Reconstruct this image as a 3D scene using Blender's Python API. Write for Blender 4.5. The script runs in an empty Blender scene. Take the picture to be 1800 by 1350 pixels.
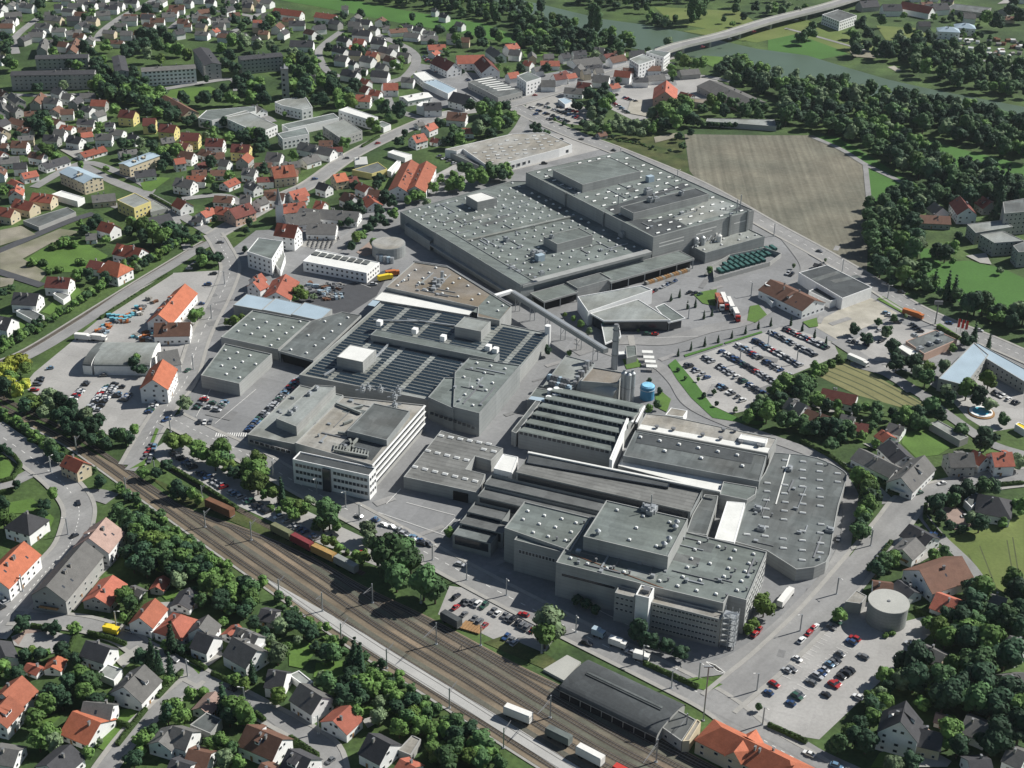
import bpy, math, random
import numpy as np
from mathutils import Matrix, Vector
random.seed(7); RNG = np.random.default_rng(11)
scene = bpy.context.scene
# ---------------------------------------------------------------- camera
CH = 340.0; FPX = 2520.0; PITCH = math.radians(28.4); ROLL = math.radians(-1.15)
_f = np.array([0, math.cos(PITCH), -math.sin(PITCH)]); _r0 = np.array([1., 0, 0]); _d0 = np.cross(_f, _r0)
RT = math.cos(ROLL)*_r0 + math.sin(ROLL)*_d0; DN = -math.sin(ROLL)*_r0 + math.cos(ROLL)*_d0; FW = _f
cam = bpy.data.cameras.new('camera'); camo = bpy.data.objects.new('camera', cam); scene.collection.objects.link(camo)
m = Matrix(((RT[0], -DN[0], -FW[0], 0), (RT[1], -DN[1], -FW[1], 0), (RT[2], -DN[2], -FW[2], CH), (0, 0, 0, 1)))
camo.matrix_world = m
cam.sensor_width = 36; cam.lens = FPX/1800*36; cam.clip_start = 1; cam.clip_end = 30000
scene.camera = camo
# ---------------------------------------------------------------- light
SUN_AZ, SUN_EL = 24.0, 39.5
w = bpy.data.worlds.new('World'); scene.world = w; w.use_nodes = True
nt = w.node_tree; bg = nt.nodes['Background']; sky = nt.nodes.new('ShaderNodeTexSky')
sky.sky_type = 'NISHITA'; sky.sun_disc = False; sky.sun_elevation = math.radians(SUN_EL)
sky.sun_rotation = math.radians(90 - SUN_AZ); sky.air_density = 1.0; sky.dust_density = 0.6
nt.links.new(sky.outputs[0], bg.inputs[0]); bg.inputs[1].default_value = 0.05
sl = bpy.data.lights.new('sun', 'SUN'); sl.energy = 5.0; sl.angle = math.radians(0.5); sl.color = (1.0, 0.972, 0.92)
so = bpy.data.objects.new('sun', sl); scene.collection.objects.link(so)
sd = Vector((math.cos(math.radians(SUN_AZ))*math.cos(math.radians(SUN_EL)), math.sin(math.radians(SUN_AZ))*math.cos(math.radians(SUN_EL)), math.sin(math.radians(SUN_EL))))
so.rotation_euler = sd.to_track_quat('Z', 'Y').to_euler()
so.location = (0, 0, 500)
scene.view_settings.view_transform = 'Standard'; scene.view_settings.look = 'None'
scene.view_settings.exposure = 0.32; scene.view_settings.gamma = 1
scene.cycles.max_bounces = 4; scene.cycles.diffuse_bounces = 2; scene.cycles.glossy_bounces = 2
scene.cycles.use_adaptive_sampling = True

# ---------------------------------------------------------------- helpers
def at(x, y, z=0.0):
    """ground place (in metres) seen at pixel x,y of the 1800x1350 photograph, at height z"""
    d = FW + RT*(x-900)/FPX + DN*(y-675)/FPX
    t = (z-CH)/d[2]
    return np.array([d[0]*t, d[1]*t])
def px(X, Y, Z=0.0):
    v = np.array([X, Y, Z-CH]); q = v@FW
    return 900+v@RT/q*FPX, 675+v@DN/q*FPX
OY = (0, 340, 670, 1010)
def T(n, u, v):
    n -= 1; return (n % 4)*450+u/3.971, OY[n//4]+v/3.971
LINK = scene.collection.objects.link
REG = []; FOOT = []; RDS = []
def setp(o, label=None, cat=None, group=None, kind=None):
    if label: o['label'] = label
    if cat: o['category'] = cat
    if group: o['group'] = group
    if kind: o['kind'] = kind
    return o
class MB:
    def __init__(s): s.v = []; s.f = []; s.m = []
    def add(s, vs, fs, mi=0):
        b = len(s.v); s.v += [tuple(map(float, q)) for q in vs]; s.f += [tuple(i+b for i in f) for f in fs]; s.m += [mi]*len(fs)
    def prism(s, pts, z0, z1, mi=0, top=True, bottom=False):
        n = len(pts); vs = [(p[0], p[1], z0) for p in pts]+[(p[0], p[1], z1) for p in pts]
        fs = [(i, (i+1) % n, n+(i+1) % n, n+i) for i in range(n)]
        if top: fs.append(tuple(range(n, 2*n)))
        if bottom: fs.append(tuple(range(n-1, -1, -1)))
        s.add(vs, fs, mi)
    def box(s, c, d, a=0.0, mi=0):
        """c = centre of base, d = sizes, a = heading"""
        ca, sa = math.cos(a), math.sin(a); x, y = d[0]/2, d[1]/2
        p = [(c[0]+ca*i-sa*j, c[1]+sa*i+ca*j) for i, j in ((-x, -y), (x, -y), (x, y), (-x, y))]
        s.prism(p, c[2], c[2]+d[2], mi, True, True)
    def cyl(s, c, r0, r1, h, n=12, mi=0):
        vs = [(c[0]+r*math.cos(6.28318*i/n), c[1]+r*math.sin(6.28318*i/n), z) for r, z in ((r0, c[2]), (r1, c[2]+h)) for i in range(n)]
        s.add(vs, [(i, (i+1) % n, n+(i+1) % n, n+i) for i in range(n)]+[tuple(range(n, 2*n))], mi)
    def bar(s, a, b, t=0.2, h=None, mi=0):
        a = Vector(a); b = Vector(b); d = (b-a).normalized(); u = d.cross(Vector((0, 0, 1)))
        u = (u if u.length > .01 else Vector((1, 0, 0))).normalized(); w = d.cross(u).normalized(); u = u*t/2; w = w*(h or t)/2
        s.add([a-u-w, a+u-w, a+u+w, a-u+w, b-u-w, b+u-w, b+u+w, b-u+w], [(0, 3, 2, 1), (4, 5, 6, 7), (0, 1, 5, 4), (1, 2, 6, 5), (2, 3, 7, 6), (3, 0, 4, 7)], mi)
    def mesh(s, name, mats):
        me = bpy.data.meshes.new(name); me.from_pydata(s.v, [], s.f)
        for q in (mats if isinstance(mats, (list, tuple)) else [mats]): me.materials.append(q)
        if any(s.m): me.polygons.foreach_set('material_index', s.m)
        me.update(); return me
    def obj(s, name, mats, parent=None, loc=(0, 0, 0), rz=0.0):
        o = bpy.data.objects.new(name, s.mesh(name, mats)); LINK(o); o.location = loc; o.rotation_euler.z = rz
        if parent: o.parent = parent
        return o
def inst(name, me, loc=(0, 0, 0), rz=0.0, parent=None, sc=None):
    o = bpy.data.objects.new(name, me); LINK(o); o.location = loc; o.rotation_euler.z = rz
    if sc: o.scale = sc
    if parent: o.parent = parent
    return o
def empty(name, loc, rz=0.0):
    o = bpy.data.objects.new(name, None); LINK(o); o.location = loc; o.rotation_euler.z = rz; o.empty_display_size = .5; return o
def reg(o, desc, cat, X, Y, group=None, Z=0):
    """remember a countable thing: its label is completed once every neighbour is known"""
    o['category'] = cat
    if group: o['group'] = group
    REG.append((o, desc, px(X, Y, Z)))

# ---------------------------------------------------------------- materials
def mat(name, col, rough=0.85, var=0.18, scale=0.25, col2=None, fac2=0.5, scale2=0.03, fine=2.0, spec=0.2, rnd=0.0, stripes=None, metal=0.0, objc=False, bump=0.0, pat=0.0, psc=.08, streak=None):
    mt = bpy.data.materials.new(name); mt.use_nodes = True; n = mt.node_tree.nodes; l = mt.node_tree.links
    b = n['Principled BSDF']; b.inputs['Roughness'].default_value = rough; b.inputs['Specular IOR Level'].default_value = spec; b.inputs['Metallic'].default_value = metal
    tc = n.new('ShaderNodeTexCoord'); co = tc.outputs['Object']
    def noise(sc, det=4):
        q = n.new('ShaderNodeTexNoise'); q.inputs['Scale'].default_value = sc; q.inputs['Detail'].default_value = det; l.new(co, q.inputs['Vector']); return q.outputs['Fac']
    def ramp(src, a, c, lo, hi):
        q = n.new('ShaderNodeMapRange'); q.inputs[1].default_value = a; q.inputs[2].default_value = c; q.inputs[3].default_value = lo; q.inputs[4].default_value = hi; l.new(src, q.inputs[0]); return q.outputs[0]
    rgb = n.new('ShaderNodeRGB'); rgb.outputs[0].default_value = (*col, 1); cur = rgb.outputs[0]
    if col2:
        mx = n.new('ShaderNodeMix'); mx.data_type = 'RGBA'; l.new(ramp(noise(scale2, 5), fac2-.12, fac2+.12, 0, 1), mx.inputs[0]); l.new(cur, mx.inputs[6]); mx.inputs[7].default_value = (*col2, 1); cur = mx.outputs[2]
    def mul(cur, src):
        q = n.new('ShaderNodeVectorMath'); q.operation = 'SCALE'; l.new(cur, q.inputs[0]); l.new(src, q.inputs['Scale']); return q.outputs[0]
    if var: cur = mul(cur, ramp(noise(scale), .3, .7, 1-var, 1+var))
    if fine: cur = mul(cur, ramp(noise(fine, 2), .3, .7, 1-var*.7, 1+var*.7))
    if streak:       # long smears along one heading: (heading, amount, scale)
        vr_ = n.new('ShaderNodeVectorRotate'); vr_.rotation_type = 'Z_AXIS'; l.new(co, vr_.inputs[0]); vr_.inputs['Angle'].default_value = -streak[0]
        sc_ = n.new('ShaderNodeVectorMath'); sc_.operation = 'MULTIPLY'; l.new(vr_.outputs[0], sc_.inputs[0]); sc_.inputs[1].default_value = (.12 if streak[2] != .31 else .022, 1, 1)
        q_ = n.new('ShaderNodeTexNoise'); q_.inputs['Scale'].default_value = streak[2]; q_.inputs['Detail'].default_value = 5; l.new(sc_.outputs[0], q_.inputs['Vector']); cur = mul(cur, ramp(q_.outputs['Fac'], .32, .68, 1-streak[1], 1+streak[1]))
    if pat:          # laid or re-tarred pieces, each with its own tone
        for hs_, k_ in ((-.37, 1.0), (-.37, 2.7)):
            vr_ = n.new('ShaderNodeVectorRotate'); vr_.rotation_type = 'Z_AXIS'; l.new(co, vr_.inputs[0]); vr_.inputs['Angle'].default_value = -hs_
            sc_ = n.new('ShaderNodeVectorMath'); sc_.operation = 'MULTIPLY'; l.new(vr_.outputs[0], sc_.inputs[0]); sc_.inputs[1].default_value = (1, 2.2 if k_ == 1.0 else .6, 0)
            vo = n.new('ShaderNodeTexVoronoi'); vo.distance = 'CHEBYCHEV'; vo.inputs['Scale'].default_value = psc*k_; vo.inputs['Randomness'].default_value = .55; l.new(sc_.outputs[0], vo.inputs['Vector'])
            sp_ = n.new('ShaderNodeSeparateColor'); l.new(vo.outputs['Color'], sp_.inputs[0]); cur = mul(cur, ramp(sp_.outputs[0], 0, 1, 1-pat, 1+pat*.7))
        cur = mul(cur, ramp(noise(.35, 6), .55, .75, 1, 1-pat*1.2))
    if rnd:
        oi = n.new('ShaderNodeObjectInfo'); cur = mul(cur, ramp(oi.outputs['Random'], 0, 1, 1-rnd, 1+rnd))
    if stripes:      # (spacing, depth, heading or 'z')
        sp, dep, hd = stripes
        mp = n.new('ShaderNodeSeparateXYZ'); vr = n.new('ShaderNodeVectorRotate'); vr.rotation_type = 'Z_AXIS'; l.new(co, vr.inputs[0]); vr.inputs['Angle'].default_value = 0 if hd == 'z' else -hd
        l.new(vr.outputs[0], mp.inputs[0]); wv = n.new('ShaderNodeMath'); wv.operation = 'MULTIPLY'; l.new(mp.outputs[2 if hd == 'z' else 1], wv.inputs[0]); wv.inputs[1].default_value = 6.2832/sp
        s_ = n.new('ShaderNodeMath'); s_.operation = 'SINE'; l.new(wv.outputs[0], s_.inputs[0]); cur = mul(cur, ramp(s_.outputs[0], .2, 1.0, 1, 1-dep))
    if bump:
        bp = n.new('ShaderNodeBump'); bp.inputs['Strength'].default_value = bump; bp.inputs['Distance'].default_value = .3; l.new(noise(fine or 1, 3), bp.inputs['Height']); l.new(bp.outputs[0], b.inputs['Normal'])
    l.new(cur, b.inputs['Base Color']); return mt
R_ = math.radians
HA, HS = R_(35.3), R_(-21.3)      # headings of the big hall and of the southern works
M = dict(
 grass=mat('grass', (.072, .115, .034), var=.3, scale=.05, col2=(.042, .075, .026), scale2=.02, fine=.5, bump=.6),
 lawn=mat('lawn', (.092, .165, .036), var=.15, scale=.08, fine=1.0), meadow=mat('meadow', (.064, .150, .032), var=.12, scale=.03, fine=.6),
 scrub=mat('scrub', (.085, .095, .035), var=.3, scale=.1, col2=(.045, .07, .02), scale2=.06, fine=1.2),
 field=mat('field', (.185, .172, .130), var=.16, scale=.05, col2=(.150, .146, .112), scale2=.02, fine=.35, streak=(R_(88), .2, .31), stripes=(5.2, .07, R_(88))),
 crop=mat('crop', (.19, .185, .085), var=.12, scale=.1, fine=1), cropline=mat('cropline', (.075, .085, .04), var=.1),
 greenfield=mat('greenfield', (.115, .16, .042), var=.12, scale=.05, fine=.7, col2=(.135, .165, .05), scale2=.02),
 asphalt=mat('asphalt', (.245, .247, .247), pat=.08, psc=.035, var=.10, scale=.06, col2=(.215, .217, .216), scale2=.03, fine=.5),
 road=mat('road', streak=(.9, .07, .3), col=(.272, .269, .260), pat=.04, psc=.04, var=.08, scale=.08, col2=(.238, .236, .23), scale2=.05, fine=.9),
 darkroad=mat('darkroad', (.075, .077, .082), var=.1), pave=mat('pave', (.33, .32, .295), var=.08), lot=mat('lot', (.385, .375, .355), pat=.06, psc=.05, var=.1, scale=.1, col2=(.32, .312, .296), scale2=.05, fine=.9),
 gravel=mat('gravel', (.43, .405, .345), var=.13, scale=.15, col2=(.34, .32, .265), scale2=.05), soil=mat('soil', (.26, .24, .19), var=.16, scale=.1, col2=(.17, .17, .11), scale2=.04),
 pinkpave=mat('pinkpave', (.30, .225, .19), var=.1), white=mat('white_paint', (.72, .71, .67), var=.05, fine=1),
 water=mat('water', (.085, .125, .085), rough=.4, var=.06, scale=.03, fine=0, spec=.3), pool=mat('pool_water', (.10, .42, .55), rough=.1, var=.03), 
 ballast=mat('ballast', streak=(R_(-33), .2, .25), col=(.165, .135, .098), var=.16, scale=.06, col2=(.205, .165, .115), scale2=.025, fine=1.5), track=mat('sleepers', (.095, .08, .062), var=.2, scale=.1, fine=1.2, stripes=(1.3, .45, R_(57))),
 rail=mat('rail', (.27, .25, .23), rough=.45, var=.05, metal=.5), platform=mat('platform', (.40, .395, .375), var=.08, scale=.1),
 r_flat=mat('flat_roof', streak=(-.37, .16, .35), col=(.168, .192, .182), pat=.13, psc=.07, var=.09, scale=.05, col2=(.150, .170, .155), scale2=.03, fine=.8, rough=.8),
 r_flat2=mat('flat_roof_pale', streak=(1.2, .1, .35), col=(.29, .31, .295), pat=.08, psc=.07, var=.1, scale=.05, col2=(.22, .228, .205), scale2=.04, fine=.8),
 r_dark=mat('flat_roof_dark', (.075, .082, .084), pat=.12, psc=.09, var=.13, scale=.08, fine=.9), r_brown=mat('gravel_roof', (.235, .215, .188), pat=.09, psc=.07, var=.12, scale=.06, col2=(.20, .165, .12), scale2=.045, fine=1.2),
 r_tan=mat('tan_roof', streak=(1.2, .13, .3), col=(.33, .325, .30), pat=.1, psc=.08, var=.13, scale=.08, col2=(.28, .26, .22), scale2=.06, fine=1), r_white=mat('white_roof', (.70, .70, .66), var=.06, scale=.15, fine=1),
 r_corr=mat('corrugated_roof', (.18, .182, .172), pat=.12, psc=.07, var=.12, scale=.06, fine=.6, stripes=(3.0, .18, HS)), r_saw=mat('shed_roof', (.115, .12, .118), pat=.12, psc=.08, var=.12, scale=.1, fine=.7),
 r_mid=mat('asphalt_roof', streak=(1.2, .14, .35), col=(.135, .15, .147), pat=.17, psc=.07, var=.1, scale=.05, col2=(.115, .12, .115), scale2=.04, fine=.7),
 r_B=mat('blue_metal_roof', (.36, .45, .51), rough=.5, var=.08, scale=.1, fine=0), w_fac=mat('cladding', (.345, .352, .338), pat=.05, psc=.1, var=.06, scale=.1, fine=.3, stripes=(1.6, .10, 'z')),
 w_fac2=mat('cladding_grey', (.27, .285, .28), pat=.05, psc=.1, var=.06, scale=.1, fine=.3, stripes=(2.4, .08, 'z')), w_white=mat('render_white', (.80, .80, .78), var=.05, scale=.3, fine=1, rnd=.05),
 w_cream=mat('render_cream', (.58, .50, .36), var=.05, rnd=.05), w_yellow=mat('render_yellow', (.66, .57, .24), var=.05), w_grey=mat('render_grey', (.36, .36, .34), var=.07), w_pink=mat('render_pink', (.55, .38, .30), var=.05),
 glass=mat('window_glass', (.028, .035, .045), rough=.15, var=0, fine=0, spec=.6), dark=mat('dark_opening', (.02, .02, .022), var=0, fine=0), frame=mat('window_frame', (.6, .6, .58), var=0, fine=0),
 sky=mat('skylight_dome', (.72, .73, .70), rough=.4, var=.05, fine=0, rnd=.12), metal=mat('galvanised', (.38, .40, .41), rough=.45, var=.08, metal=.4), steel=mat('steel', (.22, .225, .23), rough=.5, var=.06, metal=.3),
 panel=mat('solar_panel', (.018, .032, .045), rough=.28, var=.1, fine=0, spec=.6), conc=mat('concrete', (.40, .40, .365), var=.08, scale=.15), tank=mat('tank_wall', (.27, .285, .27), var=.1, scale=.15, stripes=(1.4, .08, 'z')),
 blue=mat('blue_paint', (.06, .22, .38), var=.06, rough=.45), green=mat('green_net', (.045, .12, .11), var=.12, scale=.5), bark=mat('bark', (.09, .07, .05), var=.2, fine=3),
 yellow=mat('yellow_paint', (.72, .55, .04), var=.03), red=mat('red_paint', (.50, .05, .04), var=.05), orange=mat('orange_paint', (.45, .15, .05), var=.05), wood=mat('timber', (.32, .19, .09), var=.15, fine=2),
 rust=mat('rust', (.17, .085, .05), var=.2, fine=2), hedge=mat('hedge_green', (.045, .078, .022), var=.3, scale=.8, fine=3), grave=mat('gravestone', (.16, .16, .16), var=.2, rnd=.3), stone=mat('stone_grey', (.27, .26, .24), var=.1), plastic=mat('foil_blue', (.16, .42, .50), var=.1))
def tiles(name, col): return mat(name, col, rough=.8, var=.12, scale=.35, fine=1.6, rnd=.16, bump=.15)
ROOF = dict(g=tiles('roof_grey', (.135, .132, .125)), d=tiles('roof_dark', (.062, .062, .066)), b=tiles('roof_brown', (.155, .085, .060)), r=tiles('roof_red', (.36, .12, .08)), o=tiles('roof_orange', (.44, .145, .080)),
 k=tiles('roof_maroon', (.145, .05, .04)), R=tiles('roof_rust', (.29, .10, .06)), B=M['r_B'], W=M['r_white'], l=tiles('roof_light', (.36, .35, .31)), p=tiles('roof_pink', (.36, .25, .21)), c=tiles('roof_brownred', (.27, .085, .055)))
ROOFN = dict(g='grey', d='dark grey', b='brown', r='red', o='orange', k='maroon', R='rust-red', B='pale blue', W='white', l='light', p='pinkish', c='brick-red')
WALL = dict(w=M['w_white'], c=M['w_cream'], y=M['w_yellow'], s=M['w_grey'], p=M['w_pink']); WALLN = dict(w='white', c='cream', y='yellow', s='grey', p='pink')
for nm, c1, c2 in (('leaf_a', (0.103, 0.177, 0.046), (0.067, 0.131, 0.035)), ('leaf_b', (0.075, 0.140, 0.052), (0.049, 0.103, 0.041)), ('leaf_dark', (0.039, 0.079, 0.041), (0.026, 0.061, 0.032)), ('leaf_pale', (0.153, 0.206, 0.108), (0.113, 0.164, 0.084)), ('leaf_gold', (0.359, 0.362, 0.052), (0.158, 0.234, 0.046)), ('leaf_lime', (0.098, 0.153, 0.035), (0.081, 0.130, 0.032))):
    M[nm] = mat(nm, c1, rough=.7, var=.35, scale=.45, col2=c2, scale2=.25, fine=2.2, rnd=.38, spec=.15)

# ---------------------------------------------------------------- ground sheets
LAY = [0.0]
def nz():
    LAY[0] += .006; return LAY[0]
def patch(name, pts, m_, kind='structure', z=None):
    b = MB(); P = [at(*p) for p in pts]; z = z or nz()
    b.add([(p[0], p[1], z) for p in P], [tuple(range(len(P)))]); o = b.obj(name, m_); o['kind'] = kind
    if sum(P[i-1][0]*P[i][1]-P[i][0]*P[i-1][1] for i in range(len(P))) < 0: o.data.flip_normals()
    return o
def spline(pts, n=6):
    P = [np.array(p, float) for p in pts]
    if len(P) < 3: return P
    out = []
    for i in range(len(P)-1):
        p0 = P[max(i-1, 0)]; p1 = P[i]; p2 = P[i+1]; p3 = P[min(i+2, len(P)-1)]
        for k in range(n):
            t = k/n; out.append(.5*((2*p1)+(-p0+p2)*t+(2*p0-5*p1+4*p2-p3)*t*t+(-p0+3*p1-3*p2+p3)*t**3))
    return out+[P[-1]]
def offs(W, d):
    out = []
    for i, p in enumerate(W):
        t = W[min(i+1, len(W)-1)]-W[max(i-1, 0)]; t = t/(np.linalg.norm(t)+1e-9); out.append(p+np.array([-t[1], t[0]])*d)
    return out
def ribbon_mb(b, W, wd, z, off=0.0, mi=0, h=0.0):
    A = offs(W, off+wd/2); B = offs(W, off-wd/2); n = len(W)
    if h: 
        vs = [(p[0], p[1], z) for p in A]+[(p[0], p[1], z) for p in B]+[(p[0], p[1], z-h) for p in A]+[(p[0], p[1], z-h) for p in B]
        b.add(vs, [(n+i, n+i+1, i+1, i) for i in range(n-1)]+[(i, i+1, 2*n+i+1, 2*n+i) for i in range(n-1)]+[(3*n+i, 3*n+i+1, n+i+1, n+i) for i in range(n-1)], mi)
    else: b.add([(p[0], p[1], z) for p in A]+[(p[0], p[1], z) for p in B], [(n+i, n+i+1, i+1, i) for i in range(n-1)], mi)
def wpath(pts, n=6): return [at(*p) for p in spline(pts, n)]
ROADZ = .22
def road(name, pts, wd, m_='road', walk=False, dash=False, sides=(1, 1)):
    W = wpath(pts); RDS.append((np.array(W), wd)); ROAD_Z[0] += .004; z = ROADZ+ROAD_Z[0]; b = MB(); ribbon_mb(b, W, wd, z); o = b.obj(name, M[m_]); o['kind'] = 'structure'
    if walk:
        b = MB()
        for sg, on in zip((1, -1), sides):
            if on: ribbon_mb(b, W, 1.8, z+.13, off=sg*(wd/2+.9), h=.14)
        q = b.obj('pavement', M['pave']); q['kind'] = 'structure'
    if dash:
        b = MB(); L = 0
        for i in range(len(W)-1):
            seg = np.linalg.norm(W[i+1]-W[i]); k = max(1, int(seg/9))
            for j in range(k):
                p = W[i]+(W[i+1]-W[i])*(j+.2)/k; q = W[i]+(W[i+1]-W[i])*(j+.6)/k; ribbon_mb(b, [p, q], .25, z+.005)
        q = b.obj('road_marking', M['white']); q['kind'] = 'structure'
    return W
ROAD_Z = [0.0]
# ================================================================ SETTING
b = MB(); b.add([(-2600, -350, 0), (2600, -350, 0), (2600, 4400, 0), (-2600, 4400, 0)], [(0, 1, 2, 3)]); b.obj('ground', M['grass'])['kind'] = 'structure'
# built-up ground and yards
patch('residential_ground', [(0, 30), (300, 0), (480, 0), (700, 40), (740, 110), (690, 220), (540, 330), (380, 400), (240, 345), (0, 240)], M['grass'])
patch('town_square', [(1050, 150), (1180, 130), (1260, 140), (1280, 165), (1190, 190), (1120, 215), (1070, 190)], M['lot'])
patch('old_town_ground', [(730, 110), (900, 140), (1150, 95), (1180, 110), (1190, 150), (1050, 150), (905, 190), (760, 190), (735, 140)], M['asphalt'])
patch('factory_yard', [(405, 440), (450, 405), (560, 400), (640, 360), (700, 345), (760, 310), (905, 235), (925, 200), (1020, 240), (1095, 262), (1330, 372), (1440, 436), (1540, 505), (1620, 556), (1800, 640), (1800, 740), (1740, 745), (1610, 660), (1500, 612), (1430, 590), (1190, 640), (1215, 700), (1290, 742), (1400, 780), (1490, 832), (1508, 900), (1490, 985), (1440, 1040), (1340, 1120), (1260, 1170), (1190, 1185), (1000, 1105), (640, 915), (430, 806), (310, 745), (345, 630), (390, 520)], M['asphalt'])
patch('workshop_yard', [(60, 655), (230, 515), (300, 480), (390, 475), (385, 520), (340, 630), (290, 720), (255, 790), (200, 770), (90, 710), (40, 680)], M['lot'])
patch('dark_yard', [(500, 520), (610, 500), (690, 470), (662, 520), (600, 560), (560, 550)], M['darkroad'])
patch('delivery_yard', [(340, 700), (470, 620), (520, 640), (515, 672), (430, 770), (330, 750)], M['asphalt'])
patch('concrete_yard', [(640, 905), (700, 850), (820, 890), (870, 900), (790, 960), (760, 970)], M['asphalt'])
patch('staff_car_park', [(1182, 640), (1300, 600), (1380, 572), (1465, 602), (1475, 625), (1390, 660), (1320, 720), (1285, 728), (1225, 700)], M['lot'])
patch('street_car_park', [(790, 1030), (870, 1040), (985, 1105), (960, 1145), (910, 1145), (850, 1115), (770, 1080)], M['lot'])
patch('tank_car_park', [(1300, 1240), (1480, 1050), (1530, 1060), (1560, 1100), (1640, 1080), (1640, 1110), (1440, 1300), (1380, 1290)], M['lot'])
patch('verge_car_park', [(262, 795), (300, 770), (500, 880), (640, 945), (720, 1000), (700, 1010), (560, 955), (420, 890), (300, 830)], M['lot'])
patch('forecourt', [(1640, 580), (1690, 600), (1560, 660), (1480, 612), (1560, 560), (1600, 575)], M['lot'])
patch('dealer_lot', [(925, 180), (990, 165), (1045, 200), (1040, 222), (1000, 218), (925, 195)], M['pave'])
patch('gravel_lot', [(1484, 540), (1532, 524), (1578, 551), (1471, 597), (1433, 575), (1446, 560)], M['gravel'])
patch('market_apron', [(760, 310), (900, 235), (1010, 235), (1060, 262), (900, 300), (760, 330)], M['lot'])
patch('restaurant_yard', [(1660, 690), (1720, 660), (1800, 690), (1800, 750), (1740, 760), (1700, 735)], M['lot'])
patch('cemetery_ground', [T(6, 310, 370), T(6, 400, 285), T(6, 590, 310), T(6, 530, 395), T(6, 420, 385)], M['pave'])
# open land
patch('ploughed_field', [(1203, 236), (1340, 238), (1430, 238), (1480, 262), (1521, 290), (1527, 355), (1524, 478), (1440, 430), (1350, 387), (1325, 373), (1226, 318), (1212, 300)], M['field'])
patch('scrub_ground', [(1060, 240), (1200, 236), (1212, 300), (1222, 316), (1095, 262)], M['scrub'])
patch('meadow', [(1524, 292), (1560, 305), (1600, 330), (1590, 350), (1530, 357)], M['meadow'])
patch('meadow', [(1430, 238), (1470, 240), (1530, 275), (1600, 320), (1590, 325), (1521, 290)], M['meadow'])
patch('meadow', [(490, 0), (600, -4), (720, 20), (850, 42), (905, 62), (908, 80), (830, 62), (700, 40), (560, 12)], M['meadow'])
patch('meadow', [T(8, 1060, 380), T(8, 1140, 390), T(8, 1200, 480), T(8, 1400, 470), T(8, 1640, 525), T(8, 1800, 600), T(8, 1800, 760), T(8, 1640, 870), T(8, 1380, 800), T(8, 1290, 720), T(8, 1080, 680)], M['meadow'])
patch('meadow', [(1350, 60), (1390, 55), (1450, 70), (1490, 95), (1440, 105), (1350, 90)], M['meadow'])
patch('meadow', [(1200, 55), (1290, 45), (1400, 30), (1500, 60), (1540, 85), (1510, 100), (1400, 60), (1330, 75), (1240, 62)], M['greenfield'])
patch('meadow', [(1150, 12), (1300, 20), (1330, 40), (1250, 52), (1180, 40)], M['greenfield'])
patch('meadow', [(1540, 45), (1620, 50), (1640, 75), (1560, 75)], M['greenfield'])
patch('meadow', [(1570, 230), (1640, 250), (1800, 290), (1800, 330), (1700, 300), (1600, 262)], M['meadow'])
patch('crop_field', [(1425, 655), (1470, 632), (1492, 634), (1628, 712), (1612, 724), (1560, 718), (1500, 692)], M['crop'])
b = MB()
for a, c in (((1450, 650), (1600, 720)), ((1462, 645), (1612, 716)), ((1478, 640), (1620, 711)), ((1440, 655), (1560, 713))):
    ribbon_mb(b, wpath([a, ((a[0]+c[0])/2, (a[1]+c[1])/2-3), c]), 1.0, .2); b.m = b.m
b.obj('tractor_track', M['cropline'])['kind'] = 'structure'
patch('field_east', [(1660, 950), (1700, 935), (1800, 905), (1800, 1060), (1760, 1040), (1715, 1005)], M['greenfield'])
b = MB()
for a, c in (((1702, 975), (1740, 1050)), ((1722, 960), (1755, 1045)), ((1770, 950), (1782, 1020)), ((1780, 945), (1792, 1020))): ribbon_mb(b, wpath([a, c]), .5, .2)
b.obj('tractor_track', M['cropline'])['kind'] = 'structure'
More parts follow.
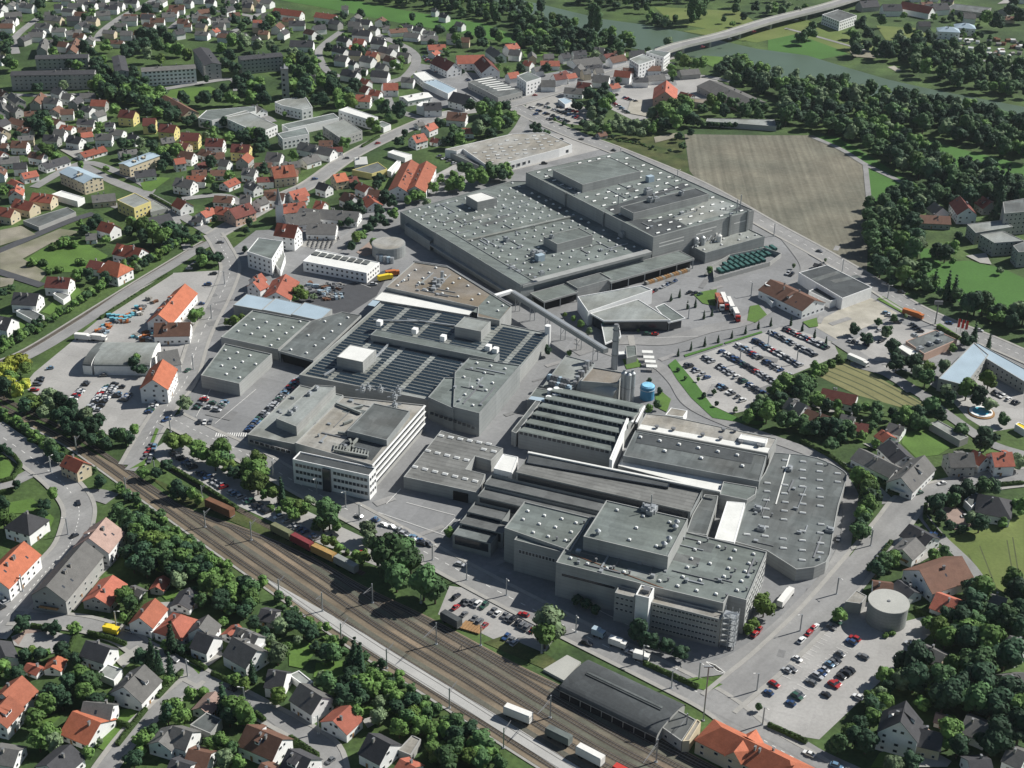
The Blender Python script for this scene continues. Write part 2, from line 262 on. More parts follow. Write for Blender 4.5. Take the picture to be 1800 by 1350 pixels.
for pts in ([(1588, 760), (1625, 754), (1670, 787), (1650, 800), (1610, 805), (1585, 780)], [(1497, 760), (1530, 748), (1540, 752), (1512, 780)], [(1700, 1180), (1740, 1130), (1760, 1140), (1700, 1235), (1680, 1225)],
            [(1545, 1325), (1590, 1305), (1600, 1330), (1570, 1350), (1530, 1350)], [T(16, 1090, 800), T(16, 1180, 620), T(16, 1350, 530), T(16, 1380, 600), T(16, 1330, 760), T(16, 1130, 900)],
            [(300, 158), (370, 152), (385, 160), (340, 178), (290, 172)], [(70, 440), (130, 415), (190, 450), (160, 480), (90, 478), (40, 460)], [T(5, 290, 830), T(5, 380, 750), T(5, 440, 780), T(5, 350, 850)], [T(5, 20, 960), T(5, 120, 890), T(5, 190, 920), T(5, 40, 1030)],
            [T(5, 480, 690), T(5, 540, 650), T(5, 570, 690), T(5, 510, 750)], [T(9, 210, 1010), T(9, 350, 930), T(9, 380, 960), T(9, 330, 1080), T(9, 220, 1100)], [T(9, 70, 850), T(9, 230, 820), T(9, 280, 880), T(9, 220, 920), T(9, 60, 930)],
            [T(9, 0, 520), T(9, 60, 560), T(9, 90, 600), T(9, 60, 690), T(9, 0, 700)], [T(13, 640, 1110), T(13, 830, 1060), T(13, 900, 1090), T(13, 720, 1230), T(13, 650, 1190)], [T(13, 720, 960), T(13, 1010, 930), T(13, 1030, 960), T(13, 900, 1050), T(13, 760, 1010)],
            [T(13, 260, 1040), T(13, 400, 970), T(13, 420, 1000), T(13, 320, 1090)], [T(14, 230, 480), T(14, 330, 450), T(14, 430, 520), T(14, 330, 660), T(14, 230, 640)], [T(14, 420, 620), T(14, 640, 600), T(14, 640, 760), T(14, 540, 720), T(14, 400, 720)],
            [T(14, 0, 330), T(14, 90, 350), T(14, 60, 440), T(14, 0, 440)], [T(14, 720, 940), T(14, 840, 880), T(14, 850, 960), T(14, 740, 990)], [T(13, 1110, 130), T(13, 1240, 110), T(13, 1260, 150), T(13, 1160, 180)], [T(13, 1390, 700), T(13, 1250, 560), T(13, 1400, 600), T(13, 1420, 640)],
            [T(13, 1080, 760), T(13, 1250, 680), T(13, 1280, 710), T(13, 1130, 860)], [T(3, 60, 350), T(3, 240, 345), T(3, 250, 390), T(3, 90, 400)], [T(3, 1330, 390), T(3, 1480, 400), T(3, 1500, 440), T(3, 1400, 470), T(3, 1320, 430)],
            [T(7, 1260, 700), T(7, 1430, 670), T(7, 1420, 790), T(7, 1330, 770)], [T(7, 1660, 790), T(7, 1720, 780), T(7, 1780, 850), T(7, 1700, 905), T(7, 1640, 890)], [T(7, 770, 1160), T(7, 870, 1150), T(7, 910, 1210), T(7, 800, 1230)],
            [T(11, 1000, 90), T(11, 1050, 80), T(11, 1110, 130), T(11, 1080, 220), T(11, 1000, 180)], [T(8, 240, 900), T(8, 340, 870), T(8, 350, 930), T(8, 290, 940)], [T(8, 760, 740), T(8, 800, 720), T(8, 980, 830), T(8, 960, 850)],
            [T(8, 1170, 920), T(8, 1200, 910), T(8, 1370, 1020), T(8, 1340, 1030)], [T(15, 1190, 740), T(15, 1290, 720), T(15, 1470, 770), T(15, 1370, 820), T(15, 1300, 800)], [T(1, 980, 1280), T(1, 1110, 1240), T(1, 1190, 1245), T(1, 1060, 1340), T(1, 1000, 1330)],
            [T(9, 1000, 560), T(9, 1090, 330), T(9, 1110, 340), T(9, 1010, 590), T(9, 900, 620)]):
    patch('lawn', pts, M['lawn'])
patch('verge', [T(7, 1090, 1200), T(7, 1140, 1160), T(7, 1290, 1340), T(11, 1400, 180), T(11, 1600, 270), T(11, 1787, 290), T(11, 1700, 310), T(11, 1400, 260), T(11, 1250, 120), T(11, 1150, -10)], M['meadow'])
patch('verge', [T(7, 1200, 1130), T(7, 1470, 1050), T(7, 1475, 1060), T(7, 1210, 1145)], M['meadow']); patch('verge', [T(7, 1480, 1045), T(7, 1740, 965), T(7, 1750, 975), T(7, 1490, 1055)], M['meadow'])
patch('hedge_bank', [(1380, 690), (1400, 660), (1480, 628), (1495, 632), (1425, 656), (1500, 694), (1612, 725), (1600, 740), (1480, 720), (1380, 735), (1340, 725)], M['grass'])
patch('bare_plot', [T(5, 0, 420), T(5, 300, 300), T(5, 420, 250), T(5, 560, 270), T(5, 340, 360), T(5, 160, 460), T(5, 330, 560), T(5, 280, 620), T(5, 0, 530)], M['soil'])
patch('bare_plot', [T(5, 0, 260), T(5, 150, 230), T(5, 250, 290), T(5, 0, 370)], M['soil']); patch('bare_plot', [T(5, 0, 590), T(5, 100, 600), T(5, 90, 640), T(5, 0, 660)], M['soil'])
patch('bare_plot', [T(3, 830, 700), T(3, 1000, 700), T(3, 960, 820), T(3, 800, 790)], M['gravel'])
patch('bare_plot', [T(3, 990, 960), T(3, 1150, 930), T(3, 1190, 950), T(3, 1000, 1000)], M['soil'])
patch('paved_square', [T(13, 80, 440), T(13, 250, 370), T(13, 520, 440), T(13, 480, 540), T(13, 330, 560), T(13, 100, 500)], M['lot'])
patch('paved_corner', [T(13, 80, 450), T(13, 210, 375), T(13, 370, 400), T(13, 180, 420), T(13, 130, 500)], M['pinkpave'])
patch('paved_drive', [T(12, 1190, 880), T(12, 1330, 890), T(12, 1430, 960), T(12, 1450, 1010), T(12, 1300, 1040), T(12, 1220, 960)], M['pinkpave'])
for pts in ([T(9, 720, 1290), T(9, 820, 1250), T(13, 470, 250), T(13, 500, 60)], [T(13, 480, 230), T(13, 620, 60), T(13, 700, 30), T(13, 520, 260)], [T(13, 800, 600), T(13, 960, 500), T(13, 1010, 540), T(13, 860, 660)], [T(13, 990, 880), T(13, 1120, 870), T(13, 1040, 950), T(13, 970, 940)],
            [T(13, 1380, 630), T(13, 1540, 530), T(13, 1560, 570), T(13, 1450, 650)], [T(13, 1120, 200), T(13, 1380, 190), T(13, 1380, 240), T(13, 1130, 330)], [T(14, 300, 1000), T(14, 430, 920), T(14, 480, 960), T(14, 380, 1040)], [T(16, 1010, 1290), T(16, 1140, 1230), T(16, 1280, 1310), T(16, 1250, 1350), T(16, 990, 1350)],
            [T(12, 980, 1240), T(12, 1170, 1170), T(12, 1220, 1180), T(12, 1030, 1290)], [T(12, 320, 150), T(12, 480, 210), T(12, 450, 230), T(12, 300, 180)], [T(12, 660, 440), T(12, 790, 440), T(12, 760, 490)], [T(4, 1650, 0), T(4, 1787, 0), T(4, 1787, 20), T(4, 1600, 30)],
            [T(14, 740, 1020), T(14, 900, 970), T(14, 900, 1010), T(14, 780, 1080)], [T(1, 420, 1050), T(1, 520, 1020), T(1, 640, 1100), T(1, 560, 1130)], [T(8, 1380, 440), T(8, 1520, 420), T(8, 1560, 500), T(8, 1480, 490)]):
    patch('driveway', pts, M['pave'])
patch('loose_ground', [T(4, 560, 350), T(4, 740, 370), T(4, 750, 410), T(4, 600, 400)], M['soil'])
# river
RV = [(860, -12), (960, 10), (1060, 34), (1135, 44), (1200, 56), (1250, 68), (1330, 86), (1420, 98), (1465, 112), (1560, 140), (1650, 160), (1810, 190), (1810, 218), (1650, 190), (1545, 172), (1440, 150), (1395, 142), (1300, 122), (1240, 104), (1180, 97), (1110, 85), (1050, 66), (960, 38), (880, 18)]
patch('river', RV, M['water'], z=.24)
patch('gravel_bank', [(1560, 118), (1572, 116), (1585, 124), (1575, 126)], M['gravel'], z=.26)
# roads
road('factory_street', [(300, 735), (360, 765), (430, 797), (520, 848), (640, 912), (760, 978), (870, 1037), (1000, 1104), (1160, 1184), (1262, 1238), (1340, 1300), (1430, 1352), (1500, 1400)], 11, walk=True, dash=True)
road('west_street', [(232, 818), (262, 765), (298, 708), (327, 668), (352, 592), (390, 516), (405, 470), (388, 432), (375, 412)], 9, walk=True, dash=True)
road('branch_line_road', [(-10, 652), (60, 620), (135, 575), (227, 512), (300, 468), (352, 436), (392, 418)], 7.5)
road('north_street', [(375, 415), (440, 378), (500, 345), (543, 325), (601, 284), (639, 262), (702, 232), (752, 211), (790, 200), (850, 192), (905, 182), (960, 165), (1020, 148), (1090, 125), (1150, 108), (1196, 94)], 10, walk=True)
road('square_street', [(140, 288), (201, 320), (262, 345), (330, 385), (375, 412)], 8)
road('ring_road', [(905, 188), (960, 216), (1021, 242), (1089, 267), (1226, 325), (1350, 395), (1438, 443), (1526, 494), (1602, 541), (1677, 575), (1753, 606), (1830, 640)], 12, walk=True, dash=True)
road('works_road', [(1015, 600), (1090, 625), (1150, 640), (1185, 670), (1215, 712), (1290, 748), (1400, 787), (1470, 815), (1530, 855), (1562, 885)], 7)
road('works_yard_road', [(1470, 830), (1496, 880), (1493, 950), (1460, 1015), (1390, 1090), (1330, 1140), (1270, 1172), (1200, 1180)], 8)
road('entry_road', [(1010, 620), (1080, 600), (1170, 600), (1240, 580), (1320, 560), (1400, 500), (1420, 470), (1385, 420)], 9)
road('east_street', [(1262, 1238), (1300, 1206), (1357, 1158), (1435, 1082), (1512, 992), (1566, 925), (1604, 880), (1665, 860), (1740, 846), (1830, 836)], 12, walk=True)
road('field_lane', [(1590, 885), (1614, 900), (1652, 944), (1700, 990), (1730, 1030)], 5)
road('station_road', [(1262, 1240), (1380, 1300), (1440, 1335), (1520, 1372)], 9)
road('west_main_road', [(-20, 752), (63, 811), (110, 850), (138, 890), (134, 930), (118, 965), (83, 1003), (40, 1052), (-20, 1120)], 11, walk=True, dash=True)
road('crossing_road', [(-10, 862), (40, 840), (75, 820)], 7); road('rail_side_road', [(130, 880), (165, 870), (198, 878)], 9)
road('estate_road', [(20, 1085), (80, 1090), (151, 1098), (214, 1118), (252, 1143), (302, 1166), (352, 1191), (403, 1219), (450, 1244), (525, 1284), (576, 1320), (590, 1370)], 7, walk=True)
road('estate_lane', [(345, 1192), (292, 1235), (239, 1282), (186, 1350), (170, 1380)], 5.5, walk=True)
for pts, wd in (([(28, 95), (27, 66), (73, 28)], 6), ([(169, 73), (180, 55), (214, 30), (257, 8), (275, -4)], 6), ([(300, 50), (330, 30), (380, 20), (450, 30)], 5.5), ([(0, 166), (60, 168), (150, 166)], 5), ([(240, 165), (300, 155), (360, 145), (410, 140), (418, 160)], 6), ([(405, 60), (440, 35), (460, 20)], 5),
                ([(601, 55), (570, 78), (560, 95), (575, 125), (600, 135)], 5.5), ([(660, 60), (717, 86), (732, 108), (712, 136), (680, 150), (690, 190), (752, 211)], 7), ([(196, 365), (264, 335), (200, 300), (141, 288), (60, 330)], 6), ([(320, 350), (400, 345), (440, 378)], 5), ([(640, 395), (600, 430), (560, 460)], 7), ([(620, 370), (690, 345), (740, 330), (830, 290), (900, 240), (925, 205)], 7),
                ([(330, 440), (300, 370), (270, 350)], 4), ([(1180, 110), (1170, 130), (1240, 135), (1290, 145)], 6), ([(1560, 100), (1440, 66), (1380, 50)], 3), ([(1660, 85), (1720, 105), (1800, 118)], 3.5), ([(1640, 60), (1660, 80), (1700, 95)], 3), ([(1430, 242), (1480, 264), (1522, 290), (1590, 323)], 3.5), ([(1521, 290), (1528, 358)], 2.5), ([(1625, 700), (1680, 740), (1740, 780), (1800, 800)], 5), ([(1620, 640), (1500, 640), (1560, 660), (1600, 690)], 3),
                ([(1470, 600), (1540, 645), (1630, 700)], 6), ([(255, 790), (235, 820), (228, 828)], 4), ([(440, 1230), (455, 1240), (500, 1275)], 4), ([(270, 215), (300, 235), (350, 250)], 4), ([(360, 200), (400, 215), (460, 205), (480, 215)], 5)):
    road('lane', pts, wd+1.2)
patch('verge', [T(12, 650, 660), T(12, 720, 700), T(12, 800, 800), T(12, 790, 900), T(12, 700, 1030), T(12, 600, 1190), T(12, 568, 1230), T(12, 590, 1080), T(12, 640, 850)], M['grass'], z=.30)
road('new_road', [(-10, 446), (113, 393), (165, 376)], 6.5, m_='darkroad'); road('new_road', [(-10, 476), (35, 490), (75, 503)], 6, m_='darkroad')
b = MB(); rg_ = random.Random(5)
for i in range(150):
    x = rg_.uniform(330, 1500); y = rg_.uniform(420, 1150); p = at(x, y)
    if y > 790+(x-430)*.52: continue
    a_ = rg_.choice((HS, HA, HS+1.57)); b.box((p[0], p[1], .225+i*.0003), (rg_.uniform(3, 16), rg_.uniform(1.2, 6), .002), a_, rg_.choice((0, 0, 1)))
b.obj('tar_patch', [mat('tar_patch', (.19, .19, .187), var=.1), mat('tar_patch_pale', (.275, .27, .26), var=.1)])['kind'] = 'structure'
b = MB()
for a, c in ((T(10, 910, 860), T(10, 1010, 755)), (T(10, 1290, 1060), T(10, 1400, 950)), (T(10, 1330, 1065), T(10, 1440, 950)), (T(10, 800, 900), T(10, 1350, 1090)), (T(10, 1050, 850), T(10, 1390, 940)), (T(6, 640, 600), T(6, 800, 660)), (T(9, 1500, 300), T(9, 1787, 60)), (T(7, 1000, 1010), T(7, 1300, 1000)), (T(9, 1370, 250), T(9, 1470, 60)), (T(15, 400, 150), T(15, 1100, 500))):
    ribbon_mb(b, [at(*a), at(*c)], .22, .3)
b.obj('yard_line', M['white'])['kind'] = 'structure'
# zebra crossings
b = MB(); c0 = at(380, 765); c1 = at(432, 765)
for i in range(14):
    p = c0+(c1-c0)*i/13; b.box((p[0], p[1], ROADZ+.1), (.5, 3.5, .01))
b.obj('zebra_crossing', M['white'])['kind'] = 'structure'
b = MB(); c0 = at(1250, 1168); c1 = at(1268, 1182)
for i in range(7):
    p = c0+(c1-c0)*i/6; b.box((p[0], p[1], ROADZ+.12), (.7, 4, .01), R_(60))
b.obj('zebra_crossing', M['white'])['kind'] = 'structure'
# bay lines of the car parks
b = MB()
for a, c, n in (((1378, 577), (1455, 612), 20), ((1352, 582), (1434, 625), 20), ((1325, 597), (1408, 643), 20), ((1290, 602), (1388, 660), 22), ((1262, 614), (1366, 674), 24), ((1236, 626), (1342, 692), 24), ((1206, 640), (1312, 708), 24), ((1380, 1190), (1480, 1085), 16), ((1404, 1215), (1500, 1125), 14)):
    A, C = at(*a), at(*c); d = (C-A)/np.linalg.norm(C-A); nn = np.array([-d[1], d[0]])
    for i in range(n+1):
        p = A+(C-A)*i/n; ribbon_mb(b, [p-nn*2.4, p+nn*2.4], .14, .21)
b.obj('bay_marking', M['white'])['kind'] = 'structure'
# ---------------------------------------------------------------- railway
BL = wpath([(-40, 700), (0, 722), (100, 774), (150, 806), (260, 885), (400, 985), (500, 1055), (625, 1143), (760, 1228), (900, 1318), (1000, 1380), (1090, 1430), (1200, 1490), (1330, 1560)])
BR = wpath([(-40, 694), (0, 714), (100, 764), (162, 795), (250, 845), (330, 893), (430, 928), (530, 968), (640, 1030), (760, 1088), (900, 1163), (1020, 1222), (1215, 1325), (1320, 1380), (1450, 1450), (1600, 1530)])
b = MB(); P = BL+BR[::-1]; b.add([(p[0], p[1], .16) for p in P], [tuple(range(len(P)))]); b.obj('rail_bed', M['ballast'])['kind'] = 'structure'
def resample(W, n):
    W = np.array(W); d = np.r_[0, np.cumsum(np.linalg.norm(np.diff(W, axis=0), axis=1))]; s = np.linspace(0, d[-1], n); return np.c_[np.interp(s, d, W[:, 0]), np.interp(s, d, W[:, 1])]
NS = 90; LB = resample(BL, NS)
# distance from the lower edge of the bed to its upper edge, square across the tracks
RB = np.array(resample(BR, 600)); wid = []
for i in range(NS):
    t = LB[min(i+1, NS-1)]-LB[max(i-1, 0)]; t /= np.linalg.norm(t); nrm = np.array([-t[1], t[0]]); v = RB-LB[i]; k = np.argmin(np.abs(v@t)); wid.append(v[k]@nrm)
wid = np.array(wid)
sleep = MB(); rails = MB(); plat = MB()
NT = 9; off0 = 3.0
for k in range(NT):
    seg = []
    for i in range(NS):
        o_ = off0+4.9*k+(2.2 if k >= 2 else 0)
        if o_ > wid[i]-1.5 and k > 1:
            if seg: pass
            o_ = max(wid[i]-2.0, off0)
            if off0+4.9*(k-1) > wid[i]: continue
        t = LB[min(i+1, NS-1)]-LB[max(i-1, 0)]; t /= np.linalg.norm(t); seg.append(LB[i]+np.array([-t[1], t[0]])*o_)
    if len(seg) > 3:
        ribbon_mb(sleep, seg, 2.7, .20+.003*k)
        for s_ in (-.72, .72): ribbon_mb(rails, seg, .16, .33+.001*k, off=s_, h=.12)
for k in range(8):           # ground between the tracks: oiled, gravelled or overgrown
    st = MB(); seg = []
    for i in range(NS):
        o_ = off0+2.45+4.9*k+(2.2 if k >= 2 else 0)
        if o_ > wid[i]-4: continue
        t = LB[min(i+1, NS-1)]-LB[max(i-1, 0)]; t /= np.linalg.norm(t); seg.append(LB[i]+np.array([-t[1], t[0]])*o_)
    if len(seg) > 3: ribbon_mb(st, seg, 2.0, .178+.002*k); st.obj('track_margin', mat('track_margin', ((.20, .16, .115), (.12, .115, .095), (.24, .185, .13), (.115, .118, .09), (.22, .165, .12), (.16, .15, .115), (.10, .12, .07), (.17, .155, .125))[k], var=.22, scale=.07, fine=1.3, col2=(.11, .11, .085), scale2=.03))['kind'] = 'structure'
patch('track_verge', [(300, 850), (400, 893), (480, 930), (560, 975), (545, 978), (470, 945), (380, 905), (300, 862)], M['scrub'], z=.2)
patch('track_verge', [(262, 838), (330, 868), (420, 905), (400, 912), (320, 885)], M['scrub'], z=.205)
patch('track_verge', [(885, 1118), (960, 1150), (1005, 1180), (960, 1178), (850, 1130)], M['scrub'], z=.2)
sleep.obj('track_bed', M['track'])['kind'] = 'structure'
rails.obj('rails', M['rail'])['kind'] = 'structure'
PL = wpath([(463, 1014), (540, 1058), (640, 1115), (760, 1190), (880, 1262), (1010, 1345), (1050, 1375)]); 
b = MB(); n = len(PL); A = [PL[i] for i in range(n)]; wds = [1.0+4.4*min(1, i/(n*.25)) for i in range(n)]
B_ = [A[i]+np.array([(A[min(i+1, n-1)]-A[max(i-1, 0)])[1], -(A[min(i+1, n-1)]-A[max(i-1, 0)])[0]])/np.linalg.norm(A[min(i+1, n-1)]-A[max(i-1, 0)])*wds[i] for i in range(n)]
b.add([(p[0], p[1], .27) for p in A]+[(p[0], p[1], .27) for p in B_]+[(p[0], p[1], .16) for p in B_]+[(p[0], p[1], .16) for p in A], [(n+i, n+i+1, i+1, i) for i in range(n-1)]+[(2*n+i, 2*n+i+1, n+i+1, n+i) for i in range(n-1)]+[(i, i+1, 3*n+i+1, 3*n+i) for i in range(n-1)])
b.obj('loading_platform', M['platform'])['kind'] = 'structure'
b = MB(); ribbon_mb(b, BL, 1.0, .24, off=-.7); b.obj('cable_trough', M['pave'])['kind'] = 'structure'
b = MB(); Wb = wpath([(-10, 640), (50, 614), (161, 546), (240, 497), (318, 450), (360, 425)]); ribbon_mb(b, Wb, 5, .18); b.obj('branch_line_bed', M['pave'])['kind'] = 'structure'
b = MB(); ribbon_mb(b, Wb, 2.6, .2); b.obj('branch_line_sleepers', M['track'])['kind'] = 'structure'
b = MB(); [ribbon_mb(b, Wb, .16, .3, off=s_, h=.1) for s_ in (-.72, .72)]; b.obj('branch_line_rails', M['rail'])['kind'] = 'structure'
b = MB(); Ws = wpath([(300, 825), (380, 872), (470, 925), (560, 968), (640, 1010)]); ribbon_mb(b, Ws, 2.6, .225); b.obj('siding', M['track'])['kind'] = 'structure'
# ================================================================ THE WORKS
def loc(hd, x, y, z):
    p = at(x, y, z); return np.array([p[0]*math.cos(hd)+p[1]*math.sin(hd), -p[0]*math.sin(hd)+p[1]*math.cos(hd)])
def unl(hd, u, v): return (u*math.cos(hd)-v*math.sin(hd), u*math.sin(hd)+v*math.cos(hd))
def frect(hd, P, Q, z):
    """rectangle square to a heading from two opposite roof corners"""
    a = loc(hd, *P, z); c = loc(hd, *Q, z); u0, u1 = sorted((a[0], c[0])); v0, v1 = sorted((a[1], c[1]))
    return [unl(hd, u0, v0), unl(hd, u1, v0), unl(hd, u1, v1), unl(hd, u0, v1)]
def fpoly(pts, z): 
    P = [tuple(at(*p, z)) for p in pts]
    if sum(P[i-1][0]*P[i][1]-P[i][0]*P[i-1][1] for i in range(len(P))) < 0: P = P[::-1]
    return P
def inset(P, d):
    out = []; n = len(P)
    for i in range(n):
        a, p, c = np.array(P[i-1]), np.array(P[i]), np.array(P[(i+1) % n]); e1 = (p-a)/np.linalg.norm(p-a); e2 = (c-p)/np.linalg.norm(c-p)
        n1 = np.array([-e1[1], e1[0]]); n2 = np.array([-e2[1], e2[0]]); q = n1+n2; q = q/max(q@n1, .35); out.append(tuple(p+q*d))
    return out
EPS = [0.0]
def vol(b, P, z0, z1, par=.5, wm=0, rm=1, cap=None):
    """walls, a parapet and a sunk roof; material slots: wall, roof"""
    EPS[0] = (EPS[0]+.007) % .15; z1 = z1+EPS[0]; n = len(P); FOOT.append([tuple(q) for q in P]); I = inset(P, .35)
    vs = [(p[0], p[1], z0) for p in P]+[(p[0], p[1], z1) for p in P]+[(p[0], p[1], z1) for p in I]+[(p[0], p[1], z1-par) for p in I]
    b.add(vs, [(i, (i+1) % n, n+(i+1) % n, n+i) for i in range(n)]+[(2*n+i, 2*n+(i+1) % n, 3*n+(i+1) % n, 3*n+i) for i in range(n)], wm)
    b.add(vs, [(n+i, n+(i+1) % n, 2*n+(i+1) % n, 2*n+i) for i in range(n)], wm if cap is None else cap)
    b.add([(p[0], p[1], z1-par) for p in I], [tuple(range(n))], rm); return z1-par
def building(name, label, P, z1, wall='w_fac', roof='r_flat', par=.5, cat='building', z0=0):
    b = MB(); zr = vol(b, P, z0, z1, par); o = b.obj(name, [M[wall], M[roof]]); o['label'] = label; o['category'] = cat; o['_zr'] = zr; return o
def part(name, parent, P, z0, z1, wall='w_fac', roof='r_flat', par=.35):
    b = MB(); zr = vol(b, P, z0, z1, par); return b.obj(name, [M[wall], M[roof]], parent)
def sheet(name, parent, P, z, m_, kind=None):
    b = MB(); b.add([(p[0], p[1], z) for p in P], [tuple(range(len(P)))]); o = b.obj(name, M[m_], parent)
    return o
def inside(P, x, y):
    c = False; n = len(P)
    for i in range(n):
        a, d = P[i-1], P[i]
        if (a[1] > y) != (d[1] > y) and x < (d[0]-a[0])*(y-a[1])/(d[1]-a[1])+a[0]: c = not c
    return c
b = MB(); b.box((0, 0, -.05), (1.9, 1.9, .45), 0, 1); b.add([(-.8, -.8, .4), (.8, -.8, .4), (.8, .8, .4), (-.8, .8, .4), (-.45, -.45, .95), (.45, -.45, .95), (.45, .45, .95), (-.45, .45, .95)], [(0, 1, 5, 4), (1, 2, 6, 5), (2, 3, 7, 6), (3, 0, 4, 7), (4, 5, 6, 7)]); DOME = b.mesh('skylight', [M['sky'], M['steel']])
b = MB(); b.box((0, 0, -.05), (3.6, 1.5, .4), 0, 1); b.add([(-1.7, -.7, .35), (1.7, -.7, .35), (1.7, .7, .35), (-1.7, .7, .35), (-1.5, -.2, .8), (1.5, -.2, .8), (1.5, .2, .8), (-1.5, .2, .8)], [(0, 1, 5, 4), (1, 2, 6, 5), (2, 3, 7, 6), (3, 0, 4, 7), (4, 5, 6, 7)]); LDOME = b.mesh('skylight', [M['sky'], M['steel']])
b = MB(); b.cyl((0, 0, -.1), .35, .3, 1.3, 8); b.cyl((0, 0, 1.2), .6, .5, .35, 8); VENT = b.mesh('roof_vent', M['steel'])
b = MB(); b.box((0, 0, -.1), (2.6, 1.8, 1.6)); b.box((.2, .1, 1.5), (1.5, 1.2, .5)); b.cyl((-.9, 0, 1.5), .3, .3, 1.0, 8); UNIT = b.mesh('roof_unit', M['metal'])
def skylights(parent, hd, P, z, sx, sy, holes=(), drop=.08, me=None, margin=2.5, vents=0.0, jit=.0, rot=0.0, lim=100):
    Q = [(p[0]*math.cos(hd)+p[1]*math.sin(hd), -p[0]*math.sin(hd)+p[1]*math.cos(hd)) for p in inset(P, margin)]
    us = [q[0] for q in Q]; vs = [q[1] for q in Q]; pts = []
    nu = max(1, int((max(us)-min(us))/sx)); nv = max(1, int((max(vs)-min(vs))/sy)); ou = ((max(us)-min(us))-nu*sx)/2+sx*0; ov = ((max(vs)-min(vs))-nv*sy)/2
    for i in range(nu+1):
        for j in range(nv+1):
            u = min(us)+ou+i*sx+random.uniform(-jit, jit); v = min(vs)+ov+j*sy+random.uniform(-jit, jit)
            if inside(Q, u, v) and random.random() > drop:
                X, Y = unl(hd, u, v)
                if not any(inside(h, X, Y) for h in holes): pts.append((X, Y))
    pts.sort(key=lambda p: p[1]); mb = MB(); me = me or DOME; nreal = parent.get('_n', 0)
    for X, Y in pts:
        if nreal < lim: inst('skylight', me, (X, Y, z), hd+rot, parent, (.8, .8, .9)); nreal += 1
        else: mb.box((X, Y, z-.05), (1.4, 1.4, .4), hd); mb.box((X, Y, z+.35), (.9, .9, .4), hd)
        if random.random() < vents: inst('roof_vent', VENT, (X+random.uniform(2, 4), Y+random.uniform(-2, 2), z), hd, parent)
    parent['_n'] = nreal
    if mb.v: o = mb.obj('skylights', M['sky'], parent); o['kind'] = 'stuff'
def scatter(name, me, parent, pxs, z, hd=0.0, sc=(1, 1, 1)):
    for p in pxs:
        q = at(*p, z); inst(name, me, (q[0], q[1], z), hd+random.choice((0, 1.57)), parent, sc)
def I2(u, v): return 680+u/2.571, 230+v/2.571      # enlarged views used for measuring
def I3(u, v): return 420+u/3.214, 480+v/3.214
def I1(u, v): return 870+u/3.6, 860+v/3.6
def T6(u, v): return T(6, u, v)
def T7(u, v): return T(7, u, v)
def T10(u, v): return T(10, u, v)
def T11(u, v): return T(11, u, v)
# ---- big hall, low part
Pl = fpoly([(703.3, 372), (915.3, 500.3), (1145, 441), (935, 318), (898, 318)], 10.5)
low = building('assembly_hall', 'vast low grey assembly hall with hundreds of white skylights on its flat roof', Pl, 10.5, 'w_fac2', 'r_flat')
zr = low['_zr']
# ---- big hall, high part
Ph = frect(HA, (1148.7, 416.7), (1094, 264.5), 19); high = building('high_hall', 'tall grey windowless hall rising behind the vast low one, beside the brown field', Ph, 19, 'w_fac', 'r_flat'); zh = high['_zr']
q1 = frect(HA, I2(885, 243), I2(1010, 118), 24); part('penthouse', high, q1, zh-.1, 24, 'w_fac', 'r_flat')
q2 = frect(HA, I2(1115, 372), I2(1395, 258), 23.2); part('penthouse', high, q2, zh-.1, 23.2, 'w_fac', 'r_dark')
d1 = fpoly([I2(985, 350), I2(1208, 478), I2(1360, 432), I2(1290, 395), I2(1115, 400), I2(1050, 345), I2(1380, 250), I2(1340, 235)], zh+.03)
sheet('dark_roofing', high, d1, zh+.03, 'r_dark'); sheet('dark_roofing', high, fpoly([I2(1555, 365), I2(1600, 333), I2(1640, 352), I2(1625, 362)], zh+.03), zh+.035, 'r_dark')
sheet('pale_roofing', high, fpoly([I2(1300, 395), I2(1350, 425), I2(1545, 370), I2(1560, 330), I2(1470, 300)], zh+.03), zh+.04, 'r_flat2')
skylights(high, HA, Ph, zh, 8.3, 8.6, (q1, q2), .1, LDOME, 3, .08, .5)
for pts, h_ in ((((I2(1045, 330)), 7), ((I2(1150, 380)), 5), ((I2(1590, 360)), 9), ((I2(1600, 370)), 8)) and [(I2(1045, 335), 8), (I2(1580, 372), 9), (I2(1597, 350), 9)]):
    p = at(*pts, zh); b = MB(); b.cyl((p[0], p[1], zh-.2), .35, .3, h_, 8); b.obj('exhaust_stack', M['metal'], high)
for pts, s_ in ((I2(1060, 225), 1.6), (I2(1180, 285), 1.9), (I2(1190, 320), 1.5), (I2(1215, 318), 1.5), (I2(1330, 290), 1.2)): scatter('roof_unit', UNIT, high, [pts], zh if s_ != 1.5 and s_ != 1.2 else 22.9, HA, (s_, s_, s_))
# fins and bands on the lit long wall
def wallpt(hd, P, Q, z, t): a = np.array(P); c = np.array(Q); return a+(c-a)*t
A0, A1 = np.array(Ph[0]), np.array(Ph[1])
dA = (A1-A0)/np.linalg.norm(A1-A0); LA = np.linalg.norm(A1-A0); nA = np.array([dA[1], -dA[0]])
b = MB()
for t0, t1, z in ((.06, .30, 13.5), (.06, .30, 11.4), (.46, .62, 14.5), (.42, .58, 12.8), (.80, .95, 13.2)):
    a = A0+dA*LA*t0+nA*.03; c = A0+dA*LA*t1+nA*.03; b.add([(a[0], a[1], z), (c[0], c[1], z), (c[0], c[1], z+.7), (a[0], a[1], z+.7)], [(0, 1, 2, 3)])
b.obj('window_band', M['white'], high)
for t in (.75, .93):
    a = A0+dA*LA*t+nA*.5; b = MB(); b.box((a[0], a[1], 3), (1.2, 1.0, 17.5), HA); b.obj('air_duct', M['w_fac2'], high)
W0 = np.array(Ph[3])
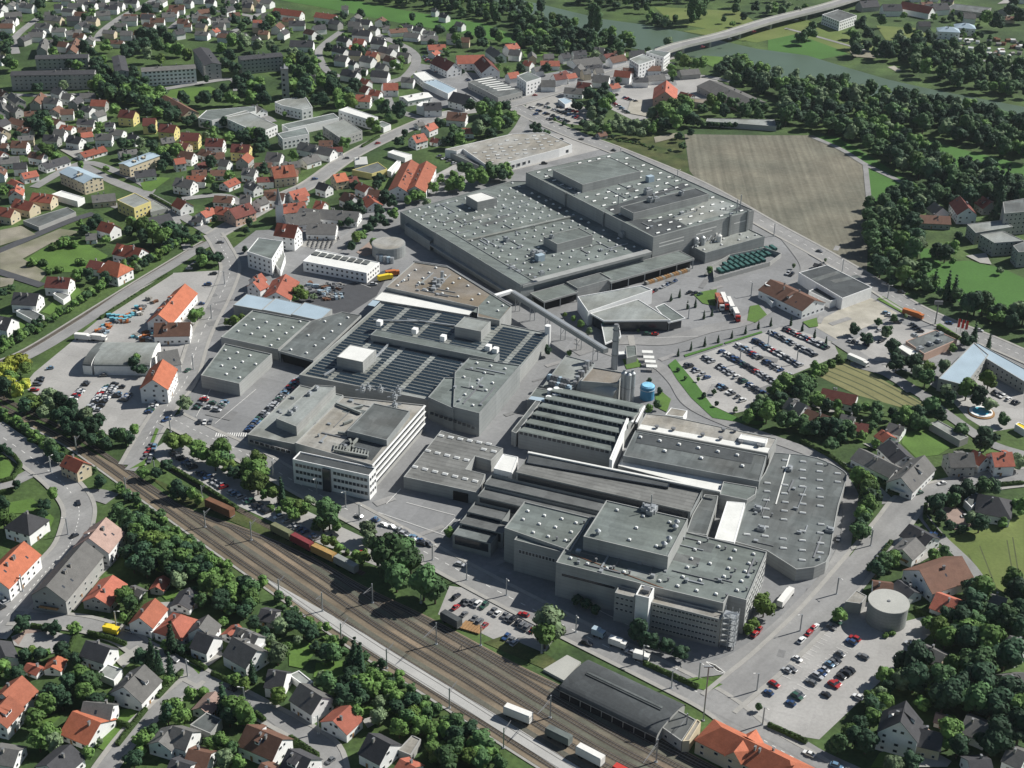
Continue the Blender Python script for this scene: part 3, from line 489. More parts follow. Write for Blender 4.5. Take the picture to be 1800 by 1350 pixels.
for t in (.36, .66):
    a = A0+(W0-A0)*t; b = MB(); b.box((a[0]-.5, a[1]-.4, 10), (1.1, .9, 9.6), HA); b.obj('air_duct', M['w_fac2'], high)
# low hall roof furniture
q3 = fpoly([I2(358, 292), I2(410, 322), I2(499, 302), I2(430, 276)], 16); part('penthouse', low, q3, zr-.1, 16, 'w_fac', 'r_white')
q4 = frect(HA, I2(770, 512), I2(868, 437), 15.5); part('penthouse', low, q4, zr-.1, 15.5, 'w_fac', 'r_flat')
q5 = frect(HA, I2(605, 695), I2(320, 505), 12.2)
a = loc(HA, *I2(605, 697), 12.2); c = loc(HA, *I2(190, 462), 12.2); q5 = [unl(HA, a[0]-.05, a[1]-.05), unl(HA, a[0]+9, a[1]), unl(HA, a[0]+9, c[1]), unl(HA, a[0]-.05, c[1])]
part('facade_wing', low, q5, 0, 12.4, 'w_fac2', 'r_flat')
q6 = fpoly([I2(360, 497), I2(845, 385), I2(855, 390), I2(362, 503)], zr); b = MB(); b.prism(q6, zr-.2, zr+1.0); b.obj('roof_kerb', M['r_flat2'], low)
c0 = at(*I2(1187, 545), 11.2); c1 = at(*I2(605, 697), 11.2); b = MB(); b.bar((c0[0], c0[1], 11.0), (c1[0], c1[1], 11.0), 4.5, 1.6); b.obj('eaves_upstand', M['w_fac'], low)
skylights(low, HA, Pl, zr, 6.9, 7.4, (q3, q4, q5, Ph), .07, None, 3, .05, .3)
for pts, s_ in ((I2(690, 575), 2.2), (I2(665, 560), 1.5), (I2(540, 500), 1.4), (I2(565, 635), 1.5), (I2(590, 650), 1.3), (I2(1063, 478), 1.6), (I2(745, 485), 1.1), (I2(430, 590), 1.0), (I2(700, 650), 1.1)): scatter('roof_unit', UNIT, low, [pts], zr if s_ != 1.1 else 15.2, HA, (s_, s_, s_))
for pts, col in ((I2(692, 572), 'blue'), (I2(1185, 272), 'blue')):
    p = at(*pts, 12); b = MB(); b.box((p[0], p[1], zr if pts[1] > 400 else zh), (4.5, 3.5, 3.8), HA); b.obj('cooling_unit', M['r_B'], low if pts[1] > 400 else high)
# western long lean-to and annexes along the shaded wall
Pw = fpoly([I2(80, 425), I2(195, 500), I2(215, 485), I2(100, 410)], 6); building('loading_annex', 'low lean-to with a pale roof against the left corner of the vast hall', Pw, 6, 'w_fac', 'r_flat2')
a = loc(HA, *I2(600, 742), 4.5); c = loc(HA, *I2(195, 505), 4.5); e = [unl(HA, a[0]-4, a[1]), unl(HA, a[0]+2, a[1]), unl(HA, a[0]+2, c[1]), unl(HA, a[0]-4, c[1])]
b = MB(); b.prism(e, 3.6, 4.4, 0, True, True); o = b.obj('loading_canopy', M['w_fac'], low)
for i in range(14):
    t = (i+.5)/14; p = unl(HA, a[0]-.4, a[1]+(c[1]-a[1])*t); b = MB(); b.box((p[0], p[1], 0), (.3, 4.2, 3.4), HA); b.obj('dock_door', M['w_white'] if i % 3 else M['dark'], low)
# docks on the front
def canopy(name, label, P, z, th=1.0, roof='r_flat', wall='w_fac', openside=True, sky=None, hd=HA, wallback=True, zlow=0):
    o = building(name, label, P, z, wall, roof, .3, z0=z-th)
    cx, cy = np.mean(np.array(P), axis=0)
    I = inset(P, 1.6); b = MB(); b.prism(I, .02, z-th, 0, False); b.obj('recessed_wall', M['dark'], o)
    n = len(P)
    for k in range(n):
        a, c = np.array(P[k]), np.array(P[(k+1) % n]); m_ = int(np.linalg.norm(c-a)/11)
        for j in range(m_+1):
            p = a+(c-a)*j/max(1, m_) if m_ else a; p = p+(np.array([cx, cy])-p)/np.linalg.norm(np.array([cx, cy])-p)*.8
            if j < max(1, m_): b2 = MB(); b2.box((p[0], p[1], 0), (.5, .5, z-th)); b2.obj('post', M['metal'], o)
    if sky: skylights(o, hd, P, z-.3, *sky)
    return o
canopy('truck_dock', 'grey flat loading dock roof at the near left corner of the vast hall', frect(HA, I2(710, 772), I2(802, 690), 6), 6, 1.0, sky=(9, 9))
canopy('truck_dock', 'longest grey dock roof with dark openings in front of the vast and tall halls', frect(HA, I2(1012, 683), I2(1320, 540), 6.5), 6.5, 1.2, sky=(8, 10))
building('link_block', 'grey flat block between the two dock roofs of the vast hall', frect(HA, I2(862, 712), I2(965, 640), 7), 7, 'w_fac', 'r_mid')
o = building('plant_annex', 'low grey annex with pipes and white tanks at the right foot of the tall hall', frect(HA, I2(1440, 552), I2(1630, 440), 7), 7, 'w_fac2', 'r_flat2'); skylights(o, HA, frect(HA, I2(1440, 552), I2(1630, 440), 7), 6.5, 7, 6, (), .2)
for i, (u, v) in enumerate(((1440, 495), (1460, 490), (1480, 486), (1425, 515), (1500, 500), (1395, 520))):
    p = at(*I2(u, v), 6.5); b = MB(); b.cyl((p[0], p[1], 6.4), 1.7, 1.7, 4.0+i % 2, 12); b.cyl((p[0], p[1], 10.4+i % 2), 1.7, .3, .9, 12); b.obj('tank', M['metal'] if i % 2 else M['white'], o)
b = MB()
for i in range(9):
    p = at(*I2(1380+14*i, 530-4*i), 7); q = at(*I2(1400+14*i, 500-4*i), 8); b.bar((p[0], p[1], 7+i % 3), (q[0], q[1], 8+i % 3), .5)
b.obj('pipework', M['metal'], o)
# green covered compound
e = fpoly([T7(1410, 590), T7(1800, 480), T7(1880, 420), T7(1760, 380), T7(1520, 430), T7(1400, 500)], 2.5)
b = MB(); n = len(e)
for i in range(n): b.bar((e[i][0], e[i][1], 1.4), (e[(i+1) % n][0], e[(i+1) % n][1], 1.4), .3, 2.8)
setp(b.obj('compound_wall', M['w_grey']), 'grey wall around the scrap compound with green nets', 'wall')
k = 0
for r in range(3):
    for i in range(9):
        u = 1455+i*36+r*40; v = 535-i*10-r*40; 
        p = at(*T7(u, v), 1.2); b = MB(); b.box((p[0], p[1], .2), (6.2, 2.3, 1.5), HA+1.35); o = b.obj('container', M['green'] if (u+v*.5 > 1660 or r > 1) else M['r_mid'])
        reg(o, ('green netted' if o.data.materials[0] == M['green'] else 'dark')+' open scrap container in the walled compound', 'container', p[0], p[1], 'scrap containers in the walled compound')
        b = MB(); b.box((p[0], p[1], 1.66), (5.9, 2.0, .12), HA+1.35); b.obj('cover', M['green'] if o.data.materials[0] == M['green'] else M['steel'], o)
def clutter(parent, P, z, hd, n, seed):
    rg = random.Random(seed); xs = [q[0] for q in P]; ys = [q[1] for q in P]; Q = inset(P, 3); b = MB(); b2 = MB(); k = 0
    for t in range(n*30):
        if k >= n: break
        X = rg.uniform(min(xs), max(xs)); Y = rg.uniform(min(ys), max(ys)); a = hd+rg.choice((0, math.pi/2)); L = rg.uniform(5, 22); e = (X+L*math.cos(a), Y+L*math.sin(a))
        if inside(Q, X, Y) and inside(Q, *e): b = MB(); b.bar((X, Y, z+.25), (*e, z+.25), rg.choice((.25, .4, .7)), .4); k += 1; b.obj('pipe_run', M[rg.choice(('steel', 'metal'))], parent); b2.box((X+rg.uniform(-3, 3), Y+rg.uniform(-3, 3), z), (rg.uniform(.7, 2.2), rg.uniform(.7, 1.8), rg.uniform(.5, 1.5)), hd)
    b2.obj('roof_boxes', M['metal'], parent)['kind'] = 'stuff'
    for t in range(n):
        X = rg.uniform(min(xs), max(xs)); Y = rg.uniform(min(ys), max(ys)); w_, h_ = rg.uniform(4, 16), rg.uniform(2, 7); c_ = [(X+i*w_/2*math.cos(hd)-j*h_/2*math.sin(hd), Y+i*w_/2*math.sin(hd)+j*h_/2*math.cos(hd)) for i, j in ((-1, -1), (1, -1), (1, 1), (-1, 1))]
        if all(inside(Q, *q) for q in c_): sheet('roof_patch', parent, c_, z+.02+t*.003, rg.choice(('r_mid', 'r_flat2', 'r_flat', 'r_mid')))
clutter(low, Pl, zr, HA, 22, 1); clutter(high, Ph, zh, HA, 16, 2)
# ---- reception building
o = building('reception_building', 'white L-shaped reception building in front of the docks', fpoly([T7(458, 720), T7(530, 826), T7(980, 672), T7(903, 642)], 8.5), 8.5, 'w_white', 'r_flat2')
for i in range(5):
    p = at(*T7(600+i*62, 815-i*20), 6.0); b = MB(); b.box((p[0], p[1], 5.6), (4.5, .5, .9), HA*.62); b.obj('window', M['glass'], o)
P = fpoly([T7(548, 838), T7(640, 888), T7(1110, 884), T7(880, 738)], 7); o = building('entrance_hall', 'angular grey-roofed glass entrance hall of the white reception building', P, 7.0, 'w_white', 'r_flat2', .3, z0=6.2); b = MB(); b.prism(inset(P, .9), 0, 6.2, 0, False); b.obj('glass_front', M['glass'], o)
for i in range(9):
    t = i/8; a, c = at(*T7(640, 888), 7), at(*T7(1100, 884), 7); p = a+(c-a)*t; b = MB(); b.box((p[0], p[1]+1.2, 0), (1.1 if i % 3 == 0 else .3, .3, 6.3)); b.obj('mullion', M['green'] if i % 3 == 0 else M['metal'], o)
P = fpoly([T7(1000, 792), T7(1062, 766), T7(1212, 872), T7(1092, 900)], 6); o = building('side_pavilion', 'small flat grey roof joined to the right of the glass entrance hall', P, 6, 'w_white', 'r_flat', .3, z0=5.3); b = MB(); b.prism(inset(P, 1.5), 0, 5.3, 0, False); b.obj('glass_front', M['glass'], o)
P = fpoly([T7(622, 908), T7(745, 908), T7(762, 1000), T7(650, 1048)], 4); building('gatehouse_canopy', 'white flat roof standing directly left of the tall chimney top', P, 4, 'w_white', 'r_flat2', .2, z0=3.2)
P = fpoly([T7(792, 1064), T7(866, 1060), T7(873, 1130), T7(802, 1150)], 4); o = building('gatehouse', 'small grey gatehouse with a patch of lawn in front', P, 4, 'w_grey', 'r_flat', .3)
P = fpoly([T7(745, 1105), T7(800, 1100), T7(805, 1120), T7(745, 1125)], 3.4); building('porch_roof', 'small white porch roof left of the grey gatehouse', P, 3.4, 'w_white', 'r_white', .15, z0=3)
for i, (u, v) in enumerate(((945, 1105), (955, 1142), (965, 1172), (975, 1205))):
    p = at(*T7(u, v), 2.5); t = empty('bicycle_shelter', (p[0], p[1], 0), R_(-3)); t['label'] = ('topmost', 'second from the top', 'third from the top', 'lowest')[i]+' of the four white shelter roofs by the gatehouse'; t['category'] = 'shelter'; t['group'] = 'white shelters by the gatehouse'
    b = MB(); b.box((0, 0, 2.4), (5.6, 3.0, .2)); b.obj('roof', M['r_white'], t); b = MB(); [b.box((sx, -1.2, 0), (.15, .15, 2.4)) for sx in (-2.4, 0, 2.4)]; b.obj('frame', M['metal'], t)
P = fpoly([T7(805, 990), T7(850, 990), T7(862, 1060), T7(820, 1062)], .4); o = sheet('paved_strip', None, P, .35, 'pave'); o['kind'] = 'structure'
for i in range(16):
    q = at(*T7(940+i*19, 628-i*6), .5); b = MB(); b.box((0, 0, 0), (1.9, 2.6, 1.3)); b.box((0, 0, 1.3), (1.5, 2.2, .3)); o = b.obj('wire_crate', M['wood' if i % 3 else 'r_tan'], None, (q[0], q[1], .1), HA); reg(o, 'tan wire crate before the long dock', 'crate', q[0], q[1], 'crates before the long dock')
# lorries
for i, (u, v, c, cab) in enumerate(((1450, 770, 'r_pinkish', 'w_white'), (1488, 765, 'white', 'red'), (1528, 795, 'white', 'metal'), (1562, 845, 'white', 'red'))):
    p = at(*T7(u, v), 1.5); t = empty('lorry', (p[0], p[1], .2), R_(-86)); t['label'] = ('lorry with a salmon trailer roof at the left of the parked row', 'lorry with a long white trailer and red cab, second of the parked row', 'white lorry with a silver cab, third of the parked row', 'rightmost lorry of the parked row, white trailer and red cab')[i]; t['category'] = 'lorry'; t['group'] = 'lorries parked by the green islands'
    b = MB(); L = 13 if i < 3 else 8; b.box((-L/2+4, 0, 1.1), (L, 2.5, 2.9)); b.obj('trailer', M['white'] if c == 'white' else ROOF['r'], t)
    b = MB(); b.box((6.2, 0, .6), (2.2, 2.4, 2.6)); b.box((6.7, 0, 3.2), (1.0, 2.2, .5)); b.obj('cab', M[cab], t); b = MB(); b.box((7.32, 0, 1.9), (.05, 2.1, .9)); b.obj('windscreen', M['glass'], t)
    b = MB(); [b.cyl((x, y, 0), .5, .5, 1.0, 8) for x in (-L/2+1, -L/2+2.6, 3.2, 6.3) for y in (-1, 1)]; b.obj('wheels', M['dark'], t)
# conveyor bridge
a = at(*T7(0, 692), 9); c = at(*T7(655, 1100), 9); t = empty('conveyor_bridge', (0, 0, 0)); t['label'] = 'long raised steel conveyor bridge running down from the vast hall to the chimney'; t['category'] = 'bridge'
b = MB(); b.bar((a[0], a[1], 9), (c[0], c[1], 9), 3.2, 2.4); b.obj('gallery', M['w_fac2'], t); b = MB(); b.bar((a[0], a[1], 10.3), (c[0], c[1], 10.3), 2.0, .2); b.obj('gallery_roof', M['metal'], t)
for k in range(6):
    p = a+(c-a)*(k+.4)/6; b = MB(); b.box((p[0]-1.2, p[1], 0), (.35, .35, 8)); b.box((p[0]+1.2, p[1], 0), (.35, .35, 8)); b.bar((p[0]-1.2, p[1], 3), (p[0]+1.2, p[1], 7), .2); b.obj('trestle', M['metal'], t)
a = at(*T6(1100, 475), 9); 
Wc = [at(*q, 9.6) for q in (T6(1100, 478), T6(1330, 512), T6(1560, 650), T6(1787, 785))]; t = b = MB(); ribbon_mb(b, Wc, 1.1, 10.4, h=.9); setp(b.obj('pipe_trough', M['steel']), 'dark pipe trough edging the brown-roofed hall', 'pipe')
a = at(*T6(1670, 705), 11); c = at(*T6(1787, 670), 11); b = MB(); b.bar((a[0], a[1], 10), (c[0], c[1], 10), 2.4, 1.6); setp(b.obj('link_bridge', M['w_white']), 'short white footbridge joining the conveyor to the brown-roofed hall', 'bridge')
# ---- solar hall group
Ps = fpoly([(525.8, 658.9), (675.1, 526.7), (966, 586), (905, 664), (800, 640), (748, 703)], 8)
Ps = fpoly([(525.8, 658.9), (675.1, 526.7), (966, 586), (852, 722)], 8)
sol = building('solar_hall', 'broad factory hall covered with rows of dark solar panels', Ps, 8, 'w_fac', 'r_flat2', .4); zs = sol['_zr']
Pn = fpoly([T6(905, 655), T6(1105, 478), T6(1345, 515), T6(1785, 790), T6(1700, 888), T6(1545, 862), T6(1550, 795)], 10.8); nor = building('press_hall', 'brown-roofed angular hall between the solar roof and the conveyor bridge', Pn, 10.8, 'w_fac', 'r_brown', .5); zn = nor['_zr']
sheet('grey_roofing', nor, fpoly([T6(1550, 790), T6(1640, 700), T6(1770, 790), T6(1700, 880), T6(1510, 825)], zn), zn+.03, 'r_flat'); skylights(nor, HS, Pn, zn, 9, 7.5, (), .15, None, 3, .05, .6)
for (u, v), h_ in (((1275, 640), 4), ((1300, 600), 5), ((1240, 665), 2), ((1250, 620), 3)):
    p = at(*T6(u, v), zn); b = MB(); b.cyl((p[0], p[1], zn-.1), 1.0, 1.0, h_, 10); b.box((p[0], p[1]-2, zn-.1), (2.5, 2, 1.6), HS); b.obj('filter_unit', M['metal'], nor)
b = MB(); p = at(*T6(1140, 640), zn); q = at(*T6(1180, 605), zn); b.bar((p[0], p[1], zn+.3), (q[0], q[1], zn+.3), .8, .7); b.obj('roof_kerb', M['r_flat2'], nor)
Pst = fpoly([T6(820, 742), T6(880, 686), T6(1520, 812), T6(1492, 852)], 8.8); o = building('link_roof', 'bright white strip roof along the far edge of the solar panels', Pst, 8.8, 'w_fac', 'r_white', .2)
sheet('glazed_strip', sol, fpoly([T6(780, 780), T6(815, 745), T6(870, 750), T6(830, 790)], 8.6), 8.65, 'r_B')
b1 = frect(HS, I3(700, 503), I3(630, 403), 13.5); b2 = frect(HS, I3(1368, 330), I3(1275, 245), 13.5); part('penthouse', sol, b1, zs-.1, 13.5, 'w_fac', 'r_white', .2); part('penthouse', sol, b2, zs-.1, 13.5, 'w_fac', 'r_flat2', .2)
rdg = [frect(HS, I3(765, 330), I3(1000, 345), 11.5)]
ra = loc(HS, *I3(765, 328), 11.3); rb = loc(HS, *I3(1445, 486), 11.3); rg = [unl(HS, ra[0], ra[1]-4.5), unl(HS, rb[0], ra[1]-4.5), unl(HS, rb[0], ra[1]+2.5), unl(HS, ra[0], ra[1]+2.5)]; part('roof_ridge', sol, rg, zs-.1, 11.3, 'w_fac2', 'r_flat', .2)
for (u, v) in ((795, 290), (995, 335), (1155, 375), (1410, 430), (1450, 445)):
    p = at(*I3(u, v), 11.3); b = MB(); b.box((p[0], p[1], 11), (2.6, 3, 2.6), HS); b.obj('vent_housing', M['w_white'], sol)
# south-east annex with skylights
Pa = frect(HS, I3(1355, 790), I3(1300, 478), 12.5); Pa = fpoly([I3(1220, 560), I3(1300, 478), I3(1590, 520), I3(1358, 792), I3(1210, 755)], 12.5)
ann = building('machining_block', 'grey block with white roof domes joined to the right end of the solar roof', Pa, 12.5, 'w_fac2', 'r_flat'); skylights(ann, HS, Pa, ann['_zr'], 7.5, 8, (), .1, None, 2.5)
Pb = fpoly([I3(1068, 700), I3(1120, 640), I3(1160, 590), I3(1310, 590), I3(1300, 660), I3(1212, 765)], 12); o = building('stair_block', 'lower grey block stepping down at the front left of the domed block', Pb, 12, 'w_fac2', 'r_flat'); 
for i in range(10):
    p = at(*I3(1090+i*26, 790+i*9), 6); b = MB(); b.box((p[0], p[1]-.1, 5.2), (1.6, .5, 1.2), HS); b.obj('window', M['glass'], o)
sb = loc(HS, *I3(1590, 520), 8); se = loc(HS, *I3(1755, 330), 8)
b = MB(); p = at(*I3(1745, 330), 9); b.cyl((p[0], p[1], 0), 1.6, 1.6, 12.5, 12); setp(b.obj('silo', M['w_white']), 'slim white silo at the right corner of the solar roof', 'silo')
# panels: rows lying along the heading of the works
a0 = loc(HS, 525.8, 658.9, 8); a1 = loc(HS, 675.1, 526.7, 8); c1_ = loc(HS, 966, 586, 8); c0_ = loc(HS, 852, 722, 8)
hol = [inset(h, -1.0) for h in (b1, b2, rg, Pa, Pb)]; v = min(a0[1], c0_[1])+2.5; n = 0; vmax = a1[1]-1.5
Qs = inset(Ps, 1.6); ru0, ru1 = min(a0[0], a1[0]), max(c0_[0], c1_[0]); gaps = (ru0+17, ru0+35, ru0+53, ru0+71, ru0+88)
while v < vmax and n < 96:
    b = MB(); u = ru0
    while u < ru1:
        X, Y = unl(HS, u+1.5, v+.9)
        if inside(Qs, X, Y) and not any(inside(h, X, Y) for h in hol) and min(abs(u+1.5-g_) for g_ in gaps) > 1.3:
            q = [(u, v, zs+.2), (u+3.02, v, zs+.2), (u+3.02, v+1.55, zs+.55), (u, v+1.55, zs+.55)]; W_ = [(*unl(HS, s_[0], s_[1]), s_[2]) for s_ in q]
            b.add(W_, [(0, 1, 2, 3)]); b.add([(p[0], p[1], p[2]-.08) for p in W_]+[(W_[3][0], W_[3][1], zs), (W_[2][0], W_[2][1], zs)], [(3, 2, 1, 0), (2, 3, 4, 5)], 1)
        u += 3.0
    if b.v:
        e0, e1 = b.v[0], b.v[-6]; b.bar((e0[0], e0[1], zs+.12), (e1[0], e1[1], zs+.12), .12, .12, 1); b.obj('solar_panel_row', [M['panel'], M['metal']], sol); n += 1
    v += 3.05
for g_ in gaps[:0]: pass
b = MB()
for (p_, q_) in ((I3(770, 480), I3(885, 365)), (I3(950, 265), I3(1220, 300)), (I3(480, 580), I3(540, 545)), (I3(760, 270), I3(1020, 275))):
    p = at(*p_, zs+.5); q = at(*q_, zs+.5); b.bar((p[0], p[1], zs+.8), (q[0], q[1], zs+.8), .8, .8)
b.obj('cable_duct', M['metal'], sol)
# ---- west halls
Pq = fpoly([(388, 592), (444, 545), (546, 564), (489, 614)], 6.5); o = building('west_hall', 'grey hall with white domes behind the blue-grey sheds, next to the west street', Pq, 6.5, 'w_fac', 'r_flat'); skylights(o, HS, Pq, 6, 8, 7.6, (), .02, None, 2.5, 0, .2)
Pq = fpoly([T6(155, 1095), T6(375, 892), T6(605, 822), T6(735, 855), T6(380, 1165), T6(270, 1125)], 6.8); Pq = fpoly([T6(157, 1098), T6(378, 893), T6(600, 826), T6(735, 850), T6(400, 1165)], 6.8)
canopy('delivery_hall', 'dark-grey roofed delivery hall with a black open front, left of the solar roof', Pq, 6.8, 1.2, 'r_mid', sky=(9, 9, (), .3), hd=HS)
Pq = frect(HS, (353, 660), (477.7, 621.5), 7); Pq = fpoly([(353, 659.5), (395, 603.5), (478, 622), (420.5, 674.5)], 7); o = building('west_hall', 'square grey hall with white domes at the corner of the west street', Pq, 7, 'w_fac', 'r_flat'); skylights(o, HS, Pq, 6.5, 7.5, 7.5, (), .05, None, 2.5, 0, .4)
for i in range(3):
    p = at(*I3(75+i*35, 590-i*38), 3); b = MB(); b.box((p[0], p[1], 0), (.4, 6.5, 4.6), HS); b.obj('gate', M['dark'], o)
for i in range(3):
    x0 = 410+i*51; Pq = fpoly([(x0, 536+i*9), (x0+24, 516.5+i*8), (x0+72, 526+i*9.5), (x0+50, 545+i*10)], 6); building('blue_shed', ('leftmost', 'middle', 'rightmost')[i]+' of the three pale blue-roofed sheds', Pq, 6+.25*i, 'w_fac', 'r_B', .15)['group'] = 'pale blue-roofed sheds'
# ---- white office block and wings
Pm = fpoly([I3(305, 962), I3(590, 692), I3(1052, 735), I3(752, 1078)], 14.5); Pm = fpoly([I3(318, 960), I3(590, 697), I3(1050, 745), I3(752, 1084)], 13.4)
off = building('office_block', 'white office block with strip windows, brown flat roof and rooftop plant', Pm, 13.4, 'w_grey', 'r_tan', .5); zo = off['_zr']
Pf = fpoly([I3(312, 1035), I3(340, 1008), I3(775, 1112), I3(735, 1143)], 12.5); Pf = frect(HS+.03, I3(735, 1145), I3(345, 1008), 12.5); fr_ = part('front_wing', off, Pf, 0, 12.5, 'w_white', 'r_dark', .6)
sheet('dark_roofing', off, fpoly([I3(530, 1000), I3(640, 905), I3(830, 960), I3(750, 1060)], zo), zo+.03, 'r_dark'); part('roof_storey', off, fpoly([I3(610, 890), I3(760, 735), I3(965, 780), I3(835, 945)], 16), zo-.1, 16, 'w_fac2', 'r_mid', .3)
b = MB()
for i in range(12):
    p = at(*I3(535+i*17, 995+i*4), zo+1); q = at(*I3(545+i*17, 960+i*4), zo+1); b.bar((p[0], p[1], zo+.7), (q[0], q[1], zo+.7), .5)
for (p_, q_) in ((I3(540, 1000), I3(730, 1035)), (I3(600, 1010), I3(700, 905)), (I3(625, 940), I3(650, 990)), (I3(560, 900), I3(610, 905)), (I3(590, 850), I3(640, 830)), (I3(550, 735), I3(690, 790)), (I3(640, 765), I3(700, 750))):
    p = at(*p_, zo+1); q = at(*q_, zo+1); b.bar((p[0], p[1], zo+1), (q[0], q[1], zo+1), 1.0, 1.0)
b.obj('air_ducts', M['r_flat2'], off)
for (u, v) in ((700, 650), (880, 690), (800, 650), (730, 640), (900, 655), (880, 740)):
    p = at(*I3(u, v), zo+2); b = MB(); b.box((p[0], p[1], zo-.1), (2.2, 1.8, 2.4), HS); b.cyl((p[0], p[1], zo+2.2), .5, .5, 1.6, 8); b.bar((p[0]-3.5, p[1], zo+.8), (p[0]+3, p[1]+1, zo+1.4), .5); b.bar((p[0], p[1]-2.5, zo+1.8), (p[0]+1, p[1]+2, zo+1), .4); b.obj('filter_unit', M['metal'], off)
WP = MB(); WP.box((0, 0, -.75), (1.35, .14, 1.5), 0, 0); WP.box((0, -.02, -.62), (1.12, .16, 1.24), 0, 1); WIN = WP.mesh('window', [M['frame'], M['glass']])
def windows(parent, a, c, zs_, n, me=None, out=.03, sc=(1, 1, 1), name='window', t0=.03, t1=.97):
    """n windows on the wall between world points a and c (outside on the right-hand side of a>c)"""
    a = np.array(a); c = np.array(c); d = c-a; L = np.linalg.norm(d); d /= L; nn = np.array([d[1], -d[0]])
    for z in zs_:
        for i in range(n):
            p = a+d*L*(t0+(t1-t0)*(i+.5)/n)+nn*out; inst(name, me or WIN, (p[0], p[1], z), math.atan2(d[1], d[0]), parent, sc)
windows(off, Pf[0], Pf[1], (3.2, 6.6, 10), 7, sc=(1.25, 1, 1.15), t0=.03, t1=.38); windows(off, Pf[0], Pf[1], (3.2, 6.6, 10), 9, sc=(1.25, 1, 1.15), t0=.53, t1=.98)
b = MB(); f0 = np.array(Pf[0]); f1 = np.array(Pf[1]); dd = f1-f0; m0 = f0+dd*.4; m1 = f0+dd*.5; nn = np.array([dd[1], -dd[0]])/np.linalg.norm(dd); P4 = [tuple(m0+nn*1.0), tuple(m1+nn*1.0), tuple(m1-nn*.3), tuple(m0-nn*.3)]; b.prism(P4, 0, 11.5); b.obj('glazed_stairwell', M['glass'], off)
windows(off, Pf[1], Pf[2], (3.2, 6.6, 10), 3, sc=(1.1, 1, 1.1))
Mw = np.array(Pm); ia = max(range(4), key=lambda i: -Mw[i][1]); ic = max(range(4), key=lambda i: Mw[i][0])
for k, z in enumerate((2.0, 5.1, 8.2, 11.2)):
    a = Mw[ia]; c = Mw[ic]; d = (c-a)/np.linalg.norm(c-a); nn = np.array([d[1], -d[0]]); L = np.linalg.norm(c-a); b = MB(); p = a+d*L*.05+nn*.04; q = a+d*L*.97+nn*.04
    b.add([(p[0], p[1], z), (q[0], q[1], z), (q[0], q[1], z+1.5), (p[0], p[1], z+1.5)], [(0, 1, 2, 3)]); b.obj('window_band', M['glass'], off)
    b = MB(); m_ = (a+c)/2+nn*.3; b.box((m_[0], m_[1], z+1.75), (L, .6, .25), math.atan2(d[1], d[0])); b.obj('sunshade', M['w_white'], off)
Px = fpoly([I3(48, 912), I3(340, 640), I3(420, 640), I3(300, 985)], 5.5); Px = fpoly([I3(48, 912), I3(345, 632), I3(590, 690), I3(318, 968)], 5.5); wst = building('side_wing', 'low pale-roofed wing with a row of cars along its left side', Px, 5.5, 'w_fac', 'r_flat2', .4)
q_ = fpoly([I3(210, 822), I3(430, 632), I3(545, 640), I3(325, 868)], 10); part('roof_storey', wst, q_, 5, 10, 'w_fac', 'r_flat2', .4); scatter('roof_unit', UNIT, wst, [I3(290, 800), I3(320, 775), I3(400, 690), I3(440, 660)], 9.6, HS)
windows(wst, at(*I3(48, 912), 5.5), at(*I3(300, 985), 5.5), (2.6,), 8, sc=(2, 1, 1.2))
# ---- shed with rooflight bands and courtyard
Pc = fpoly([T10(1030, 668), T10(1195, 480), T10(1540, 565), T10(1470, 625), T10(1600, 640), T10(1610, 742), T10(1510, 790)], 6)
Pc = fpoly([T10(1030, 668), T10(1290, 345), T10(1725, 470), T10(1640, 555), T10(1530, 525), T10(1465, 615), T10(1602, 650), T10(1550, 780)], 6)
shd = building('rooflight_shed', 'brownish grey corrugated shed with three rows of white rooflights', Pc, 6, 'w_fac', 'r_corr', .15)
for (r0, r1, n) in ((T10(1110, 600), T10(1530, 700), 7), (T10(1200, 488), T10(1470, 552), 5), (T10(1293, 383), T10(1625, 440), 6), (T10(1590, 478), T10(1660, 492), 2)):
    for i in range(n):
        p = at(r0[0]+(r1[0]-r0[0])*i/(n-1), r0[1]+(r1[1]-r0[1])*i/(n-1), 6); inst('skylight', LDOME, (p[0], p[1], 5.9), HS, shd, (.75, 1.4, 1))
a, c = at(*T10(1380, 790), 2.5), at(*T10(1480, 815), 2.5)
b = MB(); m_ = (a+c)/2; b.box((m_[0], m_[1]+.2, 0), (np.linalg.norm(c-a), 1.2, 4.5), HS); b.obj('gate', M['dark'], shd)
Pd = fpoly([T10(1660, 610), T10(1725, 508), T10(1830, 530), T10(1787, 640)], 8); building('link_roof', 'small bright white roof between the rooflight shed and the saw-tooth roofs', Pd, 8, 'w_white', 'r_white', .2)
Pd = fpoly([T10(1605, 700), T10(1665, 630), T10(1770, 650), T10(1720, 720)], 5.5); building('link_roof', 'small pale grey roof beside the courtyard of the rooflight shed', Pd, 5.5, 'w_fac', 'r_flat2', .2)
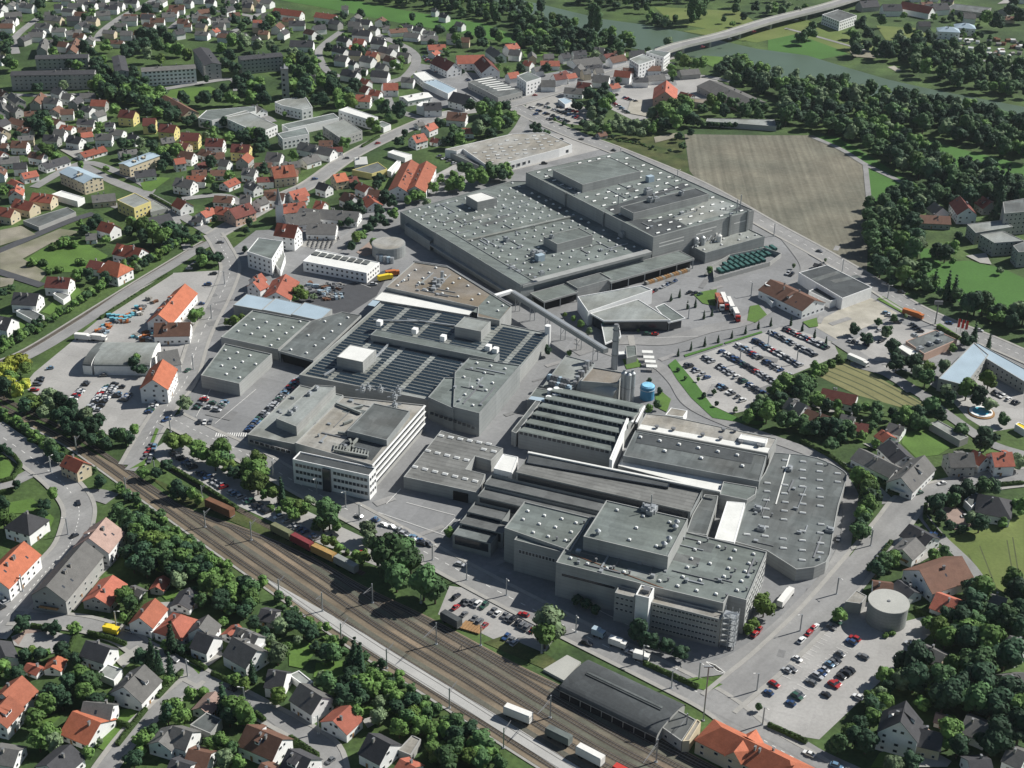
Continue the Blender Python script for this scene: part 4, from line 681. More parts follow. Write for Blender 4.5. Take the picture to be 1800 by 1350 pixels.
# ---- saw-tooth roofs
def sawtooth(name, label, P0, P1, depth, n, z0, z1, wall='w_fac2', roof='r_saw', hd=HS, pitch=None):
    """P0,P1 = ends of the nearest roof edge in the photograph; n teeth going away from it"""
    a = loc(hd, *P0, z0); c = loc(hd, *P1, z0); u0, u1 = a[0], c[0]; v0 = (a[1]+c[1])/2; s_ = depth/n
    base = [unl(hd, u0, v0), unl(hd, u1, v0), unl(hd, u1, v0+depth), unl(hd, u0, v0+depth)]; b = MB(); b.prism(base, 0, z0); o = b.obj(name, [M[wall]]); o['label'] = label; o['category'] = 'building'
    for k in range(n):
        v = v0+s_*k; b = MB(); X = lambda u, vv, z: (*unl(hd, u, vv), z)
        vs = [X(u0, v+.05, z0), X(u1, v+.05, z0), X(u1, v+.05, z1), X(u0, v+.05, z1), X(u1, v+s_*.98, z0+.2), X(u0, v+s_*.98, z0+.2)]
        b.add(vs, [(3, 2, 4, 5)], 1); b.add(vs, [(0, 3, 5), (1, 4, 2)], 2); b.add(vs, [(0, 1, 2, 3)], 2)
        q = [X(u0, v-.25, z1-.02), X(u1, v-.25, z1-.02), X(u1, v+.5, z1+.14), X(u0, v+.5, z1+.14)]; b.add(q, [(0, 1, 2, 3)], 1)
        w_ = u0+.5
        while w_ < u1-2: b.add([X(w_, v, z0+.35), X(w_+1.7, v, z0+.35), X(w_+1.7, v, z1-.25), X(w_, v, z1-.25)], [(0, 1, 2, 3)], 0); w_ += 2.3
        b.obj('roof_tooth', [M['glass'], M[roof], M[wall]], o)
    return o
sawtooth('sawtooth_hall', 'saw-tooth roofed hall with six glazed teeth near the blue water tank', T11(45, 372), T11(690, 515), 50, 6, 7.2, 9.3, 'w_fac', 'r_flat')
Pz = fpoly([T11(0, 300), T11(60, 200), T11(180, 130), T11(250, 150), T11(60, 370), T11(20, 380)], 7); building('side_strip', 'narrow dark grey roof strip left of the glazed roof teeth', fpoly([T11(-5, 350), T11(165, 135), T11(205, 140), T11(30, 365)], 7.3), 7.3, 'w_fac', 'r_mid', .2)
Pz = fpoly([T11(680, 500), T11(745, 350), T11(810, 255), T11(830, 270), T11(745, 520), T11(730, 575), T11(678, 560)], 12.5); building('gable_wall', 'bright white sunlit wall capping the right end of the glazed roof teeth', fpoly([T11(680, 545), T11(800, 258), T11(815, 262), T11(700, 555)], 10.2), 10.2, 'w_white', 'r_white', .1)
Pz = fpoly([T11(320, 130), T11(365, 75), T11(880, 190), T11(860, 262), T11(790, 250)], 6.5); building('link_roof', 'dirty pale roof strip behind the glazed roof teeth, below the silos', fpoly([T11(310, 140), T11(350, 100), T11(900, 225), T11(870, 270)], 6.5), 6.5, 'w_fac', 'r_tan', .2)
Pz = fpoly([T11(775, 520), T11(860, 345), T11(1778, 520), T11(1725, 700)], 9.5); lng = building('long_hall', 'long grey-green roofed hall with a dark strip and small domes along it', Pz, 9.5, 'w_fac2', 'r_mid', .3)
sheet('dark_roofing', lng, fpoly([T11(862, 428), T11(885, 365), T11(1692, 508), T11(1672, 578)], 9.3), 9.34, 'r_dark')
for i in range(6): p = at(*T11(895+i*135, 395+i*25), 9.3); inst('skylight', DOME, (p[0], p[1], 9.3), HS, lng)
for (u, v) in ((1065, 490), (1320, 540), (1607, 595)): p = at(*T11(u, v), 9.3); inst('skylight', DOME, (p[0], p[1], 9.25), HS, lng)
Pz = fpoly([T11(872, 335), T11(935, 225), T11(1090, 240), T11(1850, 400), T11(1790, 505)], 7.5); o = building('weathered_hall', 'long hall with a dirty whitish weathered roof beside the curved works road', Pz, 7.5, 'w_fac', 'r_tan', .3); sheet('white_coating', o, fpoly([T11(880, 330), T11(895, 300), T11(1800, 468), T11(1785, 500)], 7.25), 7.28, 'r_white')
scatter('roof_vent', VENT, o, [T11(1010, 330), T11(1125, 345), T11(1330, 385), T11(1455, 410), T11(1595, 435), T11(1720, 460), T11(1555, 355), T11(1475, 350)], 7.2, HS, (2, 2, 1)); part('roof_box', o, fpoly([T11(1580, 400), T11(1600, 368), T11(1787, 400), T11(1770, 435)], 9), 7, 9, 'w_white', 'r_white', .15)
Pz = fpoly([T11(1070, 235), T11(1110, 185), T11(1225, 205), T11(1195, 250)], 4); building('storage_hut', 'small white flat roof alone on the verge right of the blue water tank', Pz, 4, 'w_white', 'r_tan', .15)
Pz = fpoly([T11(740, 585), T11(770, 532), T11(1725, 708), T11(1700, 735), T11(1460, 700), T11(1455, 778), T11(1100, 705), T11(1110, 650)], 6.5); building('link_roof', 'long pale cream strip roof in front of the grey-green long hall', fpoly([T11(740, 590), T11(765, 535), T11(1480, 672), T11(1455, 780)], 6.3), 6.3, 'w_fac', 'r_white', .2)
Pz = fpoly([T11(85, 560), T11(110, 490), T11(1110, 685), T11(1095, 745)], 11); o = building('glazed_monitor', 'long dark glazed roof monitor with a white ridge line', fpoly([T11(100, 570), T11(118, 492), T11(1110, 690), T11(1090, 740)], 10.3), 10.3, 'glass', 'r_dark', .2)
b = MB(); p = at(*T11(112, 492), 11); q = at(*T11(1455, 765), 11); b.bar((p[0], p[1], 10.6), (q[0], q[1], 10.6), 1.2, .7); b.obj('ridge_cap', M['r_white'], o)
# dark multi-bay sheds: four bays stepping down to the left
def bay(label, a_, c_, z, dep, roof='r_saw'):
    a = loc(HS, *a_, z); c = loc(HS, *c_, z); v = (a[1]+c[1])/2; P = [unl(HS, a[0], v), unl(HS, c[0], v), unl(HS, c[0], v+dep), unl(HS, a[0], v+dep)]
    b = MB(); X = P; b.prism(X, 0, z, 1, False); b.add([(X[0][0], X[0][1], z), (X[1][0], X[1][1], z), (X[2][0], X[2][1], z-1.4), (X[3][0], X[3][1], z-1.4)], [(0, 1, 2, 3)], 0)
    o = b.obj('shed_bay', [M[roof], M['w_fac2']]); o['label'] = label; o['category'] = 'building'; o['group'] = 'dark sheds stepping down the yard'
    d = (np.array(P[1])-np.array(P[0])); L = np.linalg.norm(d); d /= L; nn = np.array([d[1], -d[0]]); p = np.array(P[0])+d*1+nn*.04; q = np.array(P[1])-d*1+nn*.04
    b = MB(); b.add([(p[0], p[1], z-4.6), (q[0], q[1], z-4.6), (q[0], q[1], z-.6), (p[0], p[1], z-.6)], [(0, 1, 2, 3)]); b.obj('window_band', M['glass'], o); return o
bay('widest dark brown-grey shed roof, just below the long glazed monitor', T11(15, 650), T11(1255, 895), 10.2, 19.5, 'r_corr')
bay('narrow dark shed roof, first below the widest dark shed', T10(1565, 735+20), T11(1150, 985), 9.4, 8.5)
bay('narrow dark shed roof, second below the widest dark shed', T10(1520, 835), T11(640, 968), 8.8, 8.5)
bay('narrow dark shed roof, third below the widest dark shed', T10(1475, 910), T10(1720, 968), 8.2, 8.5)
bay('dark shed roof second from the road, left of the tall block', T10(1420, 990), T10(1725, 1060), 7.6, 8.5)
bay('lowest dark shed roof beside the road, left of the tall block', T10(1370, 1070), T10(1640, 1130), 7.0, 8.5, 'r_mid')
Pz = fpoly([T11(1300, 860), T11(1345, 790), T11(1440, 800), T11(1430, 850), T11(1360, 1075), T11(1215, 1055), T11(1260, 930)], 7.5); building('lean_to_roof', 'grey sloping lean-to roof right of the dark sheds', Pz, 7.5, 'w_fac', 'r_mid', .2)
Pz = fpoly([T11(1415, 1098), T11(1500, 838), T11(1627, 850), T11(1552, 1124)], 8.5); building('white_roof', 'bright white oblong roof standing out of the grey roofs', Pz, 8.5, 'w_white', 'r_white', .1)
Pz = fpoly([T11(1450, 790), T11(1475, 700), T11(1710, 740), T11(1700, 790), T11(1640, 830)], 7.8); building('link_roof', 'small grey roof with white domes above the bright white oblong roof', Pz, 7.8, 'w_fac', 'r_flat', .3)
def T12(u, v): return T(12, u, v)
Pz = fpoly([T11(1560, 1130), T11(1640, 820), T12(-90, 830), T12(-40, 480), T12(240, 510), T12(400, 555), T12(553, 645), T12(500, 860), T12(425, 1270), T12(180, 1310), T12(0, 1240), T11(1787, 1180)], 6)
Pz = fpoly([T11(1555, 1120), T11(1640, 825), (1345, 830), (1360, 795), (1412, 799), (1438, 805), (1456, 812), (1472, 820), (1483, 827), (1489, 833), (1487, 846), (1474, 888), (1466, 930), (1459, 975), (1452, 988), (1432, 997), (1400, 1001), (1375, 985), (1348, 968)], 6); est = building('east_hall', 'wide mid-grey hall with oblong rooflights and patched roofing at the right end of the works', Pz, 6, 'w_fac', 'r_mid', .3)
skylights(est, HS-1.37+1.5708, Pz, 5.7, 7.5, 7.0, (), .12, LDOME, 3, .03, .3, rot=0)
for pts in ([T12(30, 690), T12(95, 680), T12(80, 770), T12(20, 760)], [T12(80, 800), T12(490, 870), T12(480, 900), T12(70, 840)], [T12(250, 980), T12(330, 985), T12(320, 1040), T12(240, 1030)], [T12(240, 1040), T12(380, 1050), T12(370, 1100), T12(225, 1085)]): sheet('roof_patch', est, fpoly(pts, 5.7), 5.73+nz()*.01, 'r_flat2')
b = MB(); p = at(*T12(153, 515), 5.8); q = at(*T12(55, 860), 5.8); b.bar((p[0], p[1], 5.8), (q[0], q[1], 5.8), .5, .5); b.obj('expansion_joint', M['r_white'], est); scatter('roof_unit', UNIT, est, [T11(1715, 900), T11(1740, 1040), T12(150, 620), T12(430, 1050)], 5.7, HS, (1.3, 1.3, 1.0))
# ---- tall south block
PB = fpoly([I1(388, 462), I1(425, 395), I1(480, 385), I1(565, 290), I1(1210, 270), I1(1722, 396), I1(1592, 702), I1(1480, 672), I1(1440, 730)], 16)
PB = fpoly([I1(387, 462), I1(430, 392), I1(610, 175), I1(1210, 268), I1(1722, 396), I1(1592, 702), I1(1478, 672), I1(1446, 722), I1(1065, 632)], 16)
sth = building('south_block', 'tall grey factory block with many small roof domes at the bottom of the works', PB, 16, 'w_fac', 'r_flat', .5); zb = sth['_zr']
PC = frect(HS, I1(1096, 427), I1(705, 70), 22); part('high_storey', sth, PC, zb-.1, 22, 'w_fac', 'r_flat', .4)
skylights(sth, HS, PC, 21.7, 11, 9, (), .2, None, 4); 
b = MB()
for (u, v) in ((650, 285), (1150, 225), (1140, 255), (1100, 330), (1070, 365)):
    p = at(*I1(u, v), 21.7); b = MB(); b.cyl((p[0], p[1], 21.6), .8, .8, 1.8, 8); b.cyl((p[0], p[1], 23.4), 1.3, .3, .9, 8); b.obj('roof_cowl', M['metal'], sth)
scatter('roof_unit', UNIT, sth, [I1(960, 135), I1(985, 150), I1(1000, 140)], 21.7, HS, (1.6, 1.6, 1.3)); b = MB(); p = at(*I1(985, 140), 21.7); b.cyl((p[0], p[1], 21.6), .25, .2, 8, 8); b.obj('exhaust_stack', M['metal'], sth)
skylights(sth, HS, PB, zb, 7.2, 6.2, (inset(PC, -2.5),), .12, None, 3, .4, .5)
b = MB(); p = at(*I1(480, 410), zb); q = at(*I1(1065, 628), zb); q2_ = at(*I1(1440, 722), zb); b.bar((p[0], p[1], zb+.1), (q[0], q[1], zb+.1), .35, .2); b.obj('cable_run', M['rust'], sth)
PL_ = fpoly([I1(60, 247), I1(186, 80), I1(608, 183), I1(478, 392)], 16); wb = building('south_west_block', 'grey block with white domes left of the tall storey', PL_, 16.2, 'w_fac', 'r_flat', .5); skylights(wb, HS, PL_, 15.7, 7, 6.5, (), .12, None, 3, .3, .5)
PL2 = fpoly([I1(122, 325), I1(155, 280), I1(480, 385), I1(425, 402)], 14.5); PL2 = fpoly([I1(122, 326), I1(155, 282), I1(475, 372), I1(420, 404)], 14.5); part('front_strip', wb, PL2, 0, 15.0, 'w_fac', 'r_flat', .4)
# facade windows
def facade(parent, P_, Q_, z, zs_, n, sc, t0=.02, t1=.98): windows(parent, at(*P_, z), at(*Q_, z), zs_, n, sc=sc, t0=t0, t1=t1, out=.06)
facade(sth, I1(387, 462), I1(1065, 632), 16, (11.0,), 26, (.9, 1, 1.0), .06, .56); facade(wb, I1(122, 326), I1(420, 404), 14.5, (10.2,), 12, (.9, 1, 1.2), .1, .95)
windows(sth, at(*I1(1592, 702), 16), at(*I1(1722, 396), 16), (3, 6.4, 9.8, 13.2), 9, sc=(1.8, 1, .9), out=.06)
b = MB(); PO = frect(HS, I1(1428, 826), I1(1010, 670), 13); ofo = building('south_offices', 'five-storey beige office strip along the front of the tall grey block', PO, 13, 'w_fac', 'r_tan', .5); windows(ofo, PO[0], PO[1], (2, 4.6, 7.2, 9.8, 12.0), 18, sc=(1.0, 1, .62))
PO2 = frect(HS, I1(885, 690), I1(785, 612), 13); o = building('south_offices', 'short beige office block left of the white stair tower', PO2, 13.2, 'w_fac', 'r_tan', .5); windows(o, PO2[0], PO2[1], (6.2, 8.8, 11.4), 4, sc=(1, 1, .62))
PT = frect(HS, I1(975, 690), I1(925, 605), 17.5); o = building('stair_tower', 'white stair tower standing between the two beige office strips', PT, 17.5, 'w_white', 'r_tan', .6)
p = at(*I1(960, 640), 17.5); b = MB(); b.box((p[0], p[1], 17), (2.5, 2.5, 1.5), HS); b.obj('hatch', M['steel'], o)
# steel escape stairs
p = at(*I1(1475, 1000), 0); t = empty('escape_stair', (p[0], p[1]+1, 0), HS); t['label'] = 'open steel escape stair tower at the right end of the beige offices'; t['category'] = 'stairs'
b = MB(); [b.box((x, y, 0), (.25, .25, 16.5)) for x in (-2.6, 2.6) for y in (-2, 2)]; [b.box((x, y, 0), (.2, .2, 16.5)) for x in (0,) for y in (-2, 2)]; b.obj('frame', M['metal'], t)
for k in range(6):
    b = MB(); b.box((0, 0, 2.6*k+1.2), (5.4, 4.2, .18)); b.obj('landing', M['metal'], t); b = MB(); b.bar((-2.4, -1, 2.6*k+1.3), (2.4, -1, 2.6*k+3.9), .9, .2); b.obj('flight', M['metal'], t)
    b = MB(); b.box((0, -2.05, 2.6*k+2.3), (5.4, .08, .12)); b.box((2.65, 0, 2.6*k+2.3), (.08, 4.1, .12)); b.box((0, -2.05, 2.6*k+1.8), (5.4, .06, .08)); b.obj('railing', M['metal'], t)
PG = fpoly([I1(1478, 672), I1(1592, 702), I1(1575, 740), I1(1470, 712)], 16)
for o_, P_, z_, n_, sd_ in ((nor, Pn, zn, 8, 3), (ann, Pa, ann['_zr'], 6, 5), (est, Pz, 5.72, 6, 6), (sth, PB, zb, 16, 7), (wst, Px, wst['_zr'], 4, 9), (off, Pm, zo, 8, 4)): clutter(o_, P_, z_, HS, n_, sd_)
# ---- chimney, silos, tanks
p = at(1079.3, 648, 0); b = MB(); b.cyl((p[0], p[1], 0), 1.7, 1.45, 24.5, 20); b.cyl((p[0], p[1], 24.5), 1.2, 1.2, .7, 16, 1); o = b.obj('chimney', [M['metal'], M['steel']]); setp(o, 'tall grey steel chimney beside the heating plant', 'chimney')
for z in (8, 16, 22): b = MB(); b.cyl((p[0], p[1], z), 1.8, 1.8, .3, 20); b.obj('chimney_band', M['steel'], o)
b = MB(); b.bar((p[0]+1.4, p[1]-1.1, 0), (p[0]+1.25, p[1]-1.0, 24), .35); b.obj('ladder', M['metal'], o)
for i, (u, v) in enumerate(((785, 1235), (815, 1245), (843, 1235))):
    q = at(*T7(u, v), 17); b = MB(); b.cyl((q[0], q[1], 0), 1.55, 1.55, 15.5, 16); b.cyl((q[0], q[1], 15.5), 1.55, .4, 1.2, 16); o = b.obj('silo', M['metal']); o['label'] = ('leftmost', 'middle', 'rightmost')[i]+' of three tall metal silos right of the tan-roofed plant'; o['category'] = 'silo'; o['group'] = 'tall metal silos'
    b = MB(); b.cyl((q[0], q[1], 8), 1.65, 1.65, .25, 16); b.obj('hoop', M['steel'], o); b = MB(); b.box((q[0], q[1], 16.5), (1.2, .8, .9)); b.obj('filter', M['metal'], o)
p = at(1137, 700, 0); b = MB(); b.cyl((p[0], p[1], 0), 3.5, 3.5, 7.0, 24); o = b.obj('water_tank', M['blue']); setp(o, 'round blue water tank with a light blue lid', 'tank')
b = MB(); b.cyl((p[0], p[1], 7.0), 3.4, 2.8, .7, 24); b.obj('lid', mat('lid_blue', (.25, .55, .75)), o); b = MB(); b.cyl((p[0], p[1], 5.3), 3.8, 3.8, .35, 24); b.obj('gallery_ring', M['r_B'], o)
a, c = at(*T11(925, 175), 6), at(*T11(865, 310), 6); b = MB(); b.bar((a[0], a[1], 6), (c[0], c[1], 7.6), .8); b.bar((a[0]-2, a[1], 6), (c[0]-2, c[1], 7.6), .8); setp(b.obj('pipe_bridge', M['w_white']), 'pair of pale pipes joining the blue tank and the weathered roof', 'pipe')
PP = fpoly([T7(480, 1330), T7(560, 1210), T7(780, 1255), T7(760, 1350), T11(740, 30), T11(725, 150), T11(480, 80)], 11); PP = fpoly([T11(480, 0), T7(565, 1212), T7(785, 1250), T11(735, 20)], 11); o = building('heating_plant', 'heating plant with a tan gravel roof at the foot of the silos', PP, 11, 'w_fac', 'r_brown', .6)
a, c = at(*T11(480, 30), 5), at(*T11(735, 105), 5); b = MB(); d = (c-a); L = np.linalg.norm(d); d /= L; nn = np.array([d[1], -d[0]]); m0 = a-nn*1.5; n_ = 10
for k in range(n_):
    th0 = math.pi*k/n_*.5; th1 = math.pi*(k+1)/n_*.5; pts = []
    for th in (th0, th1):
        q = a+nn*(5*math.sin(th)); r_ = c+nn*(5*math.sin(th)); z = 5.2*math.cos(th)+.2+4; pts += [(q[0], q[1], z), (r_[0], r_[1], z)]
    b.add(pts, [(0, 2, 3, 1)])
q = a+nn*5; r_ = c+nn*5; b.add([(q[0], q[1], 0), (r_[0], r_[1], 0), (r_[0], r_[1], 4.2), (q[0], q[1], 4.2)], [(0, 1, 2, 3)])
b.obj('curved_front', M['conc'], o)
PP = fpoly([T7(225, 1330), T7(330, 1180), T7(380, 1120), T7(575, 1180), T7(480, 1300), T11(470, 30), T11(390, 50), T11(230, 10)], 6.5); PP = fpoly([T7(215, 1345), T7(375, 1130), T7(580, 1185), T7(455, 1345), T11(400, 60), T11(200, 30)], 6.5); o = building('pump_house', 'grey pump house crowded with coolers, left of the heating plant', PP, 6.5, 'w_fac2', 'r_flat2', .4)
for i in range(2):
    for j in range(6): p = at(*T7(265+j*24+i*10, 1275+j*6+i*45), 8); b = MB(); b.box((p[0], p[1], 6), (2.6, 2.2, 2.4), HS); b.cyl((p[0], p[1], 8.4), .9, .9, .5, 10); b.obj('cooler', M['steel'] if (i+j) % 3 else M['r_B'], o)
for i in range(7): p = at(*T7(440+i*17, 1330-i*24), 7.5); b = MB(); b.cyl((p[0], p[1], 6), 1.1, 1.1, 3+i % 3, 10); b.obj('tank', M['metal'] if i % 2 else M['steel'], o)
PP = fpoly([T11(110, 110), T11(165, 60), T11(250, 80), T11(330, 60), T11(250, 150), T11(180, 145)], 5); o = building('pump_annex', 'low blue-roofed annex with white tanks above the saw-tooth hall', fpoly([T11(105, 130), T11(170, 45), T11(360, 80), T11(300, 150)], 6), 6, 'w_fac', 'r_flat', .3)
for (u, v) in ((265, 60), (310, 50), (300, 90), (255, 110)): p = at(*T11(u, v), 8); b = MB(); b.cyl((p[0], p[1], 5.7), 1.4, 1.4, 2.6, 10); b.bar((p[0], p[1], 8), (p[0]+3, p[1]-1, 8), .4); b.obj('tank', M['w_white'], o)
sheet('blue_cover', o, fpoly([T11(115, 125), T11(135, 105), T11(245, 120), T11(230, 145)], 6.3), 6.35, 'r_B')
# round concrete tank
p = at(1556.5, 1091, 0); 
b = MB(); b.cyl((p[0], p[1], 0), 7.6, 7.6, 9.0, 48); o = b.obj('storm_water_tank', M['tank']); setp(o, 'big round concrete storm tank with a cream flat lid', 'tank')
b = MB(); b.cyl((p[0], p[1], 9.0), 7.85, 7.75, .35, 48); b.obj('lid', M['conc'], o); b = MB(); b.cyl((p[0], p[1], 9.35), .7, .6, .3, 10); b.obj('hatch', M['steel'], o)
PP = fpoly([T(16, 540, 190), T(16, 615, 110), T(16, 690, 150), T(16, 650, 205)], 5); building('pump_room', 'low pale-roofed pump room touching the left side of the round concrete tank', PP, 5, 'w_grey', 'r_tan', .2)
# ================================================================ HOUSES
b = MB(); b.box((0, 0, -.55), (1.05, .12, 1.15), 0, 0); b.box((0, -.02, -.46), (.86, .14, .97), 0, 1); HWIN = b.mesh('window', [M['frame'], M['glass']])
b = MB(); b.box((0, 0, 0), (1.1, .12, 2.1), 0, 0); b.box((0, -.02, .1), (.9, .14, 1.9), 0, 1); HDOOR = b.mesh('door', [M['frame'], M['wood']])
b = MB(); b.box((0, 0, -1.2), (.6, .9, 2.2), 0, 0); b.box((0, 0, 1.0), (.75, 1.05, .15), 0, 1); CHIM = b.mesh('chimney', [M['stone'], M['steel']])
b = MB(); b.add([(-.5, -.7, -.35), (.5, -.7, -.35), (.5, .7, .5), (-.5, .7, .5)], [(0, 1, 2, 3)]); 
def house(x1, y1, x2, y2, w, h=5.2, rc='g', wc='w', pitch=None, hip=0.0, cat='house', kind=None, label=None, wins=None, group=None):
    pitch = pitch or (38 if h > 4.6 else 30); rz = w/2*math.tan(R_(pitch)); hr = h+rz
    a = at(x1, y1, hr); c = at(x2, y2, hr); d = c-a; L = np.linalg.norm(d)
    if L < 6: 
        m_ = (a+c)/2; d = d/L; a = m_-d*3; c = m_+d*3; L = 6
    d = d/np.linalg.norm(d); ang = math.atan2(d[1], d[0]); mx = (a+c)/2; X, Y = mx; l = L/2; W = w/2
    hp = hip*W if hip else 0; hl = max(l-hp*0, l); t = 0.22; ov = .45; oe = .35
    b = MB()
    if hip: hl = l+W*.55*hip
    b.prism([(-hl, -W), (hl, -W), (hl, W), (-hl, W)], 0, h, 0, False)
    if not hip: b.add([(-hl, -W, h), (-hl, W, h), (-hl, 0, hr), (hl, -W, h), (hl, W, h), (hl, 0, hr)], [(0, 2, 1), (3, 4, 5)])
    o = b.obj(kind or 'house', WALL[wc], None, (X, Y, 0), ang)
    tp = math.tan(R_(pitch)); b = MB(); E_ = W+ov; ze = h-ov*tp
    if hip:
        e = hl+ov; r = max(l*.35 if hip >= 1 else l*.8, e-E_*1.0); r = min(r, e-1.5)
        top = [(-e, -E_, ze+t), (e, -E_, ze+t), (e, E_, ze+t), (-e, E_, ze+t), (-r, 0, hr+t), (r, 0, hr+t)]
        b.add(top, [(0, 1, 5, 4), (2, 3, 4, 5), (1, 2, 5), (3, 0, 4)]); b.add([(-e, -E_, ze), (e, -E_, ze), (e, E_, ze), (-e, E_, ze)]+top[:4], [(0, 4, 7, 3), (0, 1, 5, 4), (1, 2, 6, 5), (2, 3, 7, 6), (3, 2, 1, 0)])
    else:
        e = hl+oe
        for s in (-1, 1):
            v = [(-e, s*E_, ze), (e, s*E_, ze), (e, 0, hr), (-e, 0, hr), (-e, s*E_, ze+t), (e, s*E_, ze+t), (e, 0, hr+t), (-e, 0, hr+t)]
            f = [(4, 5, 6, 7), (0, 1, 5, 4), (1, 2, 6, 5), (3, 0, 4, 7), (3, 2, 1, 0)]
            b.add(v, f if s < 0 else [q[::-1] for q in f])
    ro = b.obj('roof', ROOF[rc], o); ca_, sa_ = math.cos(ang), math.sin(ang); FOOT.append([(X+ca_*i*(hl+.5)-sa_*j*(W+.5), Y+sa_*i*(hl+.5)+ca_*j*(W+.5)) for i, j in ((-1, -1), (1, -1), (1, 1), (-1, 1))])
    py = px(X, Y, 0)[1]; size = 'small ' if L*w < 75 else ('large ' if L*w > 260 else '')
    if cat in ('house',) or L > 9:
        for i in range(1 if L < 12 else 2 if L < 22 else 3):
            cx = random.uniform(-.7, .7)*l*.7; cy = random.choice((-1, 1))*W*.25; inst('chimney', CHIM, (cx, cy, hr-abs(cy)*tp+.6), 0, ro)
    near = py > 250
    if wins is None: wins = py > 165
    if wins:
        vx, vy = -X, -Y; fl = max(1, int(h/2.6)); 
        for (p, q, nx, ny, gab) in (((-hl, -W), (hl, -W), 0, -1, 0), ((hl, W), (-hl, W), 0, 1, 0), ((hl, -W), (hl, W), 1, 0, 1), ((-hl, W), (-hl, -W), -1, 0, 1)):
            wx = math.cos(ang)*nx-math.sin(ang)*ny; wy = math.sin(ang)*nx+math.cos(ang)*ny
            if wx*vx+wy*vy < 0.12*math.hypot(vx, vy): continue
            LL = math.hypot(q[0]-p[0], q[1]-p[1]); n = max(1, int(LL/(3.3 if near else 4.5))); n = min(n, 7)
            if hip: gab = 0
            an = math.atan2(q[1]-p[1], q[0]-p[0])
            for k in range(fl+(1 if gab else 0)):
                if gab and k == fl: nn = 1 if w < 10.5 else 2; zz = h+rz*.32; ts = [.5] if nn == 1 else [.4, .6]
                else: nn = n; zz = 1.65+2.7*k; ts = [(i+.5)/n for i in range(n)]
                if zz+.6 > h and not (gab and k == fl): zz = h-.8
                for i, t_ in enumerate(ts):
                    if random.random() < .12: continue
                    inst('window', HWIN, (p[0]+(q[0]-p[0])*t_+nx*.03, p[1]+(q[1]-p[1])*t_+ny*.03, zz), an, o, (random.choice((1, 1.25, 1.5)), 1, 1))
            if not gab and near: inst('door', HDOOR, (p[0]+(q[0]-p[0])*.38+nx*.04, p[1]+(q[1]-p[1])*.38+ny*.04, 0), an, o)
        if near and L > 9 and random.random() < .55:     # roof windows
            for i in range(random.choice((1, 2, 2, 3))):
                s = 1 if random.random() < .5 else -1; xx = random.uniform(-.7, .7)*l; yy = s*W*random.uniform(.35, .7); z = hr-abs(yy)*tp+.27
                b = MB(); b.add([(-.4, -.55*s, -.55*tp*-1*-1 if False else 0), (.4, -.55*s, 0), (.4, .55*s, 0), (-.4, .55*s, 0)], [(0, 1, 2, 3)]); b.v = [(v[0], v[1], -s*v[1]*tp*1.0) for v in b.v]; b.obj('roof_window', M['glass'], o, (xx, yy, z))
    if py > 230 and not hip and L > 8.5 and w > 7.5 and h > 4 and random.random() < .5:
        for i in range(random.choice((1, 1, 2))):
            s = -1 if (math.sin(ang)*X-math.cos(ang)*Y) < 0 and False else random.choice((-1, 1)); xx = random.uniform(-.5, .5)*l; zb_ = hr-W*.62*tp; b = MB(); b.box((xx, s*W*.42, zb_), (1.7, W*.5, 1.5), 0, 0); b.add([(xx-1.05, s*W*.72, zb_+1.5), (xx+1.05, s*W*.72, zb_+1.5), (xx+1.05, s*W*.05, hr+.1), (xx-1.05, s*W*.05, hr+.1)], [(0, 1, 2, 3)], 1); b.add([(xx-.6, s*(W*.67+.03), zb_+.35), (xx+.6, s*(W*.67+.03), zb_+.35), (xx+.6, s*(W*.67+.03), zb_+1.3), (xx-.6, s*(W*.67+.03), zb_+1.3)], [(0, 1, 2, 3)], 2); b.obj('dormer', [WALL[wc], ROOF[rc], M['glass']], ro)
    if py > 600 and L > 9 and random.random() < .45:
        s = random.choice((-1, 1)); b = MB(); b.box((s*(hl+.7), random.uniform(-1, 1), 2.6 if h > 4 else .1), (1.4, W*1.1, .18)); b.box((s*(hl+1.35), 0, 2.7 if h > 4 else .2), (.08, W*1.1, .85)); b.obj('balcony', M['wood' if random.random() < .5 else 'frame'], o)
    if label: o['label'] = label; o['category'] = cat; 
    else: reg(o, f"{size}{WALLN[wc]} {cat} with a {ROOFN[rc]} {'hipped ' if hip else ''}roof", cat, X, Y, group or 'houses of the town', h)
    return o
def flat(pts, h, wc='w', rc='r_flat', name='flat_roofed_building', label=None, cat='building', desc=None, wins=0):
    P = fpoly(pts, h); b = MB(); vol(b, P, 0, h, .3); o = b.obj(name, [WALL[wc], M[rc]]); c = np.mean(np.array(P), axis=0)
    if label: o['label'] = label; o['category'] = cat
    else: reg(o, desc or f"{WALLN[wc]} flat-roofed {cat}", cat, c[0], c[1], None, h)
    if wins:
        for i in range(len(P)):
            a, d = np.array(P[i]), np.array(P[(i+1) % len(P)]); e = d-a; L = np.linalg.norm(e); nn = np.array([e[1], -e[0]])/L
            if nn@(-c) > .15*np.linalg.norm(c) and L > 5: windows(o, a, d, [1.9+2.9*k for k in range(max(1, int(h/2.9)))], max(2, min(wins, int(L/3.2))), me=HWIN, out=.04, sc=(1.3, 1, 1.1))
    return o
